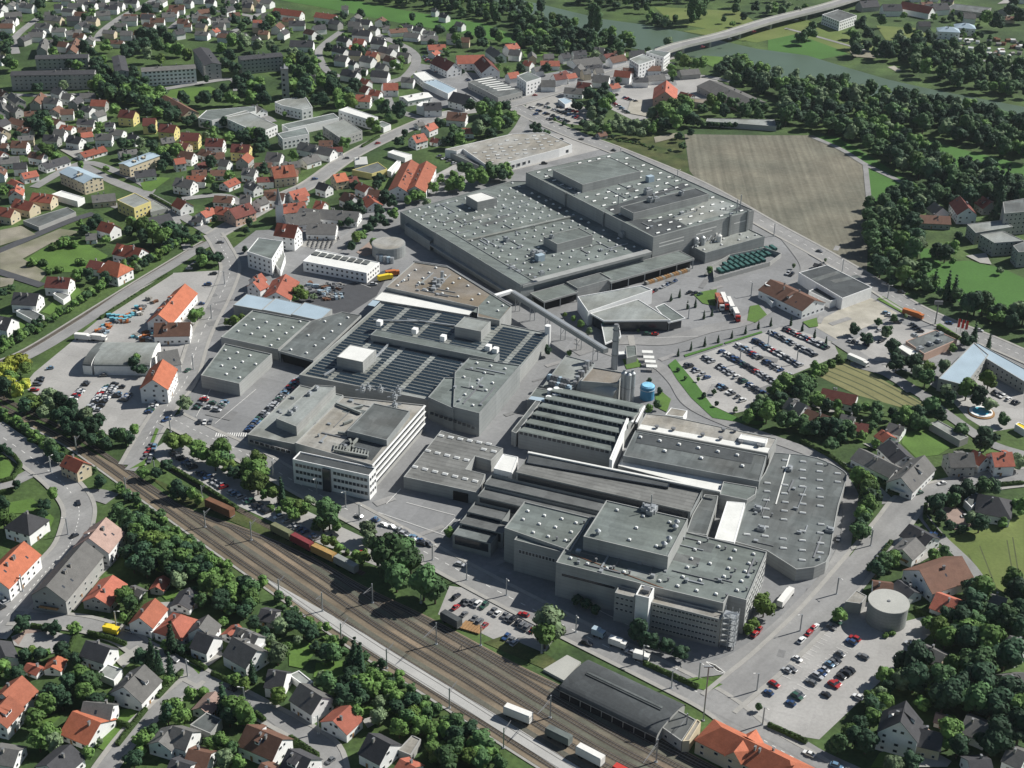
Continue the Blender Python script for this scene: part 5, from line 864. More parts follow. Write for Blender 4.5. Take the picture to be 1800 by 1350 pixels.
DATA = {1: '''0 25 25 30 9 dw;150 20 235 30 9 gw;30 90 145 80 10 gc;320 105 430 115 10 gc;250 160 350 165 9 gw;0 165 90 165 9 bw;-40 215 25 215 9 gw;200 225 300 225 9 gw;460 215 565 205 9 gw;670 80 765 75 9 gw;770 10 860 15 9 gw;480 20 575 25 9 gw;850 115 955 115 9 gw;1050 125 1145 125 9 bw;1010 155 1080 165 8 bw;800 160 880 160 8 gw;940 210 1030 215 9 bw;840 215 920 215 9 gw;1030 15 1120 20 9 gw;1180 35 1285 35 10 bw;1130 90 1215 85 9 gw;870 -10 960 -5 9 dw;1440 -10 1500 -5 9 dw;1380 70 1460 60 9 bw;1510 130 1600 125 9 gw;1340 100 1400 95 8 gw;1600 90 1670 85 8 bw;1480 205 1515 195 9 rw 4.5;1215 210 1275 200 10 dw;1290 160 1330 160 8 bw;590 160 640 165 8 gw;310 265 285 330 9 gs 7;530 265 490 345 10 bs 7;
80 645 140 690 9 gs;285 645 240 700 9 bs;440 650 500 655 9 gw;640 695 740 700 10 rs;50 730 130 750 9 gs;170 780 270 775 9 bs 3.5;80 820 190 850 10 bs 3.5;545 830 660 835 10 dw 4;740 855 790 855 8 dw 4;430 870 510 880 8 rw 4;380 900 455 905 9 gw;560 930 640 920 9 rw 4;480 945 570 960 10 dw;900 935 960 945 8 dw;-30 930 20 935 9 gw;560 1065 720 1020 10 cw 3;830 1060 950 1040 9 gw 4;290 1140 460 1090 11 dw 3.5;0 1100 130 1090 12 gw 4;150 1210 250 1190 10 rw 4;80 1250 130 1275 8 rw 3.5;-10 1050 20 1060 9 rw;940 1195 1080 1180 12 dw 3.5;1215 1110 1285 1100 8 rw 6;1540 1110 1600 1120 9 gw;1340 1190 1440 1185 10 bw 4;1230 1240 1350 1260 11 gw 6;1560 1275 1640 1240 10 cw 3.5;1700 1170 1787 1180 10 gw;1730 1260 1800 1290 9 gw;
350 275 400 275 8 gw 4;120 20 170 10 8 gw;380 30 430 30 8 dw;690 20 740 20 8 gw;620 60 650 60 7 dw;1560 60 1620 40 8 dw;1290 -5 1340 0 8 gw;1100 190 1160 185 8 gw;770 280 860 285 8 bw 4;0 620 40 640 9 bs;0 700 20 760 9 gs;1180 700 1240 690 8 gw''',
2: '''10 25 50 30 9 gw;420 85 560 105 10 rw 5.5;-20 140 40 140 9 rw;230 145 340 145 10 dw;400 180 480 170 9 dw;350 200 410 215 9 bw;170 220 210 200 8 dw;240 280 400 285 12 dw 5;700 130 800 140 10 dw;880 180 930 180 8 gw 4;800 180 850 190 8 gw;930 205 1050 195 10 bw 4;1040 225 1140 235 11 gw 4;1150 250 1270 250 12 gw 3.5;680 205 800 215 11 dw 6;580 250 650 265 9 dw;810 270 900 280 9 dw;870 320 960 340 11 gw 6;550 320 630 340 10 dw;560 380 640 390 11 gw;740 385 820 400 11 gw;910 385 980 405 10 bw;810 490 925 500 11 dw;610 480 710 500 11 dw;340 520 450 530 11 dw 4;740 545 790 560 8 rw;690 580 790 605 11 kw 5;890 580 990 580 12 rw 6;800 625 870 635 9 rw;700 660 800 665 11 rw 6;1200 315 1320 310 12 rw 3.5;1640 320 1710 370 12 gw 5;1740 310 1800 305 10 rw;1170 720 1290 715 12 dw 6;1380 640 1500 670 16 dw 6;1340 780 1470 790 13 bw 5;1440 895 1520 895 10 rw 4;1180 880 1240 855 9 rw;1090 950 1170 930 11 rw 6;1230 960 1280 970 8 kw 3;690 1100 770 1095 10 Ww 5;310 990 540 1040 11 gw 5;80 1060 180 1070 12 gw 5;320 1105 420 1075 12 gw 4;540 1220 620 1205 11 oc 6;720 1270 790 1300 9 rw;790 1320 870 1330 9 bw;230 1340 340 1310 11 rw 5;60 1330 140 1320 10 bw;440 1270 510 1290 9 dw;1290 90 1340 100 8 dw;1400 150 1450 160 8 gw;1600 620 1650 640 8 gw 3;600 40 640 40 8 gw;-20 250 20 255 8 gw;660 420 700 430 7 dw;1120 860 1160 850 7 gw 3;640 1240 700 1230 10 kw 4;-20 730 40 760 11 gw 4;1240 60 1260 65 6 gw''',
3: '''-40 320 30 300 10 rw 6;90 420 140 430 9 rw;200 425 330 425 12 rw 4;680 400 780 380 11 bw 5;720 490 830 500 11 cw 6;200 560 300 560 11 gw 5;290 520 370 510 10 kw 6;490 485 540 480 9 gc 6;460 570 550 580 12 kw 5;370 610 500 620 12 gw 4;570 520 680 530 13 gw 5;680 590 740 580 10 rw 4;940 530 1060 520 12 gw 3.5;1170 490 1300 480 12 gs 4;830 355 920 350 12 ds 4;640 380 700 370 9 ks 4;-30 510 40 500 10 rw;150 470 210 460 8 gw;580 480 630 475 8 gw;1180 640 1260 660 9 ks 3;1010 760 1090 730 11 pp 4;600 930 650 920 7 bs 2.6;380 520 440 510 8 rw''',
4: '''800 30 930 30 14 dw 6;940 10 1150 50 15 kw 6;1050 150 1130 150 10 ds 6;1100 30 1250 20 14 dw 6;1640 60 1700 40 12 gs 4;640 10 760 0 14 ds 5''',
5: '''-20 90 100 110 11 rc 5.5;110 35 235 65 11 rc 5.5;230 -5 370 10 11 rc 5.5;640 15 800 0 12 gc 4;1000 180 1180 140 12 dw 4;710 195 800 220 11 cw 5.5;820 350 990 385 13 cw 5;630 465 720 480 11 kw 4.5;330 580 490 590 12 kw 5.5;100 690 270 700 13 dw 5.5;-50 850 80 870 13 dw 5;1240 30 1300 60 11 cw 5;1400 130 1480 100 10 rw 4.5;1510 90 1590 100 12 cp 4.5;1600 110 1740 65 14 kp 6;1350 160 1410 165 8 dw 3;600 285 670 280 9 gw 3''',
6: '''200 150 430 125 18 gw 4;240 95 400 110 14 gw 4;450 110 720 130 15 gw 4.5;140 80 340 60 12 rw 6;420 50 480 60 10 rw 5;360 210 560 215 16 gw 4;60 -10 200 0 10 bw;-20 620 40 590 11 rw 6;-10 580 30 560 9 rw 5;290 20 330 10 9 rw 4;780 10 830 60 12 cw 4;-110 10 -40 10 11 gw 5;620 -10 690 20 11 bw 5;0 40 60 20 9 gw''',
8: '''1060 150 1270 160 13 bs 4;1340 20 1400 100 14 kw 7;1165 60 1220 100 12 gw 5;1500 20 1560 60 12 ks 5;340 490 380 500 4 ds 2.4''',
12: '''385 50 620 100 12 kw 4;150 115 265 165 11 gw 5;255 190 500 270 11 bw 3;620 290 690 300 9 ks 3;850 290 950 320 10 gw 4;800 345 850 380 9 rw 4;640 470 905 600 13 gw 4.5;1090 520 930 675 14 gw 5;850 410 965 520 13 dw 4;1260 505 1430 500 12 gs 6;1440 480 1525 530 9 rw 5;1565 500 1700 495 12 rw 6;990 1000 1150 1090 13 dw 4;1030 1095 940 1175 11 gw 4.5;520 230 600 250 9 gs 3''',
13: '''1140 10 1090 85 6 rs 2.6;940 90 975 105 5 gw 2.2;1320 95 1250 200 9 dw 3;1080 170 975 300 11 Rw 5;1450 285 1390 370 11 gw 6;1380 400 1490 440 11 dw 5;1630 440 1790 530 13 gw 5.2;1660 370 1800 430 9 gw 5;605 462 765 515 10 dw 5;1005 632 865 782 15 gw 5;150 710 20 830 14 Rw 6;60 850 -60 980 12 Rw 6;490 1190 330 1330 13 dw 4;1210 1060 1340 1100 11 gw 5;1200 1060 1110 1165 10 gw 4.8;1320 1220 1470 1250 11 bw 4;1500 820 1400 930 8 pw 3;1200 1290 1330 1330 11 dw 4;400 570 360 640 7 ow 2.6;210 630 260 650 5 rw 2.2;1660 350 1590 410 7 rw 3''',
14: '''40 240 140 260 9 ds 3;90 665 210 685 11 dw 5;310 760 460 855 12 gw 5.5;790 1110 935 1185 13 dw 5;1010 1290 1110 1345 10 rw 3.5;230 1220 380 1290 13 dw 5;-60 1050 180 1150 13 bw 5;40 1320 140 1370 10 bw 4''',
16: '''740 50 870 65 12 bw 4;910 40 1020 120 11 dw 3;1560 140 1660 170 9 gs 3;1690 430 1810 500 14 gw 4;1390 985 1560 1055 13 gw 4;1400 1300 1550 1290 12 dw 4;1200 980 1270 1000 6 pw 2.4;1700 1200 1790 1240 12 gw 4'''}
for t_, s in DATA.items():
    for ln in s.replace('\n', '').split(';'):
        q = ln.split()
        if len(q) < 6: continue
        u1, v1, u2, v2, w_ = map(float, q[:5]); h_ = float(q[6]) if len(q) > 6 else 5.2
        house(*T(t_, u1, v1), *T(t_, u2, v2), w_*.86, h_*.93, q[5][0], q[5][1])
# closer-set houses between the streets, kept clear of roads and of each other
def clear(X, Y, m_):
    for P in FOOT:
        cx = sum(q[0] for q in P)/len(P); cy = sum(q[1] for q in P)/len(P); R = max(math.hypot(q[0]-cx, q[1]-cy) for q in P)
        if math.hypot(X-cx, Y-cy) < R+m_+9 and (inside(P, X, Y) or min(math.hypot(X-q[0], Y-q[1]) for q in P+[((P[i-1][0]+P[i][0])/2, (P[i-1][1]+P[i][1])/2) for i in range(len(P))]) < m_): return False
    return True
def offroad(X, Y, m_): return all(np.min(np.hypot(W[:, 0]-X, W[:, 1]-Y)) > wd/2+m_ for W, wd in RDS if abs(W[0, 0]-X) < 900)
RESERVED = [fpoly(q, 0) for q in ([(10, 95), (180, 95), (180, 165), (10, 165)], [(180, 90), (270, 90), (240, 150), (190, 150)], [(240, 100), (420, 80), (420, 150), (240, 160)], [(280, 145), (420, 145), (420, 200), (280, 200)], [(200, 185), (460, 250), (460, 280), (200, 240)], [(340, 170), (660, 170), (660, 260), (340, 240)], [(100, 260), (290, 260), (290, 400), (100, 400)], [(765, 85), (880, 85), (880, 150), (765, 150)], [(720, 125), (960, 125), (960, 190), (720, 190)], [(480, 10), (550, 10), (550, 40), (480, 40)])]
def infill(pts, n, ang, spread, rcs, lo=8, hi=11, md=7.5):
    W = fpoly(pts, 0); xs = [q[0] for q in W]; ys = [q[1] for q in W]; k = 0
    for t in range(n*40):
        if k >= n: break
        X = random.uniform(min(xs), max(xs)); Y = random.uniform(min(ys), max(ys))
        if not inside(W, X, Y) or any(inside(q, X, Y) for q in RESERVED) or not clear(X, Y, md) or not offroad(X, Y, 6): continue
        a = ang+random.gauss(0, spread)+(math.pi/2 if random.random() < .2 else 0); L = random.uniform(8, 12); w_ = random.uniform(lo, hi)*.85; h_ = random.choice((3.2, 4.6, 5.0, 5.0)); hr = h_+w_/2*math.tan(R_(38 if h_ > 4.6 else 30))
        c = np.array([math.cos(a), math.sin(a)])*L/2; p1 = px(X-c[0], Y-c[1], hr); p2 = px(X+c[0], Y+c[1], hr); house(*p1, *p2, w_, h_, random.choice(rcs), random.choice('wwwwwcs')); k += 1
infill([(-5, -8), (450, -8), (560, 50), (430, 78), (280, 60), (150, 95), (-5, 115)], 74, R_(-8), .15, 'gggdbdgbdb'); infill([(560, 35), (700, 45), (860, 90), (760, 105), (720, 170), (620, 160), (560, 90)], 22, R_(-15), .2, 'ggbdgr')
infill([(-5, 165), (150, 170), (230, 260), (180, 330), (-5, 330)], 26, R_(-10), .25, 'gbbdgdg'); infill([(290, 250), (430, 290), (560, 300), (560, 240), (650, 260), (600, 330), (480, 380), (330, 350)], 16, R_(5), .3, 'gbbkRg'); infill([(-5, 350), (60, 345), (60, 380), (-5, 380)], 2, 0, .2, 'r'); infill([(900, 105), (1180, 95), (1180, 150), (960, 160)], 14, R_(-5), .3, 'ggbkbd')
infill([(1600, -5), (1800, -5), (1800, 40), (1640, 40)], 8, 0, .3, 'gdbg'); infill([(1610, 1120), (1800, 1120), (1800, 1350), (1620, 1350)], 5, R_(-25), .3, 'gdg', 9, 12, 12); infill([(0, 1100), (560, 1290), (560, 1350), (0, 1350)], 4, R_(-30), .3, 'gd', 9, 11, 9)
# named buildings
def H(t_, u1, v1, u2, v2, w_, h_, rc, wc, label, cat='house', **k): return house(*T(t_, u1, v1), *T(t_, u2, v2), w_, h_, rc, wc, label=label, cat=cat, **k)
for i, (u1, v1, u2, v2, wc) in enumerate(((840, 765, 945, 775, 'y'), (1000, 825, 1085, 825, 'y'), (1120, 865, 1230, 875, 'y'), (1265, 925, 1390, 930, 'y'), (1440, 965, 1560, 970, 'w'), (1620, 1005, 1745, 1012, 'y'))):
    H(1, u1, v1, u2, v2, 10, 6.5, 'k', wc, f"{'pale' if wc == 'w' else 'yellow'} house with a steep maroon roof, {('first', 'second', 'third', 'fourth', 'fifth', 'last')[i]} from the left in its stepped row", group='stepped row of yellow houses', wins=True)['group'] = 'stepped row of yellow houses'
def flats(t_, u1, v1, u2, v2, w_, h_, rc, wc, label, nf, nb):
    o = house(*T(t_, u1, v1), *T(t_, u2, v2), w_, h_, rc, wc, pitch=14, label=label, cat='block of flats', kind='block_of_flats', wins=False); me = o.data; L = max(abs(v.co.x) for v in me.vertices); W = w_/2; a = o.rotation_euler.z; X, Y = o.location[:2]
    for (p, q) in (((-L, -W), (L, -W)), ((L, W), (-L, W)), ((L, -W), (L, W)), ((-L, W), (-L, -W))):
        e = np.array(q)-np.array(p); nn = np.array([e[1], -e[0]])/np.linalg.norm(e); wx = math.cos(a)*nn[0]-math.sin(a)*nn[1]; wy = math.sin(a)*nn[0]+math.cos(a)*nn[1]
        if wx*-X+wy*-Y > 0.05*math.hypot(X, Y):
            n = nb if np.linalg.norm(e) > 16 else 2
            windows(o, p, q, [2.0+h_/nf*k for k in range(nf)], n, me=HWIN, out=.04, sc=(1.9, 1, 1.2))
    return o
flats(1, 250, 388, 615, 378, 12, 9, 'd', 's', 'dark-roofed three-storey flats behind the longest block of flats', 3, 10)
flats(1, 80, 500, 660, 490, 12, 12, 'd', 's', 'longest block of flats, blue-grey balconies under a dark roof', 4, 16)
flats(1, 985, 475, 1360, 452, 12, 12, 'g', 'w', 'long white-balconied block of flats by the small lawn', 4, 12)
flats(1, 1400, 330, 1485, 440, 13, 12, 'd', 's', 'pale green block of flats seen end-on beside the white-balconied one', 4, 8)
flats(1, 825, 385, 850, 490, 10, 12, 'd', 's', 'narrow grey block of flats seen end-on between the two long ones', 4, 6)
flats(1, 1670, 395, 1960, 368, 12, 12, 'd', 's', 'grey and white block of flats left of the tall church tower', 4, 10)
H(1, 1150, 665, 1330, 765, 13, 4.5, 'b', 'c', 'long low brown-roofed building below the small lawn', 'building')
H(1, 865, 1145, 1075, 1068, 10, 7.5, 'B', 'c', 'cream building with a pale blue straight metal roof', 'building', pitch=10, wins=True)
H(1, 478, 1165, 650, 1240, 14, 8, 'B', 'c', 'cream building with a pale blue arched metal roof', 'building', pitch=16, wins=True)
H(2, 130, 55, 320, 78, 10, 5, 'c', 'w', 'red-roofed terrace with white fins between the roofs', 'terrace', wins=True)
H(2, 1265, 385, 1385, 440, 14, 6, 'k', 'w', 'left wing of the red-roofed school annex', 'building', wins=True); H(2, 1400, 388, 1590, 383, 13, 6, 'r', 'w', 'middle wing of the red-roofed school annex', 'building', wins=True); H(2, 1585, 390, 1640, 455, 15, 6, 'k', 'w', 'right wing of the red-roofed school annex', 'building', wins=True)
H(2, 1030, 680, 1200, 648, 13, 4, 'W', 'w', 'white workshop with a curved white roof', 'workshop', pitch=12)
H(2, 1083, 1115, 990, 1300, 13, 6, 'R', 'w', 'left of the twin long red-roofed barns', 'barn', pitch=30, wins=True)['group'] = 'twin red-roofed barns'; H(2, 1190, 1125, 1110, 1300, 13, 6, 'R', 'w', 'right of the twin long red-roofed barns', 'barn', pitch=30, wins=True)['group'] = 'twin red-roofed barns'
H(2, 110, 1165, 260, 1150, 15, 6.5, 'R', 'c', 'big inn with a wide rust-red roof and yellow walls', 'inn', pitch=36)
H(3, 420, 420, 600, 400, 20, 4, 'g', 'w', 'wide grey-roofed market building near the river', 'building', pitch=16)
H(3, 1078, 562, 1070, 640, 18, 8.5, 'r', 'p', 'big pink-walled barn with a bright red roof', 'barn', pitch=36)
H(3, 1380, 560, 1690, 700, 24, 5, 'g', 's', 'long dark grey warehouse between the red barn and the trees', 'warehouse', pitch=16)
flat([T(3, 820, 412), T(3, 912, 376), T(3, 1000, 415), T(3, 885, 452)], 12, 'w', 'r_flat2', label='white four-storey block of flats close to the bridge head', cat='block of flats', wins=5); flat([T(3, 935, 362), T(3, 980, 348), T(3, 1105, 365), T(3, 1060, 400)], 13, 'w', 'r_flat', label='second white block of flats, right behind the four-storey one', cat='block of flats', wins=5)
flat([T(3, 35, 528), T(3, 110, 500), T(3, 203, 542), T(3, 100, 574)], 11, 'w', 'r_flat', label='white balcony flats beside the old town road', cat='block of flats', wins=4)
flat([T(3, 1190, 700), T(3, 1240, 685), T(3, 1370, 690), T(3, 1340, 720)], 4.5, 's', 'r_brown', label='low tan-roofed shed behind the ploughed field', cat='shed')
flat([(1241, 213), (1243, 208), (1361, 210), (1365, 222)], 4, 's', 'r_flat2', label='very long thin pale roof along the top of the ploughed field', cat='shed')
flat([T(3, 320, 690), T(3, 370, 680), T(3, 430, 705), T(3, 370, 730)], 3.2, 'w', 'r_B', label='blue canopy over the car dealer lot', cat='canopy')
flat([T(4, 378, 102), T(4, 488, 66), T(4, 620, 108), T(4, 500, 150)], 9, 'w', 'r_mid', label='box-shaped white and blue glass building at the far bridge end', cat='building', wins=8)
H(4, 1215, 185, 1310, 190, 13, 7, 'B', 'w', 'left of two square white houses by the allotments', pitch=25, hip=1, wins=True)['group'] = 'two square white houses'; H(4, 1335, 160, 1420, 165, 13, 7, 'B', 'w', 'right of two square white houses by the allotments', pitch=25, hip=1, wins=True)['group'] = 'two square white houses'
flat([T(4, 1240, 60), T(4, 1300, 25), T(4, 1560, 55), T(4, 1500, 90)], 4.5, 's', 'r_mid', label='long grey flat roof above the two square white houses', cat='building')
# school and church
flat([T(1, 1382, 822), T(1, 1440, 770), T(1, 1787, 740), T(1, 1787, 775), T(1, 1480, 840)], 7, 'w', 'r_flat', label='long grey school wing at the left of the school grounds', cat='school', wins=8)
flat([T(2, -235, 815), T(2, -70, 770), T(2, 150, 875), T(2, 20, 930)], 7, 'w', 'r_flat2', label='school hall with a bright white edge strip on its roof', cat='school', wins=8)
flat([T(2, 180, 870), T(2, 540, 790), T(2, 580, 822), T(2, 225, 900)], 6, 'w', 'r_flat', label='long narrow grey school roof in the middle of the school', cat='school'); flat([T(2, 150, 932), T(2, 345, 888), T(2, 372, 935), T(2, 185, 970)], 8, 'w', 'r_flat', label='white school wing with two window rows, nearest the street', cat='school', wins=9)
flat([T(2, 465, 880), T(2, 622, 830), T(2, 742, 912), T(2, 590, 965)], 7, 's', 'r_flat2', label='square light grey school sports hall', cat='school', wins=6); flat([T(2, 575, 768), T(2, 640, 745), T(2, 852, 818), T(2, 800, 838)], 7.5, 'w', 'r_white', label='long white-roofed school wing at the upper right', cat='school', wins=8)
flat([T(2, 830, 862), T(2, 880, 845), T(2, 942, 870), T(2, 890, 892)], 4, 'w', 'r_flat', label='small white box right of the school wings', cat='building'); flat([T(2, 130, 712), T(2, 200, 690), T(2, 345, 675), T(2, 395, 750), T(2, 320, 765), T(2, 180, 735)], 8, 'w', 'r_flat2', label='modern white church with an angular grey roof', cat='church', wins=6)
p = at(503, 176, 0); b = MB(); b.box((p[0], p[1], 0), (5.5, 5.5, 25), .2); o = b.obj('church_tower', M['w_grey']); setp(o, 'tall grey concrete church tower standing among trees', 'tower')
b = MB(); b.box((p[0], p[1], 25), (6, 6, .6), .2); b.cyl((p[0], p[1], 25.6), 2.2, .1, 3.5, 4); b.obj('tower_cap', M['steel'], o)
for k in range(5): b = MB(); b.box((p[0]-.5, p[1]-2.8, 4+4*k), (1.6, .4, 1.8), .2); b.obj('louvre', M['dark'], o)
# row of sheds and white flat buildings in the upper middle
flat([T(2, 1098, 512), T(2, 1180, 498), T(2, 1252, 550), T(2, 1165, 565)], 6, 'w', 'r_white', label='white-roofed showroom left of the car market', cat='building', wins=5); flat([T(2, 1165, 572), T(2, 1250, 550), T(2, 1402, 622), T(2, 1340, 655)], 5, 'w', 'r_B', label='pale blue roof joined to the white-roofed showroom', cat='building')
flat([T(2, 1120, 735), T(2, 1160, 710), T(2, 1200, 705), T(2, 1170, 750)], 6.5, 'w', 'r_white', label='small white block under the curved white workshop roof', cat='building')
o = flat([T(2, 1480, 572), T(2, 1640, 530), T(2, 1860, 640), T(2, 1690, 682)], 5.5, 's', 'r_mid', label='car market roof with broad white stripes', cat='building', wins=10)
for i in range(7): P = fpoly([T(2, 1520+i*26, 563+i*11.5-5), T(2, 1650+i*26, 537+i*13), T(2, 1660+i*26, 541+i*13), T(2, 1532+i*26, 568+i*11.5-5)], 5.4); sheet('roof_stripe', o, P, 5.35, 'r_white')
o = flat([T(2, 1320, 1042), T(2, 1787, 935), T(3, 230, 925), T(3, 420, 1010), T(3, 330, 1040), T(2, 1640, 1165), T(2, 1590, 1140), T(2, 1445, 1040), T(2, 1400, 1055)], 6, 'w', 'r_tan', label='market hall with a speckled tan roof and rows of rooflights', cat='market hall'); P = fpoly([T(2, 1450, 1045), T(2, 1787, 950), T(3, 230, 930), T(3, 400, 1005), T(2, 1650, 1155)], 6); o['_n'] = 0; skylights(o, R_(14), P, 5.8, 7, 7, (), .12, LDOME, 3, .03, .8)
windows(o, at(*T(2, 1640, 1168), 6), at(*T(3, 420, 1012), 6), (2.4,), 14, sc=(2.4, 1, 1.6)); a = at(*T(2, 1340, 1050), 4); 
flat([T(2, 1330, 1055), T(2, 1400, 1060), T(2, 1600, 1155), T(2, 1590, 1172)], 4, 's', 'r_mid', label='dark lean-to along the left side of the market hall', cat='building')
flat([T(2, 918, 1062), T(2, 960, 1045), T(2, 1088, 1078), T(2, 1040, 1102)], 3.6, 'w', 'r_white', label='white flat canopy roof above the twin barns', cat='canopy'); flat([T(2, 670, 1185), T(2, 850, 1130), T(2, 915, 1178), T(2, 810, 1212)], 4.2, 'y', 'r_mid', label='dark flat roof with a sunlit pale yellow wall left of the twin barns', cat='building'); flat([T(2, 915, 1190), T(2, 985, 1120), T(2, 1010, 1125), T(2, 945, 1200)], 4, 'w', 'r_white', label='narrow white roof touching the left twin barn', cat='building')
# west side
flat([T(5, 815, 45), T(5, 940, -5), T(5, 1052, 55), T(5, 935, 102)], 8, 'y', 'r_flat2', label='bright yellow cube house with a flat grey roof', cat='house', wins=4); flat([T(5, 1050, 60), T(5, 1080, 50), T(5, 1170, 100), T(5, 1050, 130)], 3.2, 's', 'r_flat2', label='low grey garage roof right of the yellow cube', cat='garage')
flat([T(5, 360, 5), T(5, 430, -20), T(5, 590, 28), T(5, 540, 55)], 4, 'w', 'r_white', label='bright white flat roof left of the yellow cube', cat='building'); flat([T(5, 160, 190), T(5, 470, 95), T(5, 530, 130), T(5, 270, 235)], 2.8, 's', 'r_mid', label='row of flat grey garages beside the new dark road', cat='garage')
flat([T(5, 110, 820), T(5, 180, 790), T(5, 310, 855), T(5, 230, 885)], 3, 'w', 'r_mid', label='flat garage between the two dark-roofed houses', cat='garage'); flat([T(5, 370, 700), T(5, 400, 680), T(5, 490, 710), T(5, 440, 745)], 3, 'w', 'r_flat2', label='flat garage in front of the maroon-roofed white house', cat='garage')
H(5, 745, 465, 850, 492, 13, 6, 'o', 'w', 'white house with a bright orange cut-in roof', hip=.5)
o = H(5, 1290, 632, 1105, 845, 13, 5, 'o', 'w', 'long white workshop with a bright orange tiled roof', 'workshop'); H(5, 1080, 905, 1325, 900, 12, 5, 'b', 'w', 'white building with a brown roof below the orange workshop', 'building')
for k_, (u1, v1, u2, v2, w__) in enumerate(((640, 1085, 700, 1090, 25), (690, 1088, 1080, 1092, 25))):
    a, c = at(*T(5, u1, v1), 8), at(*T(5, u2, v2), 8); d = c-a; L = np.linalg.norm(d); m_ = (a+c)/2; b = MB(); n_ = 14; W = w__/2; 
    pr = [(-W*math.cos(math.pi*i/n_), 5+3.2*math.sin(math.pi*i/n_)) for i in range(n_+1)]
    vs = [(x, p_[0], p_[1]) for x in (-L/2, L/2) for p_ in pr]; 
    b.add(vs, [(i, i+1, n_+2+i, n_+1+i) for i in range(n_)], 1); b.add([(-L/2, -W, 0), (-L/2, -W, 5), (L/2, -W, 5), (L/2, -W, 0), (-L/2, W, 0), (-L/2, W, 5), (L/2, W, 5), (L/2, W, 0)], [(3, 2, 1, 0), (4, 5, 6, 7), (0, 1, 5, 4), (7, 6, 2, 3)], 0)
    b.add(vs, [tuple(range(n_+1))[::-1], tuple(range(n_+1, 2*n_+2))], 0)
    o = b.obj('arched_hall', [M['w_white'], M['r_mid'] if k_ == 0 else M['r_flat2']], None, (m_[0], m_[1], 0), math.atan2(d[1], d[0])); o['label'] = ('dark left section of the arched hall in the builders yard', 'wide arched hall with a pale roof in the builders yard')[k_]; o['category'] = 'hall'
H(5, 1105, 1110, 1235, 1088, 13, 5, 'g', 'w', 'grey-roofed annex at the right end of the arched hall', 'building'); H(5, 1135, 1160, 1065, 1300, 13, 8, 'o', 'w', 'tall white house with a steep orange roof by the west street', wins=True)
# church
H(6, 150, 205, 290, 225, 11, 8.5, 'c', 'w', 'white church nave with a steep brick-red roof', 'church', pitch=46)
p = at(*T(6, 168, 205), 0); b = MB(); b.box((p[0], p[1], 0), (4.4, 4.4, 13), .3); o = b.obj('church_steeple', M['w_white']); setp(o, 'slim white church steeple with a dark pointed spire', 'steeple'); b = MB(); b.cyl((p[0], p[1], 13), 3.2, 2.6, .8, 8); b.cyl((p[0], p[1], 13.8), 2.5, 1.5, 2, 8); b.cyl((p[0], p[1], 15.8), 1.7, .05, 8, 8); b.obj('spire', M['steel'], o)
k = 0
for i in range(7):
    for j in range(8):
        u = 345+i*32+j*-4+40; v = 300+j*11+i*3; 
        if u < 590 and inside([T(6, 310, 370), T(6, 400, 285), T(6, 590, 310), T(6, 530, 395), T(6, 420, 385)], *T(6, u, v)):
            p = at(*T(6, u, v), 0); b = MB(); b.box((0, 0, 0), (1.0, 2.4, .3)); b.box((0, 1.2, 0), (1.0, .25, 1.1)); o = b.obj('grave', M['grave'], None, (p[0], p[1], .02), .3); o['category'] = 'grave'; o['label'] = 'dark stone grave in the rows of the cemetery below the church'; o['group'] = 'graves in the cemetery'
flat([T(6, -62, 405), T(6, 15, 310), T(6, 188, 332), T(6, 110, 462)], 10, 'w', 'r_flat', label='tall white building with a flat green-grey roof left of the church', cat='building', wins=5); flat([T(6, 110, 462), T(6, 190, 400), T(6, 205, 440), T(6, 170, 540)], 4, 'w', 'r_flat2', label='low annex right of the tall white building', cat='building')
o = flat([T(6, 328, 472), T(6, 425, 390), T(6, 862, 482), T(6, 772, 555)], 6.5, 'w', 'r_white', label='long white hall with dark rooflights below the cemetery', cat='hall', wins=14)
for i in range(8): P = fpoly([T(6, 385+i*50, 428+i*9), T(6, 412+i*50, 408+i*9), T(6, 448+i*50, 415+i*9), T(6, 425+i*50, 436+i*9)], 6.4); b = MB(); b.prism(P, 6.3, 6.9); b.obj('rooflight', M['r_mid'], o)
p = at(*T(6, 925, 335), 8); b = MB(); b.cyl((p[0], p[1], 0), 10, 10, 7, 32); b.cyl((p[0], p[1], 7), 9.5, 9.5, .1, 32, 1); o = b.obj('round_workshop', [M['w_fac2'], M['r_tan']]); setp(o, 'round pale workshop with a tan roof beside the brown-roofed hall', 'workshop')
P = fpoly([T(6, 700, 400), T(6, 800, 320), T(6, 850, 330), T(6, 840, 400), T(6, 760, 430)], 1.2); sheet('paving', None, P, .3, 'pinkpave')['kind'] = 'structure'
for i in range(5): q = at(*T(6, 850+i*25, 445+i*5), 2); b = MB(); b.cyl((q[0], q[1], 0), 1.2, 1.2, 3.6, 10); o = b.obj('gas_tank', M['r_B'] if i % 2 else M['metal']); o['label'] = ('first', 'second', 'third', 'fourth', 'fifth')[i]+' from the left of the small tanks before the round workshop'; o['category'] = 'tank'; o['group'] = 'small tanks by the round workshop'
H(6, 205, 565, 140, 690, 15, 4, 'r', 'w', 'barn with a salmon-red sunlit roof beside the dark yard', 'barn')
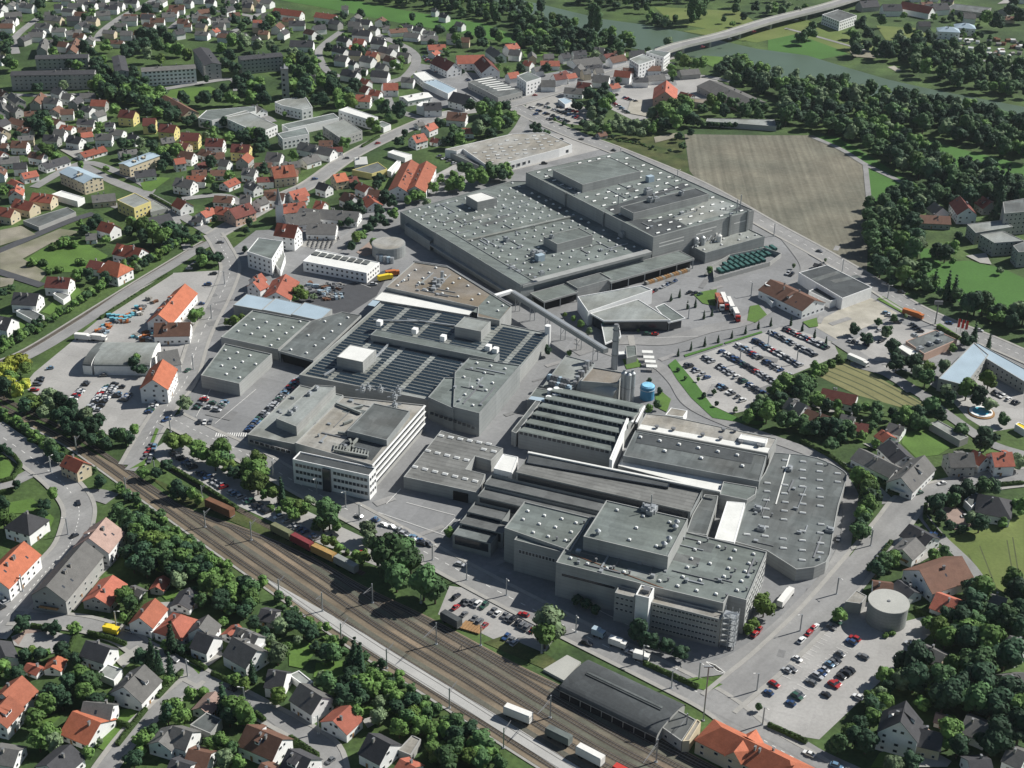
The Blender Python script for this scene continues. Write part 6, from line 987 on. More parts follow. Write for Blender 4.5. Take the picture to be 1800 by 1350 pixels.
# south-west: signal house, terraces, bungalow
H(9, 465, 517, 580, 567, 8, 5.5, 'c', 'c', 'small signal house with a brick-red roof beside the tracks', 'signal house')
H(9, 150, 920, 200, 935, 12, 5.5, 'd', 'w', 'square white house with a dark pyramid roof on a round lawn', hip=1)
H(9, 165, 1122, -60, 1350, 13, 6.5, 'o', 'w', 'long white building with a bright orange roof at the left edge', 'building'); H(9, 738, 955, 622, 1095, 15, 7, 'p', 'w', 'pinkish-roofed end house of the grey terrace by the main road')
house(*T(9, 590, 1122), *T(13, 325, 80), 14, 7, 'g', 's', label='long grey terrace with a sunlit white wall by the main road', cat='terrace')
H(13, 785, 8, 665, 155, 11, 3.5, 'r', 's', 'narrow house with a long salmon roof by the small trees'); H(13, 510, 958, 700, 1035, 14, 3, 'o', 'w', 'wide bungalow with a bright orange roof', hip=0)
flat([T(13, 680, 690), T(13, 750, 622), T(13, 855, 662), T(13, 795, 742)], 3, 'w', 'r_flat2', label='flat double garage between two white houses', cat='garage'); flat([T(13, 990, 352), T(13, 1060, 312), T(13, 1130, 342), T(13, 1055, 405)], 3.2, 'w', 'r_brown', label='flat-roofed garage in front of the rust-red roofed house', cat='garage')
H(13, 1270, 272, 1195, 345, 12, 4, 'r', 'w', 'white house with a salmon hipped roof and a dark dormer', hip=.8); flat([T(13, 1325, 1050), T(13, 1440, 962), T(13, 1550, 1010), T(13, 1470, 1112)], 4, 's', 'r_mid', label='dark flat roof among the trees by the lane fork', cat='building')
H(14, 652, 918, 540, 1020, 11, 4, 'r', 'w', 'white house with a steep salmon roof', wins=True); flat([T(14, 990, 1225), T(14, 1090, 1120), T(14, 1152, 1150), T(14, 1080, 1262)], 3.5, 's', 'r_tan', label='pale flat roof among the bushes beside the railway', cat='building'); flat([T(14, 230, 700), T(14, 300, 670), T(14, 400, 750), T(14, 340, 780)], 3, 'w', 'r_flat2', label='white garage terrace behind the big white house', cat='garage')
# goods shed and station
a, c = at(*T(15, 440, 672), 5.5), at(*T(15, 1112, 992), 5.5); d = c-a; L = np.linalg.norm(d); m_ = (a+c)/2; b = MB(); n_ = 16; W = 9.6
pr = [(-W*math.cos(math.pi*i/n_), 3.2+2.6*math.sin(math.pi*i/n_)**.8) for i in range(n_+1)]; vs = [(x, p_[0], p_[1]) for x in (-L/2, L/2) for p_ in pr]
b.add([(-L/2, -W, 0), (-L/2, -W, 3.2), (L/2, -W, 3.2), (L/2, -W, 0), (-L/2, W, 0), (-L/2, W, 3.2), (L/2, W, 3.2), (L/2, W, 0)], [(3, 2, 1, 0), (4, 5, 6, 7), (0, 1, 5, 4), (7, 6, 2, 3)]); b.add(vs, [tuple(range(n_+1))[::-1], tuple(range(n_+1, 2*n_+2))])
o = b.obj('goods_shed', M['w_grey'], None, (m_[0], m_[1], 0), math.atan2(d[1], d[0])); setp(o, 'long dark arched goods shed with a sunk rooflight strip beside the tracks', 'shed')
b = MB(); b.add([(x*(1.01), y*1.03, z+.1) for x, y, z in vs], [(i, i+1, n_+2+i, n_+1+i) for i in range(n_)]); b.obj('roof', M['r_dark'], o); b = MB(); b.box((0, 1.2, 5.5), (L*.78, 2.4, .75)); b.obj('rooflight_strip', M['r_dark'], o); b = MB(); b.box((0, 1.2, 6.25), (L*.78, .9, .2)); b.obj('ridge_cap', M['r_mid'], o)
for i in range(9): b = MB(); b.box((-L/2+L*(i+.5)/9, -W-.05, 0), (4, .3, 2.7)); b.obj('gate', M['dark'], o)
P = fpoly([T(15, 218, 660), T(15, 385, 560), T(15, 482, 610), T(15, 362, 738)], 1.1); b = MB(); b.prism(P, 0, 1.1); setp(b.obj('loading_ramp', M['conc']), 'cream concrete loading ramp at the left end of the goods shed', 'ramp')
flat([T(15, 1040, 1062), T(15, 1150, 940), T(15, 1285, 1015), T(15, 1185, 1165)], 4.5, 's', 'r_mid', label='flat grey extension at the right end of the goods shed', cat='building', wins=5); flat([T(15, 1190, 1165), T(15, 1290, 1010), T(15, 1320, 1030), T(15, 1240, 1160)], 5, 'c', 'r_tan', label='narrow orange-walled link beside the station', cat='building')
o = H(15, 1405, 1040, 2000, 1330, 12.5, 6, 'o', 'c', 'long cream station building with a bright orange tiled roof', 'station', pitch=34, hip=0.8)
for (u, v, r) in ((1590, 1190, -1), (1700, 1110, 1)):
    pass
X, Y = o.location[:2]; an = o.rotation_euler.z
for xx, s_ in ((-4, -1), (-3.5, 1), (15, -1)):
    b = MB(); b.add([(-3, s_*6.9, 5.6), (3, s_*6.9, 5.6), (0, s_*6.9, 9.0), (0, 0, 9.6), (-3, s_*3, 9.0), (3, s_*3, 9.0)], [(0, 1, 2)] if s_ < 0 else [(1, 0, 2)], 1); b.add([(-3.4, s_*7.2, 5.2), (0, s_*7.2, 9.3), (0, s_*1, 10.0), (-3.4, s_*2.5, 8.2)], [(0, 1, 2, 3)]); b.add([(3.4, s_*7.2, 5.2), (0, s_*7.2, 9.3), (0, s_*1, 10.0), (3.4, s_*2.5, 8.2)], [(3, 2, 1, 0)]); b.obj('cross_gable', [ROOF['o'], WALL['c']], o, (xx, 0, .4))
# east side
H(16, 1180, 128, 1325, 182, 12, 4.2, 'r', 'w', 'white house with an angular salmon roof right of the round tank'); house(*T(12, 1350, 1225), *T(12, 1060, 1320), 17, 4.5, 'b', 'w', label='big barn with a wide brown roof beside the east field', cat='barn', pitch=33)
H(16, 962, 885, 925, 1025, 13, 8, 'd', 'w', 'tall dark-gabled villa with white balconies', 'villa', pitch=46, wins=True); p = at(*T(16, 870, 1080), 3)
for i, (u, v) in enumerate(((845, 1050), (950, 1090), (850, 1100), (945, 1130))): q = at(*T(16, u, v), 4-1.6*(i//2)); b = MB(); b.box((q[0], q[1], 4.2-2.6*(i//2)), (3.2, 1.4, .9), -.5); b.obj('balcony', M['frame'])['label'] = 'x'; bo = bpy.context.scene.collection.objects[-1]; vil = [o_ for o_ in scene.objects if o_.get('category') == 'villa'][0]; bo.parent = vil; bo.matrix_parent_inverse = (Matrix.Translation(vil.location) @ Matrix.Rotation(vil.rotation_euler.z, 4, 'Z')).inverted(); del bo['label']
flat([T(16, 1022, 1070), T(16, 1062, 1040), T(16, 1152, 1100), T(16, 1112, 1160)], 2.8, 'p', 'rust', label='small flat rust-red shed beside the dark-gabled villa', cat='shed')
flat([T(12, 1130, 295), T(12, 1190, 275), T(12, 1400, 390), T(12, 1340, 415)], 3.6, 's', 'r_flat2', label='long low pale shed beside the square lawn', cat='shed'); H(12, 1575, 805, 1610, 812, 15, 4.5, 'd', 'w', 'white bungalow with a dark pyramid roof beside the pink drive', hip=1, pitch=32); flat([T(12, 1370, 830), T(12, 1440, 770), T(12, 1500, 800), T(12, 1420, 880)], 3.5, 'w', 'r_mid', label='flat annex left of the dark pyramid roof', cat='building')
flat([T(8, 215, 552), T(8, 410, 497), T(8, 727, 655), T(8, 520, 732)], 7, 'w', 'r_dark', label='white supermarket with a flat black roof', cat='supermarket'); mk = bpy.context.scene.collection.objects[-2] if 0 else [q for q in scene.objects if q.get('category') == 'supermarket'][0]
for a_, b_ in ((300, 30), (430, 80)): sheet('roof_stripe', mk, fpoly([T(8, a_, 590+b_*.2), T(8, a_+190, 520+b_*.6), T(8, a_+225, 535+b_*.6), T(8, a_+40, 606+b_*.25)], 6.75), 6.78, 'r_mid')
if 1: pass; o = flat([T(8, 285, 680), T(8, 350, 650), T(8, 525, 722), T(8, 435, 752)], 4.5, 'w', 'r_dark', label='lower flat annex in front of the black-roofed supermarket', cat='building')
H(8, 20, 602, 325, 745, 18, 5, 'b', 'w', 'long white building with a brown roof left of the supermarket', 'building', pitch=24, wins=True); flat([T(8, -30, 700), T(8, 20, 685), T(8, 75, 740), T(8, 30, 760)], 3.5, 'w', 'r_flat2', label='small white canopy at the foot of the long brown roof', cat='canopy')
p = at(*T(8, 20, 625), 8); b = MB(); b.cyl((p[0], p[1], 0), 3.2, 3.2, 7.5, 20); o = b.obj('round_tower', M['w_white']); setp(o, 'squat round white tower at the left end of the long brown roof', 'tower')
o = flat([T(8, 962, 1030), T(8, 1168, 952), T(8, 1322, 1020), T(8, 1092, 1120)], 4.5, 'p', 'r_mid', label='fast food restaurant with brick walls and a grey roof', cat='restaurant'); 
for i, (u, v) in enumerate(((1020, 1000), (1130, 1060), (1190, 1040), (1060, 1090), (1200, 990))): scatter('roof_unit', UNIT, o, [T(8, u, v)], 4.2, .5, (1.3, 1.3, .9))
flat([T(8, 888, 1062), T(8, 942, 1050), T(8, 1075, 1120), T(8, 1010, 1142)], 3.8, 's', 'r_white', label='bright white canopy roof left of the restaurant', cat='canopy')
o = flat([T(8, 1190, 1290), T(8, 1437, 1040), T(8, 1540, 1125), T(8, 1380, 1340)], 7, 's', 'r_B', label='left wing of the pale blue U-shaped building', cat='building', wins=8); o = flat([T(8, 1440, 1042), T(8, 1475, 1048), T(8, 1860, 1260), T(8, 1800, 1320), T(8, 1520, 1150)], 6.7, 's', 'r_B', label='long right wing of the pale blue U-shaped building', cat='building', wins=14)
for i, (pts, h_) in enumerate((([T(8, 1390, 215), T(8, 1640, 185), T(8, 1710, 232), T(8, 1450, 275)], 8), ([T(8, 1480, 285), T(8, 1640, 262), T(8, 1790, 330), T(8, 1580, 345)], 9), ([T(8, 1640, 60), T(8, 1787, 35), T(8, 1880, 120), T(8, 1650, 140)], 15), ([T(8, 1710, 365), T(8, 1830, 320), T(8, 1880, 400), T(8, 1750, 410)], 10))):
    flat(pts, h_, 's', 'r_flat2' if i < 2 else 'r_mid', label=('upper narrow pale roof of the old works by the big meadow', 'middle pale roof of the old works by the big meadow', 'tallest grey building of the old works at the right edge', 'lowest grey roof of the old works, nearest the big meadow')[i], cat='works building', wins=8)
p = at(*T(12, 1485, 215), .5); b = MB(); b.cyl((p[0], p[1], 0), 5.6, 5.6, 1.0, 24); o = b.obj('swimming_pool', M['w_white']); setp(o, 'round display swimming pool with blue water and white rim', 'pool'); b = MB(); b.cyl((p[0], p[1], 1.0), 4.0, 4.0, .06, 24); b.obj('water', M['pool'], o); b = MB(); b.cyl((p[0]+.2, p[1]-.3, 0), 6.4, 6.4, .6, 24); b.obj('plinth', M['wood'], o)
flat([T(12, 1725, 300), T(12, 1750, 285), T(12, 1800, 310), T(12, 1800, 345)], 3.5, 'w', 'yellow', label='orange-yellow roof at the right edge by the pool', cat='canopy')
# red and white lorry, bus, flagpoles, sign
def lorry(t_, u, v, rz, mt, label, L=9, cat='lorry'):
    p = at(*T(t_, u, v), 1.5); t = empty('lorry' if cat == 'lorry' else cat.replace(' ', '_'), (p[0], p[1], .25), rz); t['label'] = label; t['category'] = cat
    b = MB(); b.box((-.8, 0, .8), (L-2, 2.5, 2.6)); b.obj('cargo_box', M[mt], t); b = MB(); b.box((L/2-.8, 0, .6), (1.9, 2.4, 2.3)); b.obj('cab', M[mt], t); b = MB(); b.box((L/2+.18, 0, 1.8), (.06, 2.1, .8)); b.obj('windscreen', M['glass'], t)
    b = MB(); [b.cyl((x, y, 0), .45, .45, .8, 8) for x in (-L/2+1.5, L/2-1) for y in (-1, 1)]; b.obj('wheels', M['dark'], t); return t
lorry(8, 1010, 845, R_(-38), 'orange', 'orange box lorry parked beside the ring road', 12); lorry(8, 625, 1170, R_(-48), 'white', 'white coach-like lorry at the tip of the striped crop field', 12); lorry(16, 120, 165, R_(58), 'white', 'white tanker lorry in the lane behind the tall south block', 12); lorry(15, 735, 480, R_(-28), 'white', 'white delivery van in the shade of the beige offices', 7, 'van'); lorry(15, 900, 575, R_(-22), 'white', 'white van at the kerb near the low hedge', 6, 'van')
lorry(13, 775, 390, R_(-14), 'yellow', 'small yellow van on the estate road', 6, 'van'); lorry(6, 900, 590, R_(30), 'yellow', 'yellow crane lorry at the edge of the brown-roofed hall', 9); lorry(6, 950, 560, R_(20), 'orange', 'orange excavator lorry right of the yellow one', 8); lorry(5, 580, 1005, R_(-8), 'white', 'left white lorry above the arched hall', 9); lorry(5, 690, 1010, R_(-8), 'white', 'right white lorry above the arched hall', 8)
lorry(7, 690, 650, R_(35), 'metal', 'grey lorry standing at the long dock roof', 9); lorry(15, 600, 410, R_(-30), 'r_B', 'pale blue van in the shadow beside the street car park', 5, 'van')
for i in range(3):
    p = at(*T(8, 1312+i*27, 975+i*8), 0); b = MB(); b.cyl((p[0], p[1], 0), .15, .1, 9, 8); o = b.obj('flagpole', M['white']); o['label'] = ('left', 'middle', 'right')[i]+' of three flagpoles with tall red flags beside the ring road'; o['category'] = 'flagpole'; o['group'] = 'flagpoles with red flags'; b = MB(); b.box((p[0]+.75, p[1], 3.5), (1.4, .08, 5)); b.obj('flag', M['red'], o)
p = at(*T(8, 1165, 915), 0); b = MB(); b.cyl((p[0], p[1], 0), .4, .3, 13, 8); b.box((p[0], p[1], 12), (4.5, .8, 2.2)); setp(b.obj('advertising_mast', M['steel']), 'tall dark advertising mast by the restaurant car park', 'mast')
# builders yard clutter, each pile a thing
cols = ['wood', 'r_B', 'rust', 'w_white', 'steel', 'orange', 'stone', 'plastic', 'r_tan']
cn = dict(wood='timber', r_B='pale blue', rust='rusty', w_white='white', steel='dark', orange='orange', stone='grey', plastic='turquoise', r_tan='tan')
for i in range(62):
    u, v = random.choice([(random.uniform(640, 1000), 0), (random.uniform(940, 1300), 1), (random.uniform(650, 1100), 2)]); 
    if v == 0: v = 1040-(u-640)*.55+random.uniform(-60, -5)
    elif v == 1: v = random.uniform(960, 1040); 
    else: v = 950-(u-650)*.55+random.uniform(-10, 60); 
    c = random.choice(cols); p = at(*T(5, u, v), .5); b = MB()
    for k in range(random.randint(2, 5)): b.box((random.uniform(-1.5, 1.5), random.uniform(-1, 1), .2+.7*(k > 2)), (random.uniform(1, 2.6), random.uniform(.8, 1.8), random.uniform(.5, 1.4)), random.uniform(-.4, .4))
    o = b.obj('material_pile', M[c], None, (p[0], p[1], 0), R_(35)); reg(o, f'{cn[c]} material pile in the builders yard', 'pile', p[0], p[1], 'piles in the builders yard')
for i in range(9): p = at(*T(5, 760+(i % 5)*30+(i//5)*20, 850+(i//5)*25+(i % 5)*3), 1); b = MB(); b.box((0, 0, 0), (2.4, 1.6, 1.7)); o = b.obj('wrapped_pallet', M['plastic'], None, (p[0], p[1], .2), .3); reg(o, 'turquoise wrapped pallet in the builders yard', 'pallet', p[0], p[1], 'turquoise wrapped pallets')
for i in range(34):
    u = random.uniform(370, 600); v = random.uniform(620, 740); p = at(*T(6, u, v), .5); c = random.choice(['rust', 'steel', 'r_B', 'stone']); b = MB(); [b.box((random.uniform(-1.6, 1.6), random.uniform(-1.2, 1.2), .1), (random.uniform(1, 3), random.uniform(.5, 1.5), random.uniform(.4, 1.8)), random.uniform(-.5, .5)) for k in range(4)]; o = b.obj('scrap_pile', M[c], None, (p[0], p[1], .1)); reg(o, f'{cn[c]} scrap pile in the dark yard', 'pile', p[0], p[1], 'scrap piles in the dark yard')
# allotment sheds
for i in range(46):
    u = random.uniform(1330, 1790); v = random.uniform(270, 420); 
    if v > 300+(u-1330)*.3+40 or v < 260: continue
    p = at(*T(4, u, v), 1.5); c = random.choice(['w_white', 'stone', 'rust', 'w_grey']); b = MB(); s = random.uniform(2.5, 4.5); b.box((0, 0, 0), (s, s*.8, 2.2)); b.add([(-s/2-.2, -s*.45, 2.2), (s/2+.2, -s*.45, 2.2), (s/2+.2, 0, 3.1), (-s/2-.2, 0, 3.1), (s/2+.2, s*.45, 2.2), (-s/2-.2, s*.45, 2.2)], [(0, 1, 2, 3), (3, 2, 4, 5), (1, 4, 2), (0, 3, 5)]); o = b.obj('garden_shed', M[c], None, (p[0], p[1], 0), random.uniform(-.5, .5)); reg(o, f"{ {'w_white': 'white', 'stone': 'grey', 'rust': 'rusty', 'w_grey': 'pale grey'}[c]} garden shed on the allotments", 'shed', p[0], p[1], 'garden sheds on the allotments')
# ---------------------------------------------------------------- bridge
Wb = wpath([(1160, 105), (1196, 93), (1270, 75), (1350, 50), (1440, 27), (1490, 12), (1560, -10)]); t = empty('river_bridge', (0, 0, 0)); setp(t, 'long pale concrete road bridge across the river', 'bridge')
b = MB(); ribbon_mb(b, Wb, 13, 7.2, h=1.4); b.obj('deck', M['conc'], t); b = MB(); ribbon_mb(b, Wb, 8, 7.25); b.obj('carriageway', M['road'], t)
for s_ in (-6.3, 6.3): b = MB(); ribbon_mb(b, Wb, .35, 8.2, off=s_, h=1.0); b.obj('parapet', M['conc'], t)
for k in (6, 10, 14, 18, 22, 26):
    p = Wb[min(k, len(Wb)-1)]; b = MB(); b.box((p[0], p[1], 0), (2, 9, 5.9), R_(25)); b.obj('pier', M['conc'], t)
M['tr_red'] = mat('carriage_red', (.20, .04, .045), var=.15); M['tr_yel'] = mat('carriage_ochre', (.38, .24, .09), var=.15); M['tr_gr'] = mat('carriage_olive', (.17, .175, .10), var=.15)
# goods wagons and containers
def wag(pts, h0, w_, hh, mt, name, label, cat, z=1.1, und=True):
    a, c = at(*pts[0], z+hh), at(*pts[1], z+hh); d = c-a; L = np.linalg.norm(d); m_ = (a+c)/2; t = empty(name, (m_[0], m_[1], .3), math.atan2(d[1], d[0])); t['label'] = label; t['category'] = cat
    b = MB(); b.box((0, 0, z), (L, w_, hh)); b.box((0, 0, z+hh), (L*.97, w_*.85, .25)); b.obj('body', M[mt], t)
    b = MB(); b.box((0, 0, z-.35), (L*1.02, w_*.8, .34)); b.obj('frame', M['steel'], t); b = MB(); [b.cyl((x, y, 0), .45, .45, .7, 8) for x in (-L*.38, -L*.28, L*.28, L*.38) for y in (-.75, .75)]; b.obj('wheels', M['dark'], t); return t
wag([(888, 1240), (934, 1258)], 0, 2.9, 3.0, 'white', 'container', 'upper left of the two white containers on the loading platform', 'container'); wag([(962, 1278), (1003, 1298)], 0, 2.9, 2.6, 'r_flat', 'container', 'grey-blue container between the two white ones', 'container'); wag([(1016, 1310), (1060, 1333)], 0, 2.9, 3.0, 'white', 'container', 'lower right of the two white containers on the loading platform', 'container')
wag([(1080, 1345), (1120, 1366)], 0, 2.9, 2.6, 'red', 'container', 'red container cut by the bottom edge', 'container'); wag([(364, 877), (408, 897)], 0, 3.2, 3.2, 'rust', 'railway_wagon', 'old dark rusty railway wagon on the overgrown siding', 'wagon')
for i, (p0, p1, mt, cn_) in enumerate((((479, 921), (512, 938), 'tr_gr', 'olive-grey leading'), ((514, 939), (548, 957), 'tr_red', 'red'), ((550, 958), (588, 976), 'tr_yel', 'yellow-orange'), ((590, 977), (626, 996), 'r_flat2', 'grey last'))): wag([p0, p1], 0, 2.9, 2.8, mt, 'railway_carriage', cn_+' carriage of the train beside the tracks', 'carriage')['group'] = 'train of four carriages'
wag([(778, 1075), (808, 1092)], 0, 3.0, 2.8, 'r_dark', 'railway_wagon', 'dark green wagon at the edge of the street car park', 'wagon')
b = MB(); p = at(815, 1100, 0); [b.box((p[0]+i*1.1, p[1]-i*.5, .3), (1, 5, .5), R_(-28)) for i in range(7)]; setp(b.obj('timber_stack', M['wood']), 'orange-brown stack of sleepers beside the dark green wagon', 'stack')
# ---------------------------------------------------------------- masts, lamps, poles
def mast(x, y, h=9, arm=0, name='catenary_mast', desc='slim catenary mast beside the tracks', cat='mast', mt='metal', both=0, grp='catenary masts'):
    p = at(x, y, 0); t = empty(name, (p[0], p[1], .15)); b = MB(); b.box((0, 0, 0), (.42, .42, h)); b.box((0, 0, -.1), (1, 1, .3)); b.obj('post', M[mt], t)
    if arm:
        d = np.array([math.cos(R_(62)), math.sin(R_(62))])*arm; b = MB(); b.bar((0, 0, h-1.2), (d[0], d[1], h-.8), .15); b.bar((0, 0, h-2.6), (d[0]*.9, d[1]*.9, h-1.0), .09); b.obj('arm', M['steel'], t)
    reg(t, desc, cat, p[0], p[1], grp, h/2); return t
for (x, y, h, arm) in ((491, 1052, 9, 4), (567, 1075, 9, -4), (680, 1175, 9, 5), (767, 1133, 10, -9), (845, 1135, 9, 4), (885, 1315, 9, 5), (967, 1262, 10, -10), (1153, 1340, 10, -12), (135, 795, 8, 3), (103, 745, 7, 3), (222, 868, 8, 4), (361, 927, 8, 4), (442, 950, 9, 4), (272, 830, 6, 0), (355, 875, 6, 3), (38, 725, 7, 3), (1205, 1290, 9, -6), (600, 1130, 9, 5), (790, 1245, 9, 5), (655, 1060, 9, -6)):
    mast(x, y, h, arm)
t = mast(1236, 1267, 24, 0, 'light_mast', 'very tall thin lighting mast at the station', 'mast'); b = MB(); b.box((0, 0, 23.6), (3.2, .5, .5)); b.obj('lamp_rack', M['metal'], t)
for (x, y) in ((890, 1047), (1012, 1112), (608, 892), (557, 868), (952, 1148), (760, 985), (700, 955), (1130, 1165), (1180, 1210), (480, 838), (820, 1020), (300, 760), (340, 650), (372, 560), (395, 500), (632, 915), (740, 1060), (1228, 1195), (1340, 1275), (1406, 1110), (1470, 1045), (1530, 960), (1360, 415), (1480, 478), (1560, 525), (1190, 318), (1090, 280), (1330, 1215), (40, 1040), (120, 940), (90, 830), (205, 1105), (330, 1190), (430, 1240), (1210, 560), (1260, 545), (1320, 520), (1300, 640), (1350, 605), (1400, 640), (560, 1290)):
    t = mast(x, y, 8, 0, 'street_lamp', 'slim street lamp', 'street lamp', grp='street lamps'); a_ = random.uniform(0, 6.28); b = MB(); b.bar((0, 0, 7.9), (1.6*math.cos(a_), 1.6*math.sin(a_), 8.1), .12); b.obj('arm', M['metal'], t); b = MB(); b.box((1.6*math.cos(a_), 1.6*math.sin(a_), 8.0), (.8, .35, .2), a_); b.obj('lamp_head', M['white'], t)
# ================================================================ TREES
def blob(mb, c, r, rng, q, size, mi=0, flat_=1.0):
    n = rng.normal(size=(q, 3)); n /= np.linalg.norm(n, axis=1)[:, None]; n[:, 2] = np.where(n[:, 2] < -.35, -n[:, 2], n[:, 2])
    P = np.array(c)+n*r*rng.uniform(.72, 1.08, (q, 1))*np.array([1, 1, flat_])
    t = rng.normal(size=(q, 3)); u = np.cross(n, t); u /= np.linalg.norm(u, axis=1)[:, None]; v = np.cross(n, u); v = v+n*rng.uniform(-.5, .5, (q, 1)); s = size*rng.uniform(.6, 1.3, (q, 1))
    vs = np.stack([P-u*s-v*s*.7, P+u*s-v*s*.7, P+u*s*.8+v*s, P-u*s*.8+v*s], 1).reshape(-1, 3); b0 = len(mb.v)
    mb.v += [tuple(x) for x in vs]; mb.f += [(b0+4*i, b0+4*i+1, b0+4*i+2, b0+4*i+3) for i in range(q)]; mb.m += [mi]*q
def core(mb, c, r, rng, mi=1, flat_=1.0, n=7, m_=4):
    vs = [(c[0], c[1], c[2]+r*flat_)]
    for j in range(1, m_):
        for i in range(n): th = math.pi*j/m_; ph = 6.2832*(i+.5*(j % 2))/n; rr = r*rng.uniform(.85, 1.1); vs.append((c[0]+rr*math.sin(th)*math.cos(ph), c[1]+rr*math.sin(th)*math.sin(ph), c[2]+rr*math.cos(th)*flat_))
    vs.append((c[0], c[1], c[2]-r*flat_)); fs = [(0, 1+i, 1+(i+1) % n) for i in range(n)]
    for j in range(m_-2):
        for i in range(n): a = 1+j*n+i; d = 1+j*n+(i+1) % n; fs.append((a, a+n, d+n, d))
    l = len(vs)-1; fs += [(l, 1+(m_-2)*n+(i+1) % n, 1+(m_-2)*n+i) for i in range(n)]; mb.add(vs, fs, mi)
def crown_data(seed, kind, dens=1.0):
    rng = np.random.default_rng(seed); mb = MB()
    if kind == 'round':      # unit radius, base of the crown at z=0, top about 2
        k = rng.integers(9, 13)
        for i in range(k):
            ph = 6.28*i/k*1.618+rng.uniform(0, .5); zz = rng.uniform(.35, 1.55); R = (1-abs(zz-.85)/1.25)*rng.uniform(.35, .75); r = rng.uniform(.34, .52)
            c = (R*math.cos(ph), R*math.sin(ph), zz); blob(mb, c, r, rng, int(70*dens), .085); core(mb, c, r*.84, rng, 0)
        core(mb, (0, 0, .85), .6, rng, 0, 1.1)
    elif kind == 'cone':
        for i in range(9):
            z = .15+i*.36; r = .95*(1-i/9.5)+.08
            for j in range(max(2, int(6*(1-i/10)))): ph = rng.uniform(0, 6.28); blob(mb, (r*.5*math.cos(ph), r*.5*math.sin(ph), z), r*.55, rng, int(26*dens), .08, 0, .6)
            core(mb, (0, 0, z), r*.72, rng, 0, .7)
    elif kind == 'tall':
        for i in range(10): z = .3+i*.28; r = .5*math.sin(math.pi*(i+1.2)/11.5)+.25; ph = rng.uniform(0, 6.28); c = (.22*math.cos(ph), .22*math.sin(ph), z); blob(mb, c, r, rng, int(60*dens), .08); core(mb, c, r*.8, rng, 0)
    elif kind == 'bush':
        for i in range(5): ph = rng.uniform(0, 6.28); R = rng.uniform(.2, .6); r = rng.uniform(.4, .55); c = (R*math.cos(ph), R*math.sin(ph), .45); blob(mb, c, r, rng, int(60*dens), .11); core(mb, c, r*.8, rng, 0)
    return mb
KINDS_ = [('round', 'leaf_a'), ('round', 'leaf_b'), ('round', 'leaf_dark'), ('round', 'leaf_pale'), ('round', 'leaf_lime'), ('round', 'leaf_gold'), ('cone', 'leaf_dark'), ('tall', 'leaf_b'), ('bush', 'leaf_a'), ('bush', 'leaf_b')]
CD = {}; CR = {}
for i, (k_, m_) in enumerate(KINDS_):
    for v in range(3):
        if k_+str(v) not in CD: CD[k_+str(v)] = crown_data(100+v*7+len(k_), k_)
        CR[(i, v)] = CD[k_+str(v)].mesh('crown', M[m_])
LOW = {k_+str(v): crown_data(300+v*3+len(k_), k_, .42) for k_ in ('round', 'cone', 'tall', 'bush') for v in range(3)}
b = MB(); b.cyl((0, 0, 0), .07, .045, .9, 7); [b.bar((0, 0, .55+.1*i), (.4*math.cos(i*2.2), .4*math.sin(i*2.2), 1.05+.1*i), .04) for i in range(4)]; TRUNK = b.mesh('trunk', M['bark'])
TREES = []       # x, y, radius, kind index
def tree(x, y, r, k=0, aspect=1.0, z=None, grp='trees'): 
    p = at(x, y, r*1.0 if z is None else z); TREES.append((p[0], p[1], r, k, aspect, grp))
def TT(t_, s, k=0, grp='garden trees'):
    for ln in s.split(';'):
        q = ln.split()
        if len(q) >= 3: tree(*T(t_, float(q[0]), float(q[1])), float(q[2])*({13: .8, 14: .8, 9: .85, 16: .86, 12: .86, 15: .92}.get(t_, .9)), int(q[3]) if len(q) > 3 else random.choice((0, 0, 1, 1, 2, 3) if k == 0 else k), grp=grp)
SP = 1.0
def wood(pts, n, r0, r1, ks=(0, 1, 1, 2, 3), grp='trees of the wood', mind=.66, t_=None):
    P = [T(t_, *p) for p in pts] if t_ else pts; W = [tuple(at(*p)) for p in P]; xs = [p[0] for p in W]; ys = [p[1] for p in W]; done = []; tries = 0
    while len(done) < n and tries < n*30:
        tries += 1; X = random.uniform(min(xs), max(xs)); Y = random.uniform(min(ys), max(ys)); r = random.uniform(r0, r1)*.88
        if inside(W, X, Y) and all((X-a)**2+(Y-c)**2 > ((r+d)*mind)**2 for a, c, d in done[-400:]): done.append((X, Y, r)); TREES.append((X, Y, r, random.choice(ks), random.uniform(.9, 1.2), grp))
def line(pts, n, r, ks, t_=None, jit=.3, grp='row of trees'):
    P = [T(t_, *p) for p in pts] if t_ else pts; W = resample([at(*p) for p in P], n)
    for p in W: TREES.append((p[0]+random.uniform(-jit, jit)*r, p[1]+random.uniform(-jit, jit)*r, r*.8*random.uniform(.7, 1.25), random.choice(ks), 1, grp))
WD = (1, 1, 2, 2, 2, 3, 1, 0)
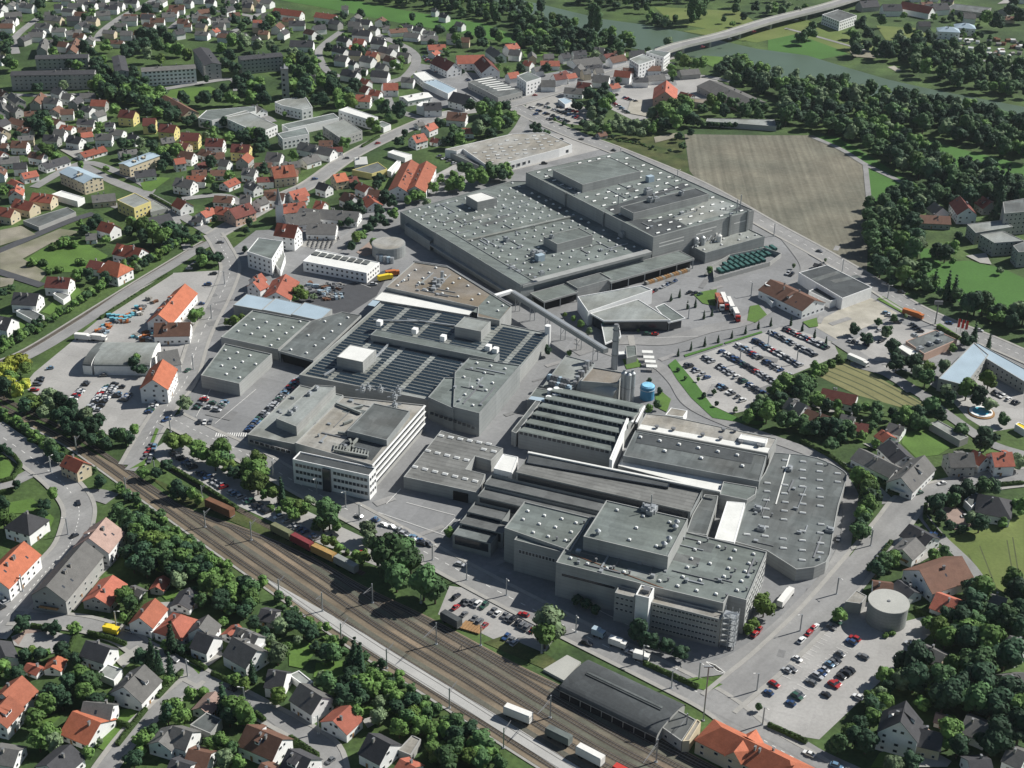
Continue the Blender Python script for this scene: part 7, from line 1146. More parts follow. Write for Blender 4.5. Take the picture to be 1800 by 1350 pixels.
# river woods and the belt at the right
wood([(560, -10), (860, -10), (900, 10), (1000, 46), (1080, 70), (1060, 90), (960, 92), (905, 80), (910, 55), (800, 30), (700, 12)], 120, 5, 8, WD)
wood([(940, 92), (1070, 88), (1110, 90), (1120, 112), (1060, 108), (950, 100)], 16, 4, 6, WD)
wood([(1010, -10), (1270, -10), (1260, 5), (1140, 8), (1150, 28), (1100, 22), (1010, 8)], 45, 5, 8, WD); wood([(1260, -10), (1400, -10), (1420, 20), (1340, 32), (1290, 12)], 14, 5, 8, WD); wood([(1140, 30), (1200, 48), (1165, 52), (1130, 42)], 9, 4, 6)
TT(3, '1260 120 9 7;1290 90 9 7;1340 80 8 7;1480 140 4;1540 165 4;1090 290 6 3;1210 430 8 4;1170 400 6;1290 450 7 0;1010 150 6;800 260 9 0;690 240 8 0;560 170 8 7;600 200 7 7;330 350 6 2;60 180 8;240 210 8;150 150 7 3;830 300 7 1;950 345 4 1;1560 430 9 1;1640 480 9;1740 490 9;1480 470 7 2;1560 60 6;1700 50 6;1620 120 6')
wood([(1330, 140), (1440, 155), (1500, 165), (1560, 172), (1650, 190), (1810, 225), (1810, 290), (1640, 240), (1560, 225), (1500, 200), (1400, 178), (1280, 160), (1255, 130), (1300, 118)], 150, 6, 9.5, WD)
wood([(1370, 180), (1420, 182), (1500, 205), (1560, 230), (1600, 262), (1660, 290), (1800, 335), (1810, 380), (1700, 350), (1620, 330), (1590, 310), (1500, 255), (1440, 228), (1380, 228)], 130, 6, 9, WD)
wood([(1590, 60), (1660, 90), (1720, 112), (1800, 125), (1810, 180), (1700, 165), (1600, 130), (1560, 100)], 70, 6, 9, WD); wood([(1490, 85), (1580, 92), (1570, 108), (1500, 100)], 10, 6, 8, (1, 2)); TT(4, '300 220 9 1;240 260 8;650 170 8 2;590 230 7;700 230 8 2;790 150 7 1;620 350 8 2;820 360 9 2;260 60 6;210 80 6;100 90 7;40 60 7;1520 130 9;1600 150 10 2;1700 70 9 2;1760 110 9 2;1280 120 5;1340 110 5;1160 120 5;950 110 5;1060 270 4;1720 20 8 2')
wood([(1525, 358), (1560, 345), (1600, 340), (1700, 352), (1700, 380), (1610, 390), (1618, 440), (1625, 500), (1580, 515), (1535, 490), (1527, 440)], 80, 5, 8.5, WD); wood([(1560, 505), (1620, 515), (1700, 545), (1760, 575), (1810, 600), (1810, 560), (1760, 555), (1720, 545), (1660, 525), (1620, 495)], 36, 3.5, 6, (0, 1, 2)); wood([(1640, 330), (1800, 380), (1800, 350), (1700, 320)], 22, 6, 9, (2, 2, 1)); wood([(1730, 350), (1770, 350), (1765, 390), (1735, 390)], 10, 5, 8, (2, 6))
TT(8, '1240 420 7 2;1180 400 6 2;1290 380 6;1450 770 8 2;1400 790 7 2;1250 690 5 6;1300 700 5 6;1160 640 4 6;1500 780 7;1740 820 7;1787 850 7;1640 820 4;1380 1020 5 2;1440 1000 4 6;1540 1060 3 6;590 1040 5 1;690 1010 5 2;830 960 4 1;880 870 3 1;770 900 3;820 980 3 3;510 1000 4 1;1010 1180 6 2;870 1090 6 2;740 1130 5;810 1150 6;900 1190 6 2;980 1240 6 1;1120 1210 5 4;1230 1220 5;1290 1080 3;960 860 2;300 690 2;1100 1290 6;1040 1260 5;600 950 4 2;1050 1150 5 2;1540 1310 6 4;1330 310 4')
wood([(1420, 700), (1480, 715), (1560, 735), (1640, 730), (1640, 750), (1560, 765), (1480, 760), (1430, 770), (1370, 760), (1340, 735)], 42, 3, 5.5, (0, 1, 1, 2)); wood([(1385, 690), (1425, 655), (1475, 630), (1490, 630), (1450, 655), (1395, 705), (1350, 725), (1345, 712)], 34, 2.6, 4.2, (8, 9, 0, 1)); wood([(1330, 722), (1390, 700), (1420, 680), (1440, 690), (1400, 715), (1350, 735)], 14, 4, 6, (1, 2))
TT(12, '1130 200 7 1;1190 230 6 2;1040 240 6 2;950 260 6;1080 290 5;1530 410 7 2;1490 430 6 2;1560 360 6;1430 330 6;1350 340 5;1680 450 5;1740 560 5;1640 270 4 1;120 20 7 0;240 40 7 1;60 60 6;640 680 6 0;700 790 7 0;690 860 6 0;660 930 5;720 820 6;640 1040 6 1;620 980 4 2;700 720 5 4;230 1210 8 4;180 1250 6 3;900 1040 5 6;910 1070 4 6;1170 850 6 2;1370 770 6 2;1310 790 5 2;1500 740 6 1;1480 990 6 2;1205 945 4 2;1270 1020 4 2;1420 960 4;1360 1030 3;1230 1200 4;1150 1230 4;1570 740 5 2;1700 930 5;1760 880 5;1290 830 5;810 1280 5;870 1250 5;760 1310 5;1150 650 4 4;1000 720 4 4;1090 680 4 0;1640 990 3;1400 600 3 4;1340 620 3;1520 590 3;1730 600 5 0;530 320 6 1;420 260 5 1;490 330 6 2;370 300 5;280 330 5 1;160 280 5;90 280 5;440 440 5;750 440 3;660 380 3;1620 640 2;1270 130 5 2;1190 90 6;1390 60 7;1470 120 6 2;1550 160 5;1320 30 5;1240 70 5')
TT(16, '1100 520 9 0;1020 610 8 2;1030 720 8 2;1180 390 6 4;1240 450 6;1310 420 6 2;930 740 5.5;1450 620 9 1;1540 470 9 0;1420 480 8 2;1500 760 9 2;1600 640 9 2;1700 740 9 2;1220 740 8 1;1230 860 8 2;1330 820 8 2;1430 880 8 1;1560 900 9 2;1690 860 9 2;1270 1130 7 0;1330 1200 6;1430 1240 7 0;1190 1130 5 4;720 1010 5 0;640 1060 4.5;570 1100 4.5 0;690 1170 6 2;600 1140 4.5;490 1190 4.5;440 1230 4 4;560 1260 6 2;660 1260 6;740 920 5;800 880 5;1000 1320 5;880 1330 5;1740 950 8 0;1760 1080 8 2;1650 1120 8 2;1600 1240 8 2;1490 100 7 0;1430 210 7 2;1340 330 7 2;1400 380 7;1560 300 6 2;1640 330 6 2;1740 120 7 2;1770 260 6;1560 1180 7 2;1710 1310 7 2;500 1310 5;380 1220 4;600 1320 6 2;1250 300 5 2;1120 340 4;840 790 4 2;780 850 4;500 290 4 0;870 400 2 8;820 410 2 8;1660 560 9 2;300 1180 3 0;1080 900 4;1200 1280 4;1700 40 6 0;180 280 2;270 210 2 2;320 150 2;60 390 2 2')
TT(15, '260 360 8.5 3;230 420 7 0;240 310 5 3;1110 1160 2 9;1210 670 3 2;1150 665 2 2;1720 930 2;1640 950 4 0;880 330 5 2;880 400 5 2;920 450 4 2;980 480 4 2;1080 500 4 2;1180 540 4 2;1240 560 5 2;1310 560 5 2;1370 550 4 2;850 300 4 2;520 210 3 2;580 260 3 2;460 180 3 2;1690 340 3 4;1650 380 3 4;1760 230 5 4;1660 570 2;1590 620 2;1750 180 4 4')
TT(14, '980 30 8 1;1170 70 9.5 1;1250 110 8 1;770 770 7 0;830 730 6 0;720 830 6 2;690 600 5 6;730 640 5 6;660 700 5 2;150 560 6 3;190 530 5 0;510 770 6 1;460 740 4;490 540 5 2;540 560 5;390 400 4 2;150 850 5 4;190 790 5 4;630 760 5 2;560 900 6 2;620 860 6 2;240 330 5 2;330 380 5 2;380 430 4 2;410 500 3 2;290 470 3;160 360 5 3;700 900 4;860 900 4 3;1080 1000 5;1150 1060 5;1230 1080 5 0;1330 1100 5;1400 1050 6 1;1260 950 4;1000 930 5;1090 880 5 2;940 770 4 2;920 860 3 3;1000 1080 5 0;860 1000 5;1380 1140 5 2;1590 1170 6 1;1250 1240 5;1330 1300 6;1400 1210 5;1480 1260 5 4;1560 1290 5;1640 1250 4;480 940 4 0;420 1110 3 9;490 1060 3 9;640 620 3;1480 1080 5 2;1210 1310 5;1700 1320 4;820 560 3;880 620 3;1000 700 3;60 420 4 2;20 320 4 2;100 450 3')
TT(13, '160 350 5 2;380 380 4 2;320 370 3;520 380 4 0;430 540 5 2;280 560 4 2;170 560 4 2;100 540 4 2;40 480 5;20 560 5;230 530 3 4;330 540 2;980 590 5 2;1060 590 5 6;1040 540 3 4;1110 640 4 6;1190 690 4 6;1200 480 5 6;1210 420 4 6;1160 500 3;1180 720 3;560 700 6 0;640 740 6 1;470 760 5 2;600 830 6 0;680 880 5 2;360 830 6 2;430 870 6 2;280 850 5 2;320 920 6 0;200 960 6 0;240 1010 6 0;140 1020 5;330 1150 6 0;270 1160 6 0;80 1100 6;60 1200 7 0;140 1240 6 1;30 1300 7 0;370 1180 5 3;730 920 4 2;810 950 4 2;770 880 3;930 1000 4 2;860 880 3;1200 940 6 0;1170 990 5 2;1260 1000 5 0;1000 1150 5 0;1060 1100 4;930 1290 5 2;980 1230 3;1560 900 5 6;1640 920 6 0;1690 980 6 0;1600 1000 5;1550 1180 5 0;1490 1200 5 0;1560 1290 5;1620 1230 4;1640 730 4 0;1700 760 4 4;1760 700 4 6;1330 500 3 0;1270 530 3;1380 560 3;870 150 6 0;900 200 5;800 130 4 2;1000 60 5 2;1060 50 5;1500 80 7 0;1440 60 6;1540 180 6 2;1620 130 6 0;1700 80 6 2;1750 170 6 0;1620 240 4;1700 250 5;1400 180 4;1360 110 3;1240 40 5;1770 330 4 2;1560 330 3;620 1260 4 0;540 1290 5 2;700 1320 4;1740 1010 4;1330 850 4;1420 820 3;1440 870 3;520 600 4 2;1750 120 6 1;740 90 3;560 280 3 4;800 330 4 2;860 310 3;700 1170 2;20 640 4;120 680 4;60 690 3;1700 1180 4;1660 1310 4')
TT(9, '180 30 5 5;130 80 5 5;60 20 6 5;230 150 6 4;180 170 6 2;20 60 6 2;340 110 6 3;350 180 5 3;300 230 5 3;430 150 6 2;420 230 6 2;500 180 5 2;520 260 6 2;600 260 6 3;640 330 6 2;690 290 5 2;560 360 6 2;490 340 6 2;640 420 5 2;700 400 5;740 440 4 2;460 300 5 2;800 380 5 2;850 390 5;900 400 4 2;980 340 5 2;940 350 4;1020 330 4 2;1260 200 6 3;1290 160 5 3;1200 430 6 4;1290 420 5 4;1380 480 6 0;1420 520 5 0;1540 490 7 0;1500 560 6 0;1600 600 5 4;1560 540 6;1720 620 6 0;1740 700 6 0;1787 580 6 4;1640 640 5;1160 580 4 2;1240 760 5 2;1290 790 4 2;1200 740 3;1340 800 4 0;1390 830 3 4;700 700 4 2;760 730 4 2;800 760 3;890 810 3 2;660 620 2;370 800 4 0;310 860 4 2;120 730 3 2;400 530 4;360 480 5;340 430 4;940 1000 6;1000 1030 6;880 970 5;830 920 5;900 1050 6 2;960 1080 6;1050 1120 6 4;1100 1130 6 4;1150 1180 6;1190 1100 5;1240 1150 5;1290 1180 5 2;940 1130 6 2;1000 1200 6 2;900 1200 5 2;1100 1230 6;1180 1260 6;1280 1240 6;1380 1270 5 2;1430 1320 5;1340 1330 5;1230 1320 6 2;1120 1320 6;1020 1300 6 2;930 1280 5 2;1480 1340 4;1350 1180 4;1080 1050 4;20 960 6;30 1040 6;10 870 5 2;300 930 3 2;200 600 2 4;850 540 4 4;1000 640 4;1090 650 4 2;940 640 3 2;20 470 3 2;60 500 3 2;120 620 3 2;780 960 4;990 560 2;1040 700 3')
TT(10, '20 640 7 0;10 720 6 4;120 790 4 4;180 810 4 6;60 800 3;230 880 5 0;300 890 5 4;260 930 4 0;370 840 3.5 3;490 900 6 1;510 950 7 1;470 990 5 0;780 1050 5 3;790 1110 4 3;560 1010 3;900 1200 10 1;1000 1215 10 1;1080 1265 7.5 1;930 1290 7 1;700 1210 3;480 1110 3 4;540 1130 3 4;580 1170 3;1350 1060 3 0;340 900 4 0;420 1020 3;100 860 3 8;160 880 3 8;640 1180 2 8;750 1230 4 4')
TT(6, '300 690 5 4;330 710 4 4;150 690 3 4;270 730 3 0;600 40 7 2;680 60 7 2;740 60 6 1;660 100 6 2;720 110 6 2;900 30 6 2;860 170 5 2;820 200 5 2;780 240 5 2;730 290 5 0;700 320 5 4;820 350 4 0;950 60 5 2;960 140 5 0;900 210 4 2;670 380 4 2;650 200 4 2;590 210 3;1100 30 5 0;1150 20 5 0;930 340 2;1190 60 4;30 60 5 2;210 740 4;730 60 5;400 720 3 3;480 160 2;1060 60 4 0;860 120 5 2')
TT(11, '960 200 3 0;1010 170 3 1;1030 70 2 2;1410 250 1.8 2;1430 160 1.8 2;1340 100 1.8 2;1560 200 1.8;1410 75 1.8;1700 200 5 1;1740 180 5 1;1650 250 4 0;1780 230 6 0;1740 120 4')
TT(7, '480 910 3 0;430 880 2.5 0;370 850 2 4;540 960 2.5;1380 540 3 0;1110 735 1.6 6;1170 710 1.6 6;1225 790 1.6 6;1280 780 1.6 6;1340 860 1.6 6;1395 840 1.6 6;1630 965 1.6 6;1720 930 1.6 6;1440 1025 1.6 6;1345 1050 1.6 6;1535 995 1.5 6;1160 1120 1.5 6;1250 1080 1.4 6;960 1310 2 2;250 1110 3 2;240 1080 2 2;660 1050 3 1;730 1040 2.5;1300 1300 1.5;1210 1290 1.5;1160 1230 1.5;400 1115 2;470 1100 2;820 950 1.4;950 950 1.4;880 960 1.4;1100 945 1.6;1160 930 1.6;700 940 1.5')
TT(8, '20 910 1.6 6;160 905 1.6 6;240 945 1.6 6;325 990 1.6 6;405 1040 1.6 6;230 490 1.8 2;270 490 1.8;180 510 1.8;400 470 1.5;1290 480 3;1620 540 3')
TT(5, '920 210 6 0;980 240 7 0;1060 280 8 0;1130 300 8 0;1210 270 8 2;1300 250 6 0;1270 330 6 2;1180 360 5 2;1000 320 6 2;900 280 5 2;680 190 5 2;640 230 5 2;590 260 5 2;740 320 4;560 210 3;1110 420 4 4;1040 460 4 2;1000 490 4 2;960 520 3;930 470 5 2;860 500 4 0;1060 420 4 2;690 560 6 2;620 580 5 2;740 600 5 2;530 580 4 0;580 560 4 0;1380 300 4 2;1400 420 5 2;1450 440 5 2;1410 470 5;1520 450 5 2;1740 210 4 2;1720 260 3 2;1710 390 2.5 2;1500 180 3 2;1390 830 4 0;1360 860 5 0;940 1200 5 2;970 1180 5 0;990 1230 4 2;1640 890 4 4;1690 870 3 4;1590 900 3 4;120 1130 6 5;150 1180 6 5;70 1210 6 5;30 1270 7 5;60 1310 6 0;180 1230 5 4;230 480 3 0;430 310 6 8;500 330 5 8;370 340 5 8;220 470 4 8;400 510 4 8;560 450 5 8;330 520 4 8;10 690 4;80 660 3;60 960 3;1310 700 2;1640 20 5 2;1600 50 4 2;1290 290 5 2;1350 330 4;1760 100 4 2;450 300 4 9;300 460 4 9')
line([(0, 1130), (60, 1080), (200, 1000), (330, 920), (440, 850), (560, 780), (700, 690), (800, 600), (900, 560), (1000, 500), (1100, 460), (1200, 400), (1300, 340)], 46, 3.4, (0, 0, 1, 8), 5, .3, 'hedge trees along the branch line')
line([(0, 1090), (100, 1030), (200, 970), (320, 890)], 9, 3, (2, 1), 5)
TT(1, '60 430 8 1;40 340 7 2;100 460 6 0;370 360 6 0;400 290 7 2;450 330 5 2;590 330 7 2;610 280 6;680 440 7 2;720 430 6 0;640 370 6 2;740 320 7 0;760 290 6 1;880 360 8 2;930 330 8 2;1000 300 9 2;1060 260 9 2;1130 230 8 2;1180 270 8 2;1100 330 8 1;1030 390 7 3;1120 410 6 4;1190 340 8 0;1250 350 7 0;1310 400 7 4;1000 240 8 2;1090 200 7 2;1550 340 7 0;1620 300 8 0;1700 290 8 3;1600 400 8 2;1570 450 7 2;1640 480 7 2;1720 540 8 2;1660 590 8 2;1760 600 8 0;1690 640 7 2;1750 690 7 0;1560 630 5 2;1400 690 6 2;1440 700 7 2;1520 690 7 2;1600 690 6 0;1640 700 5;1270 670 5 2;1300 700 5 2;850 600 8 2;800 560 8 2;900 620 8 0;760 620 7 2;720 650 7 2;960 620 8 2;1010 660 8 0;1060 700 8 0;930 690 7 2;1000 740 8 1;860 680 7;1030 770 7 2;1160 760 7 2;1210 800 8 2;1180 830 7 2;1100 790 6 0;920 580 7 2;640 600 6 4;570 610 6 0;440 600 6;260 610 6 2;130 620 5;200 580 5;320 590 5;490 440 6 2;540 460 6 0;600 440 5;240 860 8 2;300 830 8 2;340 880 7 0;280 900 7 2;200 880 6 2;560 760 6 2;800 770 6 0;560 810 5;260 1030 8 2;320 1060 8 0;220 1080 7 2;390 1090 5;640 980 6 2;700 1000 6;800 970 6 0;850 1010 6 2;820 920 6 2;1090 970 7 0;1060 1010 6 2;900 1000 5;1130 1080 7 0;1180 1050 7 4;1230 1070 7 0;1290 1050 7 2;1360 1090 7 0;1160 1120 6 2;1320 1150 5;1130 1170 6 2;1470 1150 6 2;1440 1180 6;1500 1060 5;1650 1050 4;1560 850 5 2;1340 830 6 2;1300 850 5 2;1440 870 4;1480 940 6;1600 960 6 0;1700 950 7 2;1760 930 7 0;1680 880 6 2;1440 960 5;1500 920 5;480 120 7 2;470 80 6 2;540 70 5 2;650 140 6 2;640 90 5;1040 80 6 2;280 30 7 2;320 70 6;170 100 6 2;200 140 6;30 120 6 2;720 200 7 2;600 120 6;660 210 6 2;1490 90 6 2;1560 90 5 2;1640 140 6 2;1720 150 6 2;1690 190 6;1240 70 5 2;1380 140 5;400 200 5;60 280 6 2;20 260 6 2;1550 30 7 0;1660 170 5;1060 910 5 2;1120 840 4;740 930 5 2;680 930 4;980 1000 5;1000 1080 6;880 1100 5;1030 1120 5;100 1000 4;160 980 4;620 1110 4 2;740 1180 3;1560 1200 5 2;1600 1230 5 0;1470 1260 5 0;1670 1140 5 2;1500 1310 4;1780 1220 5;1720 1210 4;420 1340 4 0;20 1340 5 0;60 1310 4 2;1100 1110 4;700 560 6 2;930 500 6 4;940 540 5 2;1300 560 3;1190 570 3;1440 560 4 2;430 580 4')
TT(2, '60 110 7 2;140 130 8 2;100 160 8 0;160 190 7 2;60 190 7 2;20 320 7 3;100 330 7 3;130 370 6 2;260 370 7 3;300 400 6 0;240 420 8 4;220 460 7 0;300 530 8 2;260 600 9 0;340 620 9 2;310 680 8 2;370 600 7 0;420 690 7 2;470 700 7 2;500 570 7 2;550 600 7 2;520 640 6 2;580 680 8 0;640 660 8 2;600 730 7 0;660 720 8 4;680 780 6 2;30 640 8 2;50 690 7 2;80 710 6 2;20 580 7 0;1080 300 5 2;750 520 4 2;640 360 4;510 340 6 2;560 370 5 2;700 340 6 0;740 360 6 2;990 310 6 2;1040 360 4 2;1010 420 5 0;960 450 5 0;1000 470 5 0;1050 400 5;900 640 4;960 700 8 2;1040 730 9 2;1000 780 8 2;1110 740 8 0;1150 790 7 0;1060 820 8 0;900 760 7 2;870 720 7 0;920 830 5 1;1100 830 6;1020 860 6;800 870 6 4;840 890 5 0;1290 760 8 0;1340 820 7 2;1280 860 6 2;1390 930 8 1;1350 980 7 2;1420 980 7 0;1500 740 7 2;1570 770 8 0;1620 740 8 2;1680 790 8 0;1740 740 6 2;1600 850 8 2;1680 880 8 0;1740 860 7 2;1550 900 7;1640 930 6 2;1780 820 7 0;1000 990 5 2;1040 940 4 2;620 1000 6 0;680 1010 6 2;600 1060 6 0;720 980 6 2;660 1060 6 2;520 1110 6 0;550 1150 5 2;440 960 5;470 1150 5 0;260 1090 5 0;60 1000 6 2;30 960 7 2;20 1030 6 2;90 910 5;10 1150 6 0;50 1180 6 2;860 1250 6 2;840 1300 5 2;690 1300 5 2;660 1260 4;1000 180 5;910 170 5 2;1100 170 6 2;1090 130 5 2;1280 210 7 2;1250 240 6 0;1380 240 7 2;1400 280 7 0;1340 270 6 2;1560 250 8 2;1580 300 7 2;1500 290 6 2;1480 260 6;1660 240 7 2;1700 260 6 0;1610 310 5 0;560 190 6 2;580 150 5;640 170 5 2;1040 170 5;880 140 6 0;450 170 6 2;530 220 5;610 110 5 2;730 100 6 2;1140 190 5 2;180 100 5;1700 420 5 2;1710 370 6 2;1750 500 5 0;1440 500 3;1690 470 4;440 410 4 4;340 460 4 3;420 480 5 2;1290 1250 4 0;1360 1270 5 0;1420 1290 6 0;1500 1250 7 0;1560 1220 7 0;1640 1200 7 1;1700 1190 7 1;1480 1200 6 1;1590 1260 6 0;1720 1230 6;1380 1230 5;1430 1180 5 1;1350 1300 5 0;1240 1310 5 0;1740 1170 6 0;1760 1220 5;370 870 3;1320 960 6 2;340 980 3;100 800 3;200 800 3;170 1200 3')
TT(3, '640 640 8 2;600 700 8 2;560 740 7 2;640 740 8 0;540 660 7 2;680 690 7 0;620 790 7 2;560 800 6;1060 780 9 0;1120 760 9 0;1180 800 9 1;1100 830 8 0;1190 720 9 0;1230 760 8 0;1150 860 8 0;1260 830 7 2;1060 860 7 2;980 790 6 3;740 840 6 3;810 860 6 3;870 870 6 3;700 870 6 3;930 880 6 3;830 920 5 3;760 900 5 3;900 930 5;980 900 5 0;1010 870 5 0;610 850 6 3;540 880 6 3;500 860 5;660 900 5;580 900 5;1330 760 6;1390 720 7 4;1460 700 7 1;1430 760 6;1500 650 6 7;1560 660 6 7;1540 720 7 1;1620 770 7 1;1690 740 7 1;1760 760 6 1;1480 780 6 2;1640 800 6;1720 800 6;900 560 5 2;60 770 4 0;70 870 4 2;180 900 5 2;150 880 4 2;240 930 4;10 830 5;1170 960 4 2;1190 1020 4;1210 1190 4;1100 1050 2 2;1150 950 3;500 620 5 2;440 730 5 2;470 750 5 2;300 840 2;360 860 2;420 880 2;1250 930 4 2;60 480 6 2;240 480 6 2;130 370 5;330 300 7 2;250 300 7;470 340 5 2;1330 450 7 0;1150 480 6 0;1120 520 5 0;1110 470 5;40 250 8 2;120 260 8;200 240 8;420 230 8 2;500 230 8 2;440 160 6;360 240 7 2;280 130 6 4;560 240 7 2;700 290 7 2;740 310 7 1;520 460 4;740 560 4 2;1120 560 3')
line([(600, 950), (750, 985), (900, 1010), (1000, 1050)], 22, 1.8, (8, 9, 2), 3, .3, 'bushes by the ring road'); line([(1200, 880), (1350, 890), (1500, 895), (1787, 900)], 26, 3.2, (2, 1), 3, .2, 'hedge trees above the ploughed field'); line([(0, 905), (60, 910)], 4, 3.2, (2,), 4)
line([(0, 220), (100, 290), (200, 370), (300, 430), (400, 490), (440, 540)], 30, 2.8, (0, 8, 8, 1), 9, .5, 'bushes beside the west main road'); line([(30, 250), (150, 340), (280, 440), (400, 540)], 26, 2.4, (8, 0, 9), 9, .5, 'bushes beside the west main road')
line([(850, 760), (1000, 900), (1150, 1020), (1300, 1140), (1450, 1240), (1600, 1340)], 30, 3, (0, 8, 9, 1), 9, .5, 'bushes on the railway bank'); line([(60, 60), (250, 240), (420, 380), (700, 560), (900, 700), (1100, 860), (1300, 1020), (1500, 1140), (1700, 1290)], 50, 2.6, (0, 8, 9, 1, 8), 14, .6, 'bushes on the railway bank'); line([(60, 110), (250, 290), (420, 440), (640, 600), (860, 780), (1060, 930), (1250, 1090), (1450, 1200), (1650, 1330)], 16, 3, (0, 8, 9, 1, 2), 14, .8, 'bushes on the railway bank')
wood([T(9, 840, 900), T(9, 1000, 960), T(9, 1250, 1120), T(9, 1500, 1340), T(13, 1780, 150), T(13, 1780, 320), T(13, 1600, 260), T(13, 1400, 60), T(9, 1000, 1340), T(9, 800, 1250), T(9, 880, 1080)], 14, 3, 5, (0, 0, 1, 2, 4, 8)); wood([T(14, 850, 820), T(14, 1100, 920), T(14, 1500, 1200), T(14, 1700, 1340), T(14, 1200, 1340), T(14, 1150, 1120), T(14, 900, 960)], 18, 2.5, 4.5, (0, 0, 1, 8, 4))
wood([T(16, 1380, 300), T(16, 1787, 300), T(16, 1787, 900), T(16, 1600, 950), T(16, 1300, 900), T(16, 1150, 700), T(16, 1350, 560)], 8, 4.5, 7, (1, 2, 2, 0)); wood([T(16, 800, 700), T(16, 900, 620), T(16, 1080, 650), T(16, 1060, 860), T(16, 860, 850), T(16, 400, 1200), T(16, 640, 1020)], 7, 3, 5, (0, 1, 2)); wood([(1645, 0), (1700, 20), (1800, 80), (1800, 105), (1700, 95), (1665, 70)], 26, 2.5, 4.5, (0, 1, 2, 8), 'garden trees'); wood([(1640, 980), (1700, 1010), (1760, 1060), (1800, 1060), (1800, 1150), (1740, 1100), (1700, 1080)], 20, 4, 7, (0, 1, 2))
wood([(1, 5), (440, 5), (480, 60), (440, 110), (380, 70), (150, 80), (80, 80), (0, 100)], 70, 3, 6, (0, 1, 2, 2), 'garden trees', 1.2); wood([(470, 60), (560, 30), (700, 50), (820, 90), (800, 110), (720, 80), (640, 60), (600, 120), (520, 110)], 26, 3, 5.5, (0, 1, 2, 2), 'garden trees', 1.2); wood([(0, 170), (150, 180), (200, 240), (150, 330), (0, 300)], 26, 3, 5, (0, 1, 2, 2), 'garden trees', 1.2); wood([(0, 1090), (200, 1130), (340, 1210), (200, 1340), (0, 1340)], 26, 2, 4, (0, 1, 2, 8), 'garden trees', 1.3) if 0 else None; wood([(380, 1090), (600, 1170), (800, 1290), (760, 1345), (600, 1345), (560, 1270), (400, 1170)], 14, 2, 4, (0, 1, 8, 4), 'garden trees', 1.2)
wood([(1380, 725), (1500, 765), (1490, 790), (1390, 760)], 12, 3, 5, (1, 2)); wood([T(1, 650, 500), T(1, 960, 560), T(1, 1250, 720), T(1, 1150, 850), T(1, 700, 700)], 30, 5, 8, (1, 2, 2, 0)); wood([T(2, 250, 450), T(2, 480, 560), T(2, 700, 680), T(2, 560, 740), T(2, 300, 700)], 16, 6, 9, (0, 2, 1))
wood([T(12, 660, 670), T(12, 780, 820), T(12, 710, 960), T(12, 610, 1150), T(12, 650, 850)], 12, 3, 4.8, (0, 1, 1, 2), mind=.6)
# place them: the largest in the picture as things, the rest as woodland
KN = ['mid-green round tree', 'deep green round tree', 'dark green round tree', 'silvery green round tree', 'light green round tree', 'yellowing round tree', 'dark conical fir', 'tall slender tree', 'low green bush', 'low dark bush']
def app(t): v = np.array([t[0], t[1], -CH]); q = v@FW; x, y = px(t[0], t[1]); return -(t[2]/q)*(1 if -30 < x < 1830 and -20 < y < 1400 else .01)
# no tree on a carriageway, a track or a building
def keep(t):
    X, Y, r = t[0], t[1], t[2]; m_ = min(r*.45, 2.5)
    if inside(RAILP, X, Y): return False
    if inside(VERGE, X, Y): return True
    if not clear(X, Y, m_): return False
    return all(np.min(np.hypot(W[:, 0]-X, W[:, 1]-Y)) > wd/2+m_*.5 for W, wd in RDS)
VERGE = fpoly([T(12, 660, 660), T(12, 790, 820), T(12, 720, 960), T(12, 600, 1180), T(12, 640, 850)], 0)
RAILP = [tuple(q) for q in BL]+[tuple(q) for q in BR[::-1]]
TREES = [t for t in TREES if keep(t)]
TREES.sort(key=app); n_tree = 0; masses = {}; bushes = 0
for (X, Y, r, k, asp, grp) in TREES:
    kd = KINDS_[k][0]; v = random.randrange(3); isb = kd == 'bush'; hz_ = {'round': random.uniform(.78, 1.0), 'cone': random.uniform(.95, 1.25), 'tall': random.uniform(1.0, 1.3), 'bush': random.uniform(.8, 1.1)}[kd]*asp
    rr = r*(1.0 if kd != 'cone' else .8); z0 = 0 if isb else (r*.35 if kd != 'cone' else .3)
    a = random.uniform(0, 6.28)
    big = (bushes < 230) if isb else (n_tree < 299)
    if big:
        t = empty('bush' if isb else ('fir_tree' if kd == 'cone' else 'broadleaf_tree'), (X, Y, 0), a); 
        inst('crown', CR[(k, v)], (0, 0, z0), 0, t, (rr, rr, r*hz_)); inst('trunk', TRUNK, (0, 0, 0), 0, t, (r*1.0, r*1.0, r*1.1 if not isb else r*.5))
        reg(t, KN[k], 'bush' if isb else 'tree', X, Y, grp, r)
        if isb: bushes += 1
        else: n_tree += 1
    else:
        key = KINDS_[k][1]; masses.setdefault(key, []).append((X, Y, rr, r*hz_, z0, a, kd+str(v)))
for key, L in masses.items():
    V = []; F = []; base = 0
    for (X, Y, rr, hz_, z0, a, kv) in L:
        mb = LOW[kv]; arr = np.array(mb.v); ca, sa = math.cos(a), math.sin(a)
        W = np.c_[X+rr*(arr[:, 0]*ca-arr[:, 1]*sa), Y+rr*(arr[:, 0]*sa+arr[:, 1]*ca), z0+hz_*arr[:, 2]]; V.append(W); F += [tuple(i+base for i in f) for f in mb.f]; base += len(arr)
    me = bpy.data.meshes.new('woodland'); me.from_pydata(np.concatenate(V).tolist(), [], F); me.materials.append(M[key]); o = bpy.data.objects.new('woodland', me); LINK(o); o['kind'] = 'stuff'
    o['label'] = {'leaf_a': 'mid-green', 'leaf_b': 'deep green', 'leaf_dark': 'dark', 'leaf_pale': 'silvery', 'leaf_lime': 'light green', 'leaf_gold': 'yellowing'}[key]+' far trees massed along the river and among the houses'; o['category'] = 'woodland'
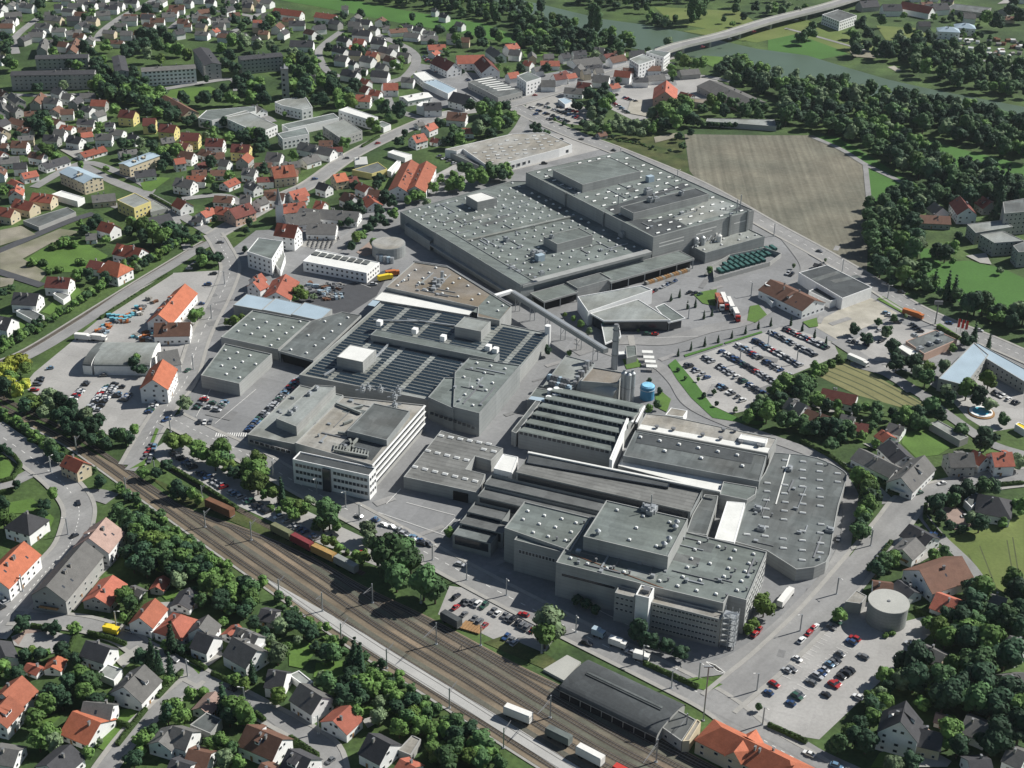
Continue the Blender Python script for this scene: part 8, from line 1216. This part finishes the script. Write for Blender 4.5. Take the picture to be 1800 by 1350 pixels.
print('trees', len(TREES), n_tree, bushes)
# clipped hedges
def hedge(pts, t_, w_=1.6, h_=1.6):
    W = resample([at(*T(t_, *p)) for p in pts], 2+len(pts)*3); b = MB(); n = len(W); rng = np.random.default_rng(len(pts)+int(pts[0][0]))
    A = offs(list(W), w_/2); B = offs(list(W), -w_/2); vs = [(p[0], p[1], 0) for p in A]+[(p[0]*1, p[1], h_+rng.uniform(-.15, .2)) for p in A]+[(p[0], p[1], h_+rng.uniform(-.15, .2)) for p in B]+[(p[0], p[1], 0) for p in B]
    b.add(vs, [(r_*n+i, r_*n+i+1, (r_+1)*n+i+1, (r_+1)*n+i) for r_ in range(3) for i in range(n-1)]+[(0, n, 2*n, 3*n), (4*n-1, 3*n-1, 2*n-1, n-1)]); 
    for i in range(n-1):
        for k in range(4): p = W[i]+(W[i+1]-W[i])*random.random(); blob(b, (p[0], p[1], h_*.8), w_*.55, rng, 22, .22)
    o = b.obj('hedge', M['hedge']); c = W[n//2]; reg(o, 'clipped green hedge', 'hedge', c[0], c[1], 'clipped hedges'); return o
for t_, pts in ((12, [(780, 700), (860, 790), (930, 800), (1050, 760)]), (12, [(1100, 870), (1090, 960), (1150, 1040), (1200, 1090)]), (12, [(1540, 740), (1780, 720)]), (12, [(700, 1330), (860, 1130)]), (12, [(1210, 850), (1340, 860)]), (13, [(620, 420), (780, 460), (880, 500)]), (13, [(540, 400), (480, 550)]), (13, [(900, 350), (1010, 200), (1030, 100)]), (13, [(1240, 550), (1440, 670)]), (13, [(1480, 700), (1700, 800)]), (13, [(1270, 690), (1100, 870)]), (13, [(1020, 950), (820, 1200)]), (13, [(750, 1020), (900, 1070)]), (13, [(220, 370), (330, 390)]), (14, [(240, 1150), (440, 1280), (400, 1350)]), (14, [(0, 980), (60, 1030)]), (9, [(0, 470), (100, 530), (150, 600), (90, 690), (10, 710)]), (9, [(0, 790), (90, 770)]), (16, [(1020, 250), (1170, 320)]), (16, [(0, 1060), (270, 1180)]), (8, [(870, 1190), (1060, 1200)]), (8, [(1180, 940), (1330, 1020)]), (12, [(230, 420), (480, 560), (630, 690)]), (9, [(1180, 600), (1450, 760), (1660, 900)]), (5, [(1050, 20), (1250, 130)]), (15, [(920, 630), (1080, 700), (1300, 800)]), (1, [(1500, 920), (1750, 1000)]), (2, [(740, 1030), (860, 960)]), (5, [(700, 880), (1200, 560)])):
    hedge(pts, t_)
# ================================================================ CARS
def car_mesh(v):
    L, Wd, hb, ht = ((4.3, 1.75, .78, 1.42), (4.6, 1.78, .8, 1.45), (3.8, 1.65, .8, 1.5), (4.7, 1.85, .95, 1.75))[v]; b = MB(); x = L/2; y = Wd/2
    st = [(-x, .45, .62, .86), (-x+.12, .3, hb*.95, 1), (-x*.45, .25, hb, 1), (x*.38, .25, hb, 1), (x-.25, .28, hb*.88, .96), (x, .4, .6, .8)]
    vs = []
    for (X, z0, z1, wf) in st: vs += [(X, -y*wf, z0), (X, -y*wf*.98, z1), (X, y*wf*.98, z1), (X, y*wf, z0)]
    fs = [(4*i+j, 4*i+(j+1) % 4, 4*(i+1)+(j+1) % 4, 4*(i+1)+j) for i in range(5) for j in range(4)]+[(3, 2, 1, 0), (20, 21, 22, 23)]; b.add(vs, [f[::-1] for f in fs], 0)
    r0, r1 = (-x*.86, -x*.62) if v in (1, 3) else (-x*.8, -x*.45); f1, f0 = x*.12, x*.45
    c = MB(); yt = y*.78; yb = y*.93; q = [(r0, -yb, hb-.02), (f0, -yb, hb-.02), (f0, yb, hb-.02), (r0, yb, hb-.02), (r1, -yt, ht-.04), (f1, -yt, ht-.04), (f1, yt, ht-.04), (r1, yt, ht-.04)]; c.add(q, [(0, 1, 5, 4), (1, 2, 6, 5), (2, 3, 7, 6), (3, 0, 4, 7)], 0)
    b.add([(r1-.05, -yt-.02, ht-.05), (f1+.05, -yt-.02, ht-.05), (f1+.05, yt+.02, ht-.05), (r1-.05, yt+.02, ht-.05), (r1, -yt*.85, ht), (f1, -yt*.85, ht), (f1, yt*.85, ht), (r1, yt*.85, ht)], [(0, 1, 5, 4), (1, 2, 6, 5), (2, 3, 7, 6), (3, 0, 4, 7), (4, 5, 6, 7)], 0)
    wl = MB()
    for X in (-x*.62, x*.62):
        for s in (-1, 1):
            n = 10; ring = [(X+.32*math.cos(6.2832*i/n), .32+.32*math.sin(6.2832*i/n)) for i in range(n)]; vs = [(p[0], s*(y-.02), p[1]) for p in ring]+[(p[0], s*(y-.22), p[1]) for p in ring]; wl.add(vs, [(i, (i+1) % n, n+(i+1) % n, n+i) for i in range(n)]+[tuple(range(n)) if s > 0 else tuple(range(n))[::-1]])
    return b, c, wl
def paint(nm, c): m_ = mat('car_'+nm, c, rough=.32, var=0, fine=0, spec=.55); m_.node_tree.nodes['Principled BSDF'].inputs['Coat Weight'].default_value = .4; return m_
CC = dict(white=(.72, .72, .70), silver=(.42, .43, .44), grey=(.14, .145, .15), black=(.02, .021, .024), red=(.36, .02, .02), blue=(.03, .07, .17), green=(.03, .09, .06), sky=(.14, .25, .36)); CCN = list(CC); CP = {k: paint(k, v) for k, v in CC.items()}; CW = [6, 13, 10, 12, 4, 8, 3, 2]
CARM = {}; CABM = []; WHM = []
for v in range(4):
    b_, c_, w_ = car_mesh(v); CABM.append(c_.mesh('windows', M['glass'])); WHM.append(w_.mesh('wheels', M['dark']))
    for nm in CCN: CARM[(v, nm)] = b_.mesh('car_body', CP[nm])
ncar = [0]; TYPES = ('hatchback', 'saloon', 'small car', 'people carrier')
CARS = []
def car(x, y, hd, col=None, v=None, jit=.06):
    p = at(x, y, .6); col = col or random.choices(CCN, CW)[0]; v = random.randrange(4) if v is None else v; CARS.append((p[0], p[1], hd+random.uniform(-jit, jit)+(math.pi if random.random() < .5 else 0), col, v))
def row(a, c, n, rel=90, fill=.8, colw=None):
    A, C = at(*a), at(*c); d = C-A; n = max(n, int(np.linalg.norm(d)/2.75)) if rel > 40 else n; h = math.atan2(d[1], d[0])+R_(rel)
    for i in range(n):
        if random.random() < fill: p = A+d*(i+.5)/n; col = random.choices(CCN, colw or CW)[0]; CARS.append((p[0], p[1], h+random.uniform(-.05, .05)+(math.pi if random.random() < .5 else 0), col, random.randrange(4)))
for a, c, n, f in (((1378, 579), (1455, 614), 20, .8), ((1352, 584), (1434, 627), 20, .85), ((1325, 599), (1408, 645), 20, .8), ((1290, 604), (1388, 662), 22, .8), ((1262, 616), (1366, 676), 24, .72), ((1236, 628), (1342, 694), 24, .6), ((1206, 642), (1312, 710), 24, .5)):
    row(a, c, n, 90, min(.93, f+.13))
for a, c, n, f in (((127, 706), (152, 676), 9, .75), ((132, 703), (157, 672), 8, .3), ((158, 720), (190, 680), 12, .85), ((170, 724), (207, 674), 14, .75), ((213, 708), (228, 694), 6, .9), ((260, 728), (286, 694), 9, .95), ((60, 690), (75, 660), 6, .6), ((205, 700), (215, 680), 5, .5), ((345, 720), (362, 700), 7, .8), ((362, 722), (378, 706), 6, .7), ((380, 724), (396, 708), 6, .6), ((345, 744), (375, 744), 3, .5)):
    row(a, c, n, 90, f)
row((436, 760), (524, 668), 26, 90, .93); row((302, 796), (345, 828), 11, 75, .9); row((350, 832), (400, 862), 11, 75, .85); row((405, 866), (475, 902), 13, 75, .7); row((480, 905), (560, 950), 12, 75, .6); row((575, 940), (640, 975), 9, 75, .55); row((262, 815), (273, 785), 4, 0, .9)
row((655, 912), (760, 962), 8, 0, .8); row((930, 190), (1000, 216), 16, 80, .85); row((945, 184), (1030, 214), 16, 80, .7); row((935, 200), (1000, 222), 14, 80, .5); row((960, 183), (1020, 200), 9, 80, .6); row((735, 330), (758, 300), 7, 60, .7); row((770, 275), (800, 290), 5, 90, .6)
row((1530, 575), (1560, 590), 5, 90, .6); row((1490, 600), (1530, 608), 6, 90, .7); row((1545, 600), (1580, 612), 5, 80, .7); row((1600, 570), (1625, 590), 4, 80, .8); row((1745, 690), (1790, 712), 9, 90, .8); row((1555, 550), (1580, 570), 4, 60, .7); row((1140, 518), (1190, 494), 7, 0, .85); row((1207, 515), (1235, 520), 3, 60, .8); row((1375, 480), (1395, 485), 3, 90, .9); row((1530, 1000), (1560, 960), 6, 0, .9); row((855, 85), (880, 100), 4, 80, .6); row((745, 100), (770, 130), 6, 80, .7); row((820, 140), (850, 160), 6, 80, .6); row((1510, 12), (1560, 20), 9, 80, .7); row((1070, 165), (1120, 180), 8, 70, .6); row((1075, 180), (1105, 200), 7, 70, .5)
for (u, v, c) in ((195, 170, 'black'), (320, 250, 'black'), (370, 270, 'grey'), (455, 255, 'grey'), (540, 285, 'white'), (640, 315, 'green'), (780, 395, 'grey'), (850, 440, 'white'), (965, 470, 'grey'), (1020, 520, 'grey'), (1085, 540, 'black'), (1175, 580, 'black'), (1245, 625, 'grey'), (1325, 660, 'grey'), (1410, 700, 'red'), (190, 340, 'red'), (325, 450, 'grey'), (480, 520, 'grey'), (560, 570, 'grey'), (645, 630, 'red'), (990, 805, 'blue'), (1060, 860, 'grey'), (1120, 900, 'silver')):
    car(780+u/9, 1030+v/9, R_(55), c)
car(780+1265/9, 1030+455/9, R_(-30), 'red', 1)
for (u, v, c) in ((45, 765, 'red'), (130, 668, 'silver'), (165, 660, 'grey'), (440, 368, 'grey'), (475, 330, 'green'), (605, 448, 'red'), (580, 472, 'blue'), (505, 555, 'grey'), (475, 598, 'black'), (430, 627, 'sky'), (455, 612, 'grey'), (395, 665, 'silver'), (375, 690, 'blue'), (345, 710, 'silver'), (300, 752, 'grey'), (220, 835, 'grey'), (200, 852, 'green'), (160, 898, 'blue'), (665, 572, 'grey'), (568, 668, 'black'), (540, 688, 'black'), (510, 712, 'black'), (480, 758, 'red'), (458, 770, 'red'), (405, 838, 'black'), (630, 855, 'white'), (990, 487, 'silver'), (925, 582, 'silver'), (5, 825, 'blue'), (205, 590, 'white')): car(*T(16, u, v), R_(-42), c)
for t_, u, v, h, c in ((16, 235, 460, 50, 'white'), (16, 285, 410, 50, 'red'), (16, 310, 380, 50, 'red'), (16, 330, 365, 50, 'white'), (16, 285, 1252, -38, 'white'), (16, 190, 1330, -30, 'blue'), (16, 480, 1335, -30, 'sky'), (12, 1370, 685, 8, 'black'), (12, 1215, 715, 20, 'white'), (12, 1055, 780, 30, 'green'), (12, 490, 1100, 80, 'grey'), (12, 1380, 945, 5, 'white'), (12, 1160, 1075, -40, 'blue'), (15, 1697, 415, 60, 'red'), (15, 1722, 390, 60, 'red'), (9, 547, 850, -70, 'black'), (9, 520, 1080, 50, 'black'), (9, 1160, 272, 40, 'blue'), (9, 1050, 450, 60, 'grey'), (9, 1035, 490, 60, 'red'), (9, 1015, 530, 60, 'grey'), (9, 230, 1310, 50, 'red'), (13, 135, 68, 50, 'white'), (13, 180, 15, 50, 'grey'), (13, 38, 190, 50, 'silver'), (13, 5, 235, 50, 'black'), (13, 905, 392, -25, 'silver'), (13, 1210, 595, -30, 'grey'), (7, 995, 982, 0, 'red'), (7, 945, 980, 0, 'green'), (8, 360, 403, -35, 'grey'), (8, 930, 690, -35, 'black'), (8, 1265, 905, -35, 'blue'), (8, 1475, 955, -35, 'silver'), (8, 820, 635, -35, 'silver'), (5, 1540, 342, 10, 'grey'), (5, 1450, 635, 10, 'blue'), (5, 1405, 770, 10, 'blue'), (5, 1310, 1235, 65, 'green'), (5, 1490, 560, 10, 'black'), (5, 605, 1320, 5, 'grey'), (5, 800, 1330, 5, 'black'), (5, 350, 1220, 20, 'sky'), (5, 1320, 525, 5, 'silver'), (6, 820, 635, 15, 'silver'), (2, 850, 1000, 40, 'red'), (2, 630, 1105, 20, 'grey'), (2, 410, 1250, 30, 'blue'), (2, 1510, 1205, 10, 'grey'), (3, 340, 975, 35, 'black'), (3, 60, 1135, 10, 'black'), (3, 225, 1140, 10, 'black'), (3, 710, 1050, -30, 'black'), (3, 485, 970, -30, 'grey'), (3, 160, 665, 25, 'red'), (10, 720, 945, -30, 'grey'), (10, 830, 970, -28, 'blue'), (10, 895, 1005, -28, 'white'), (10, 1030, 1070, -28, 'silver'), (10, 1090, 1105, -28, 'grey'), (10, 1155, 1135, -28, 'black'), (10, 1425, 1280, -28, 'silver'), (14, 520, 1300, 50, 'grey'), (13, 1620, 800, -30, 'black'), (15, 520, 480, -30, 'black'), (15, 830, 545, -25, 'silver'), (9, 1590, 530, 60, 'silver'), (5, 720, 1270, 10, 'grey'), (5, 90, 1310, 10, 'silver'), (10, 1600, 60, 60, 'silver')):
    car(*T(t_, u, v), R_(h), c)
for (x, y) in ((1235, 83), (1282, 69), (1325, 56), (1400, 36)):
    p = at(x, y, 7.5); CARS.append((p[0], p[1], R_(28), random.choice(('black', 'grey', 'red')), 1, 7.28))
def appc(t): return np.array([t[0], t[1], -CH])@FW
CARS.sort(key=appc); rest = {}
for i, cdat in enumerate(CARS):
    X, Y, h, col, v = cdat[:5]; z = cdat[5] if len(cdat) > 5 else .27
    if i < 299:
        t = inst('parked_car', CARM[(v, col)], (X, Y, z), h); inst('windows', CABM[v], (0, 0, 0), 0, t); inst('wheels', WHM[v], (0, 0, 0), 0, t); reg(t, f"{ {'sky': 'light blue', 'blue': 'dark blue', 'green': 'dark green', 'grey': 'dark grey'}.get(col, col)} {TYPES[v]}", 'car', X, Y, 'cars parked and driving round the works')
    else:
        b_, c_, w_ = car_mesh(v); R2 = rest.setdefault('x', MB()); ca, sa = math.cos(h), math.sin(h)
        for mb, mi in ((b_, CCN.index(col)), (c_, len(CCN)), (w_, len(CCN)+1)): R2.add([(X+ca*q[0]-sa*q[1], Y+sa*q[0]+ca*q[1], z+q[2]) for q in mb.v], mb.f, mi)
if rest: o = rest['x'].obj('distant_cars', [CP[k] for k in CCN]+[M['glass'], M['dark']]); o['kind'] = 'stuff'; o['label'] = 'small far cars on the distant streets and lots'; o['category'] = 'cars'
print('cars', len(CARS))
# the houses that show smallest are one mass
hs = []
for r_ in REG:
    o = r_[0]
    if o.type == 'MESH' and o['category'] == 'house' and o.name.startswith('house'):
        X, Y = o.location[:2]; q = np.array([X, Y, -CH])@FW; dm = o.dimensions; vis = 1 if (-20 < r_[2][0] < 1820 and -20 < r_[2][1] < 1370) else .01; hs.append((-vis*dm.x*dm.y/q/q, o.name, r_))
hs.sort(key=lambda t: (t[0], t[1]))
drop = hs[285:]; dset = {id(t[2]) for t in drop}; REG = [r_ for r_ in REG if id(r_) not in dset]
if drop:
    mats_ = []; V = []; F = []; MI = []; bpy.context.view_layer.update(); kill = []
    for _, _, r_ in drop:
        st = [r_[0]]
        while st:
            o = st.pop(); st += list(o.children); kill.append(o)
            mw = o.matrix_world; base = len(V); V += [tuple(mw@v.co) for v in o.data.vertices]
            mp = []
            for mt_ in o.data.materials:
                if mt_ not in mats_: mats_.append(mt_)
                mp.append(mats_.index(mt_))
            for p_ in o.data.polygons: F.append(tuple(i+base for i in p_.vertices)); MI.append(mp[p_.material_index])
    me = bpy.data.meshes.new('far_houses'); me.from_pydata(V, [], F); [me.materials.append(q) for q in mats_]; me.polygons.foreach_set('material_index', MI); o = bpy.data.objects.new('far_houses', me); LINK(o); o['kind'] = 'stuff'; o['category'] = 'houses'; o['label'] = 'small far houses of the town towards the horizon'
    for q in kill: bpy.data.objects.remove(q)
# ================================================================ AIR
b = MB(); b.box((0, 2000, -1.0), (5600, 5100, 352)); hz = b.obj('haze', [])
hm = bpy.data.materials.new('haze'); hm.use_nodes = True; hn = hm.node_tree; hn.nodes.remove(hn.nodes['Principled BSDF']); pv = hn.nodes.new('ShaderNodeVolumePrincipled'); pv.inputs['Color'].default_value = (.82, .92, 1, 1); pv.inputs['Density'].default_value = .000024; pv.inputs['Anisotropy'].default_value = .2
hn.links.new(pv.outputs[0], hn.nodes['Material Output'].inputs['Volume']); hz.data.materials.append(hm); hz['kind'] = 'stuff'; hz['label'] = 'thin blue haze over the far river and town'; hz['category'] = 'haze'
# ================================================================ LABELS
LM = [("the round concrete tank", 1557, 1075), ("the station with the orange roof", 1310, 1300), ("the long arched shed by the tracks", 1090, 1215), ("the white office block", 590, 830), ("the church with the dark spire", 500, 400), ("the red-roofed signal house", 130, 815),
 ("the ploughed brown field", 1370, 340), ("the blue water tank", 1137, 695), ("the tall steel chimney", 1080, 610), ("the river bridge", 1300, 70), ("the round swimming pool", 1722, 724), ("the blue U-shaped building", 1710, 650), ("the black-roofed supermarket", 1468, 498), ("the four parked lorries", 1285, 540),
 ("the striped crop field", 1530, 670), ("the long orange workshop roof", 303, 525), ("the arched light hall", 210, 625), ("the yellow flat-roofed cube", 235, 360), ("the tall church tower", 503, 150), ("the twin red-roofed barns", 723, 305), ("the square school roof", 600, 225), ("the tan-roofed market hall", 900, 260),
 ("the car dealer's lot", 985, 195), ("the old dark railway wagon", 390, 890), ("the yellow van", 195, 1108), ("the wide orange bungalow", 143, 1272), ("the salmon-roofed house", 607, 1272), ("the white freight containers", 910, 1252), ("the tall villa with balconies", 1590, 1265), ("the pale blue arched roof", 140, 312), ("the long white-balconied flats", 300, 130), ("the pale green end-on flats", 365, 110),
 ("the top left corner", 0, 0), ("the bottom left corner", 0, 1350), ("the bottom right corner", 1800, 1350), ("the top right corner", 1800, 0), ("the green field strip", 650, 30), ("the white four-storey flats", 1130, 105), ("the big barn with a red roof", 1172, 160), ("the round pale workshop", 685, 430), ("the green scrap compound", 1330, 465), ("the allotment gardens", 1730, 80), ("the glass-sided box by the bridge", 1475, 30),
 ("the pyramid-roofed house", 1750, 880), ("the big brown barn roof", 1655, 1005), ("the red school annex roof", 825, 105), ("the fin-roofed terrace", 505, 22), ("the big green meadow", 1700, 500), ("the gravel lot", 1500, 560), ("the long grey terrace by the main road", 110, 1000), ("the tracks' left end", 20, 720), ("the flagpoles", 1690, 580)]
ORD = ['', 'second ', 'third ', 'fourth ', 'fifth ', 'sixth ', 'seventh ', 'eighth ', 'ninth ', 'tenth ', 'eleventh ', 'twelfth ', 'thirteenth ', 'fourteenth ', 'fifteenth ', 'sixteenth ', 'seventeenth ', 'eighteenth ', 'nineteenth ', 'twentieth ']
groups = {}
for o, desc, (x, y) in REG:
    k = min(range(len(LM)), key=lambda i: (LM[i][1]-x)**2+(LM[i][2]-y)**2); groups.setdefault((desc, k), []).append(((LM[k][1]-x)**2+(LM[k][2]-y)**2, o))
seen = set()
for (desc, k), L in groups.items():
    L.sort(key=lambda q: q[0])
    for i, (d, o) in enumerate(L):
        if len(L) == 1: s = f"{desc} near {LM[k][0]}"
        elif i < 20: s = f"{desc}, {ORD[i]}nearest {LM[k][0]}"
        else: s = f"{desc} far out around {LM[k][0]}"
        o['label'] = s
for o in bpy.data.objects:
    for k_ in ('_n', '_zr'):
        if k_ in o: del o[k_]
print('registered', len(REG), 'objects', len(bpy.data.objects))
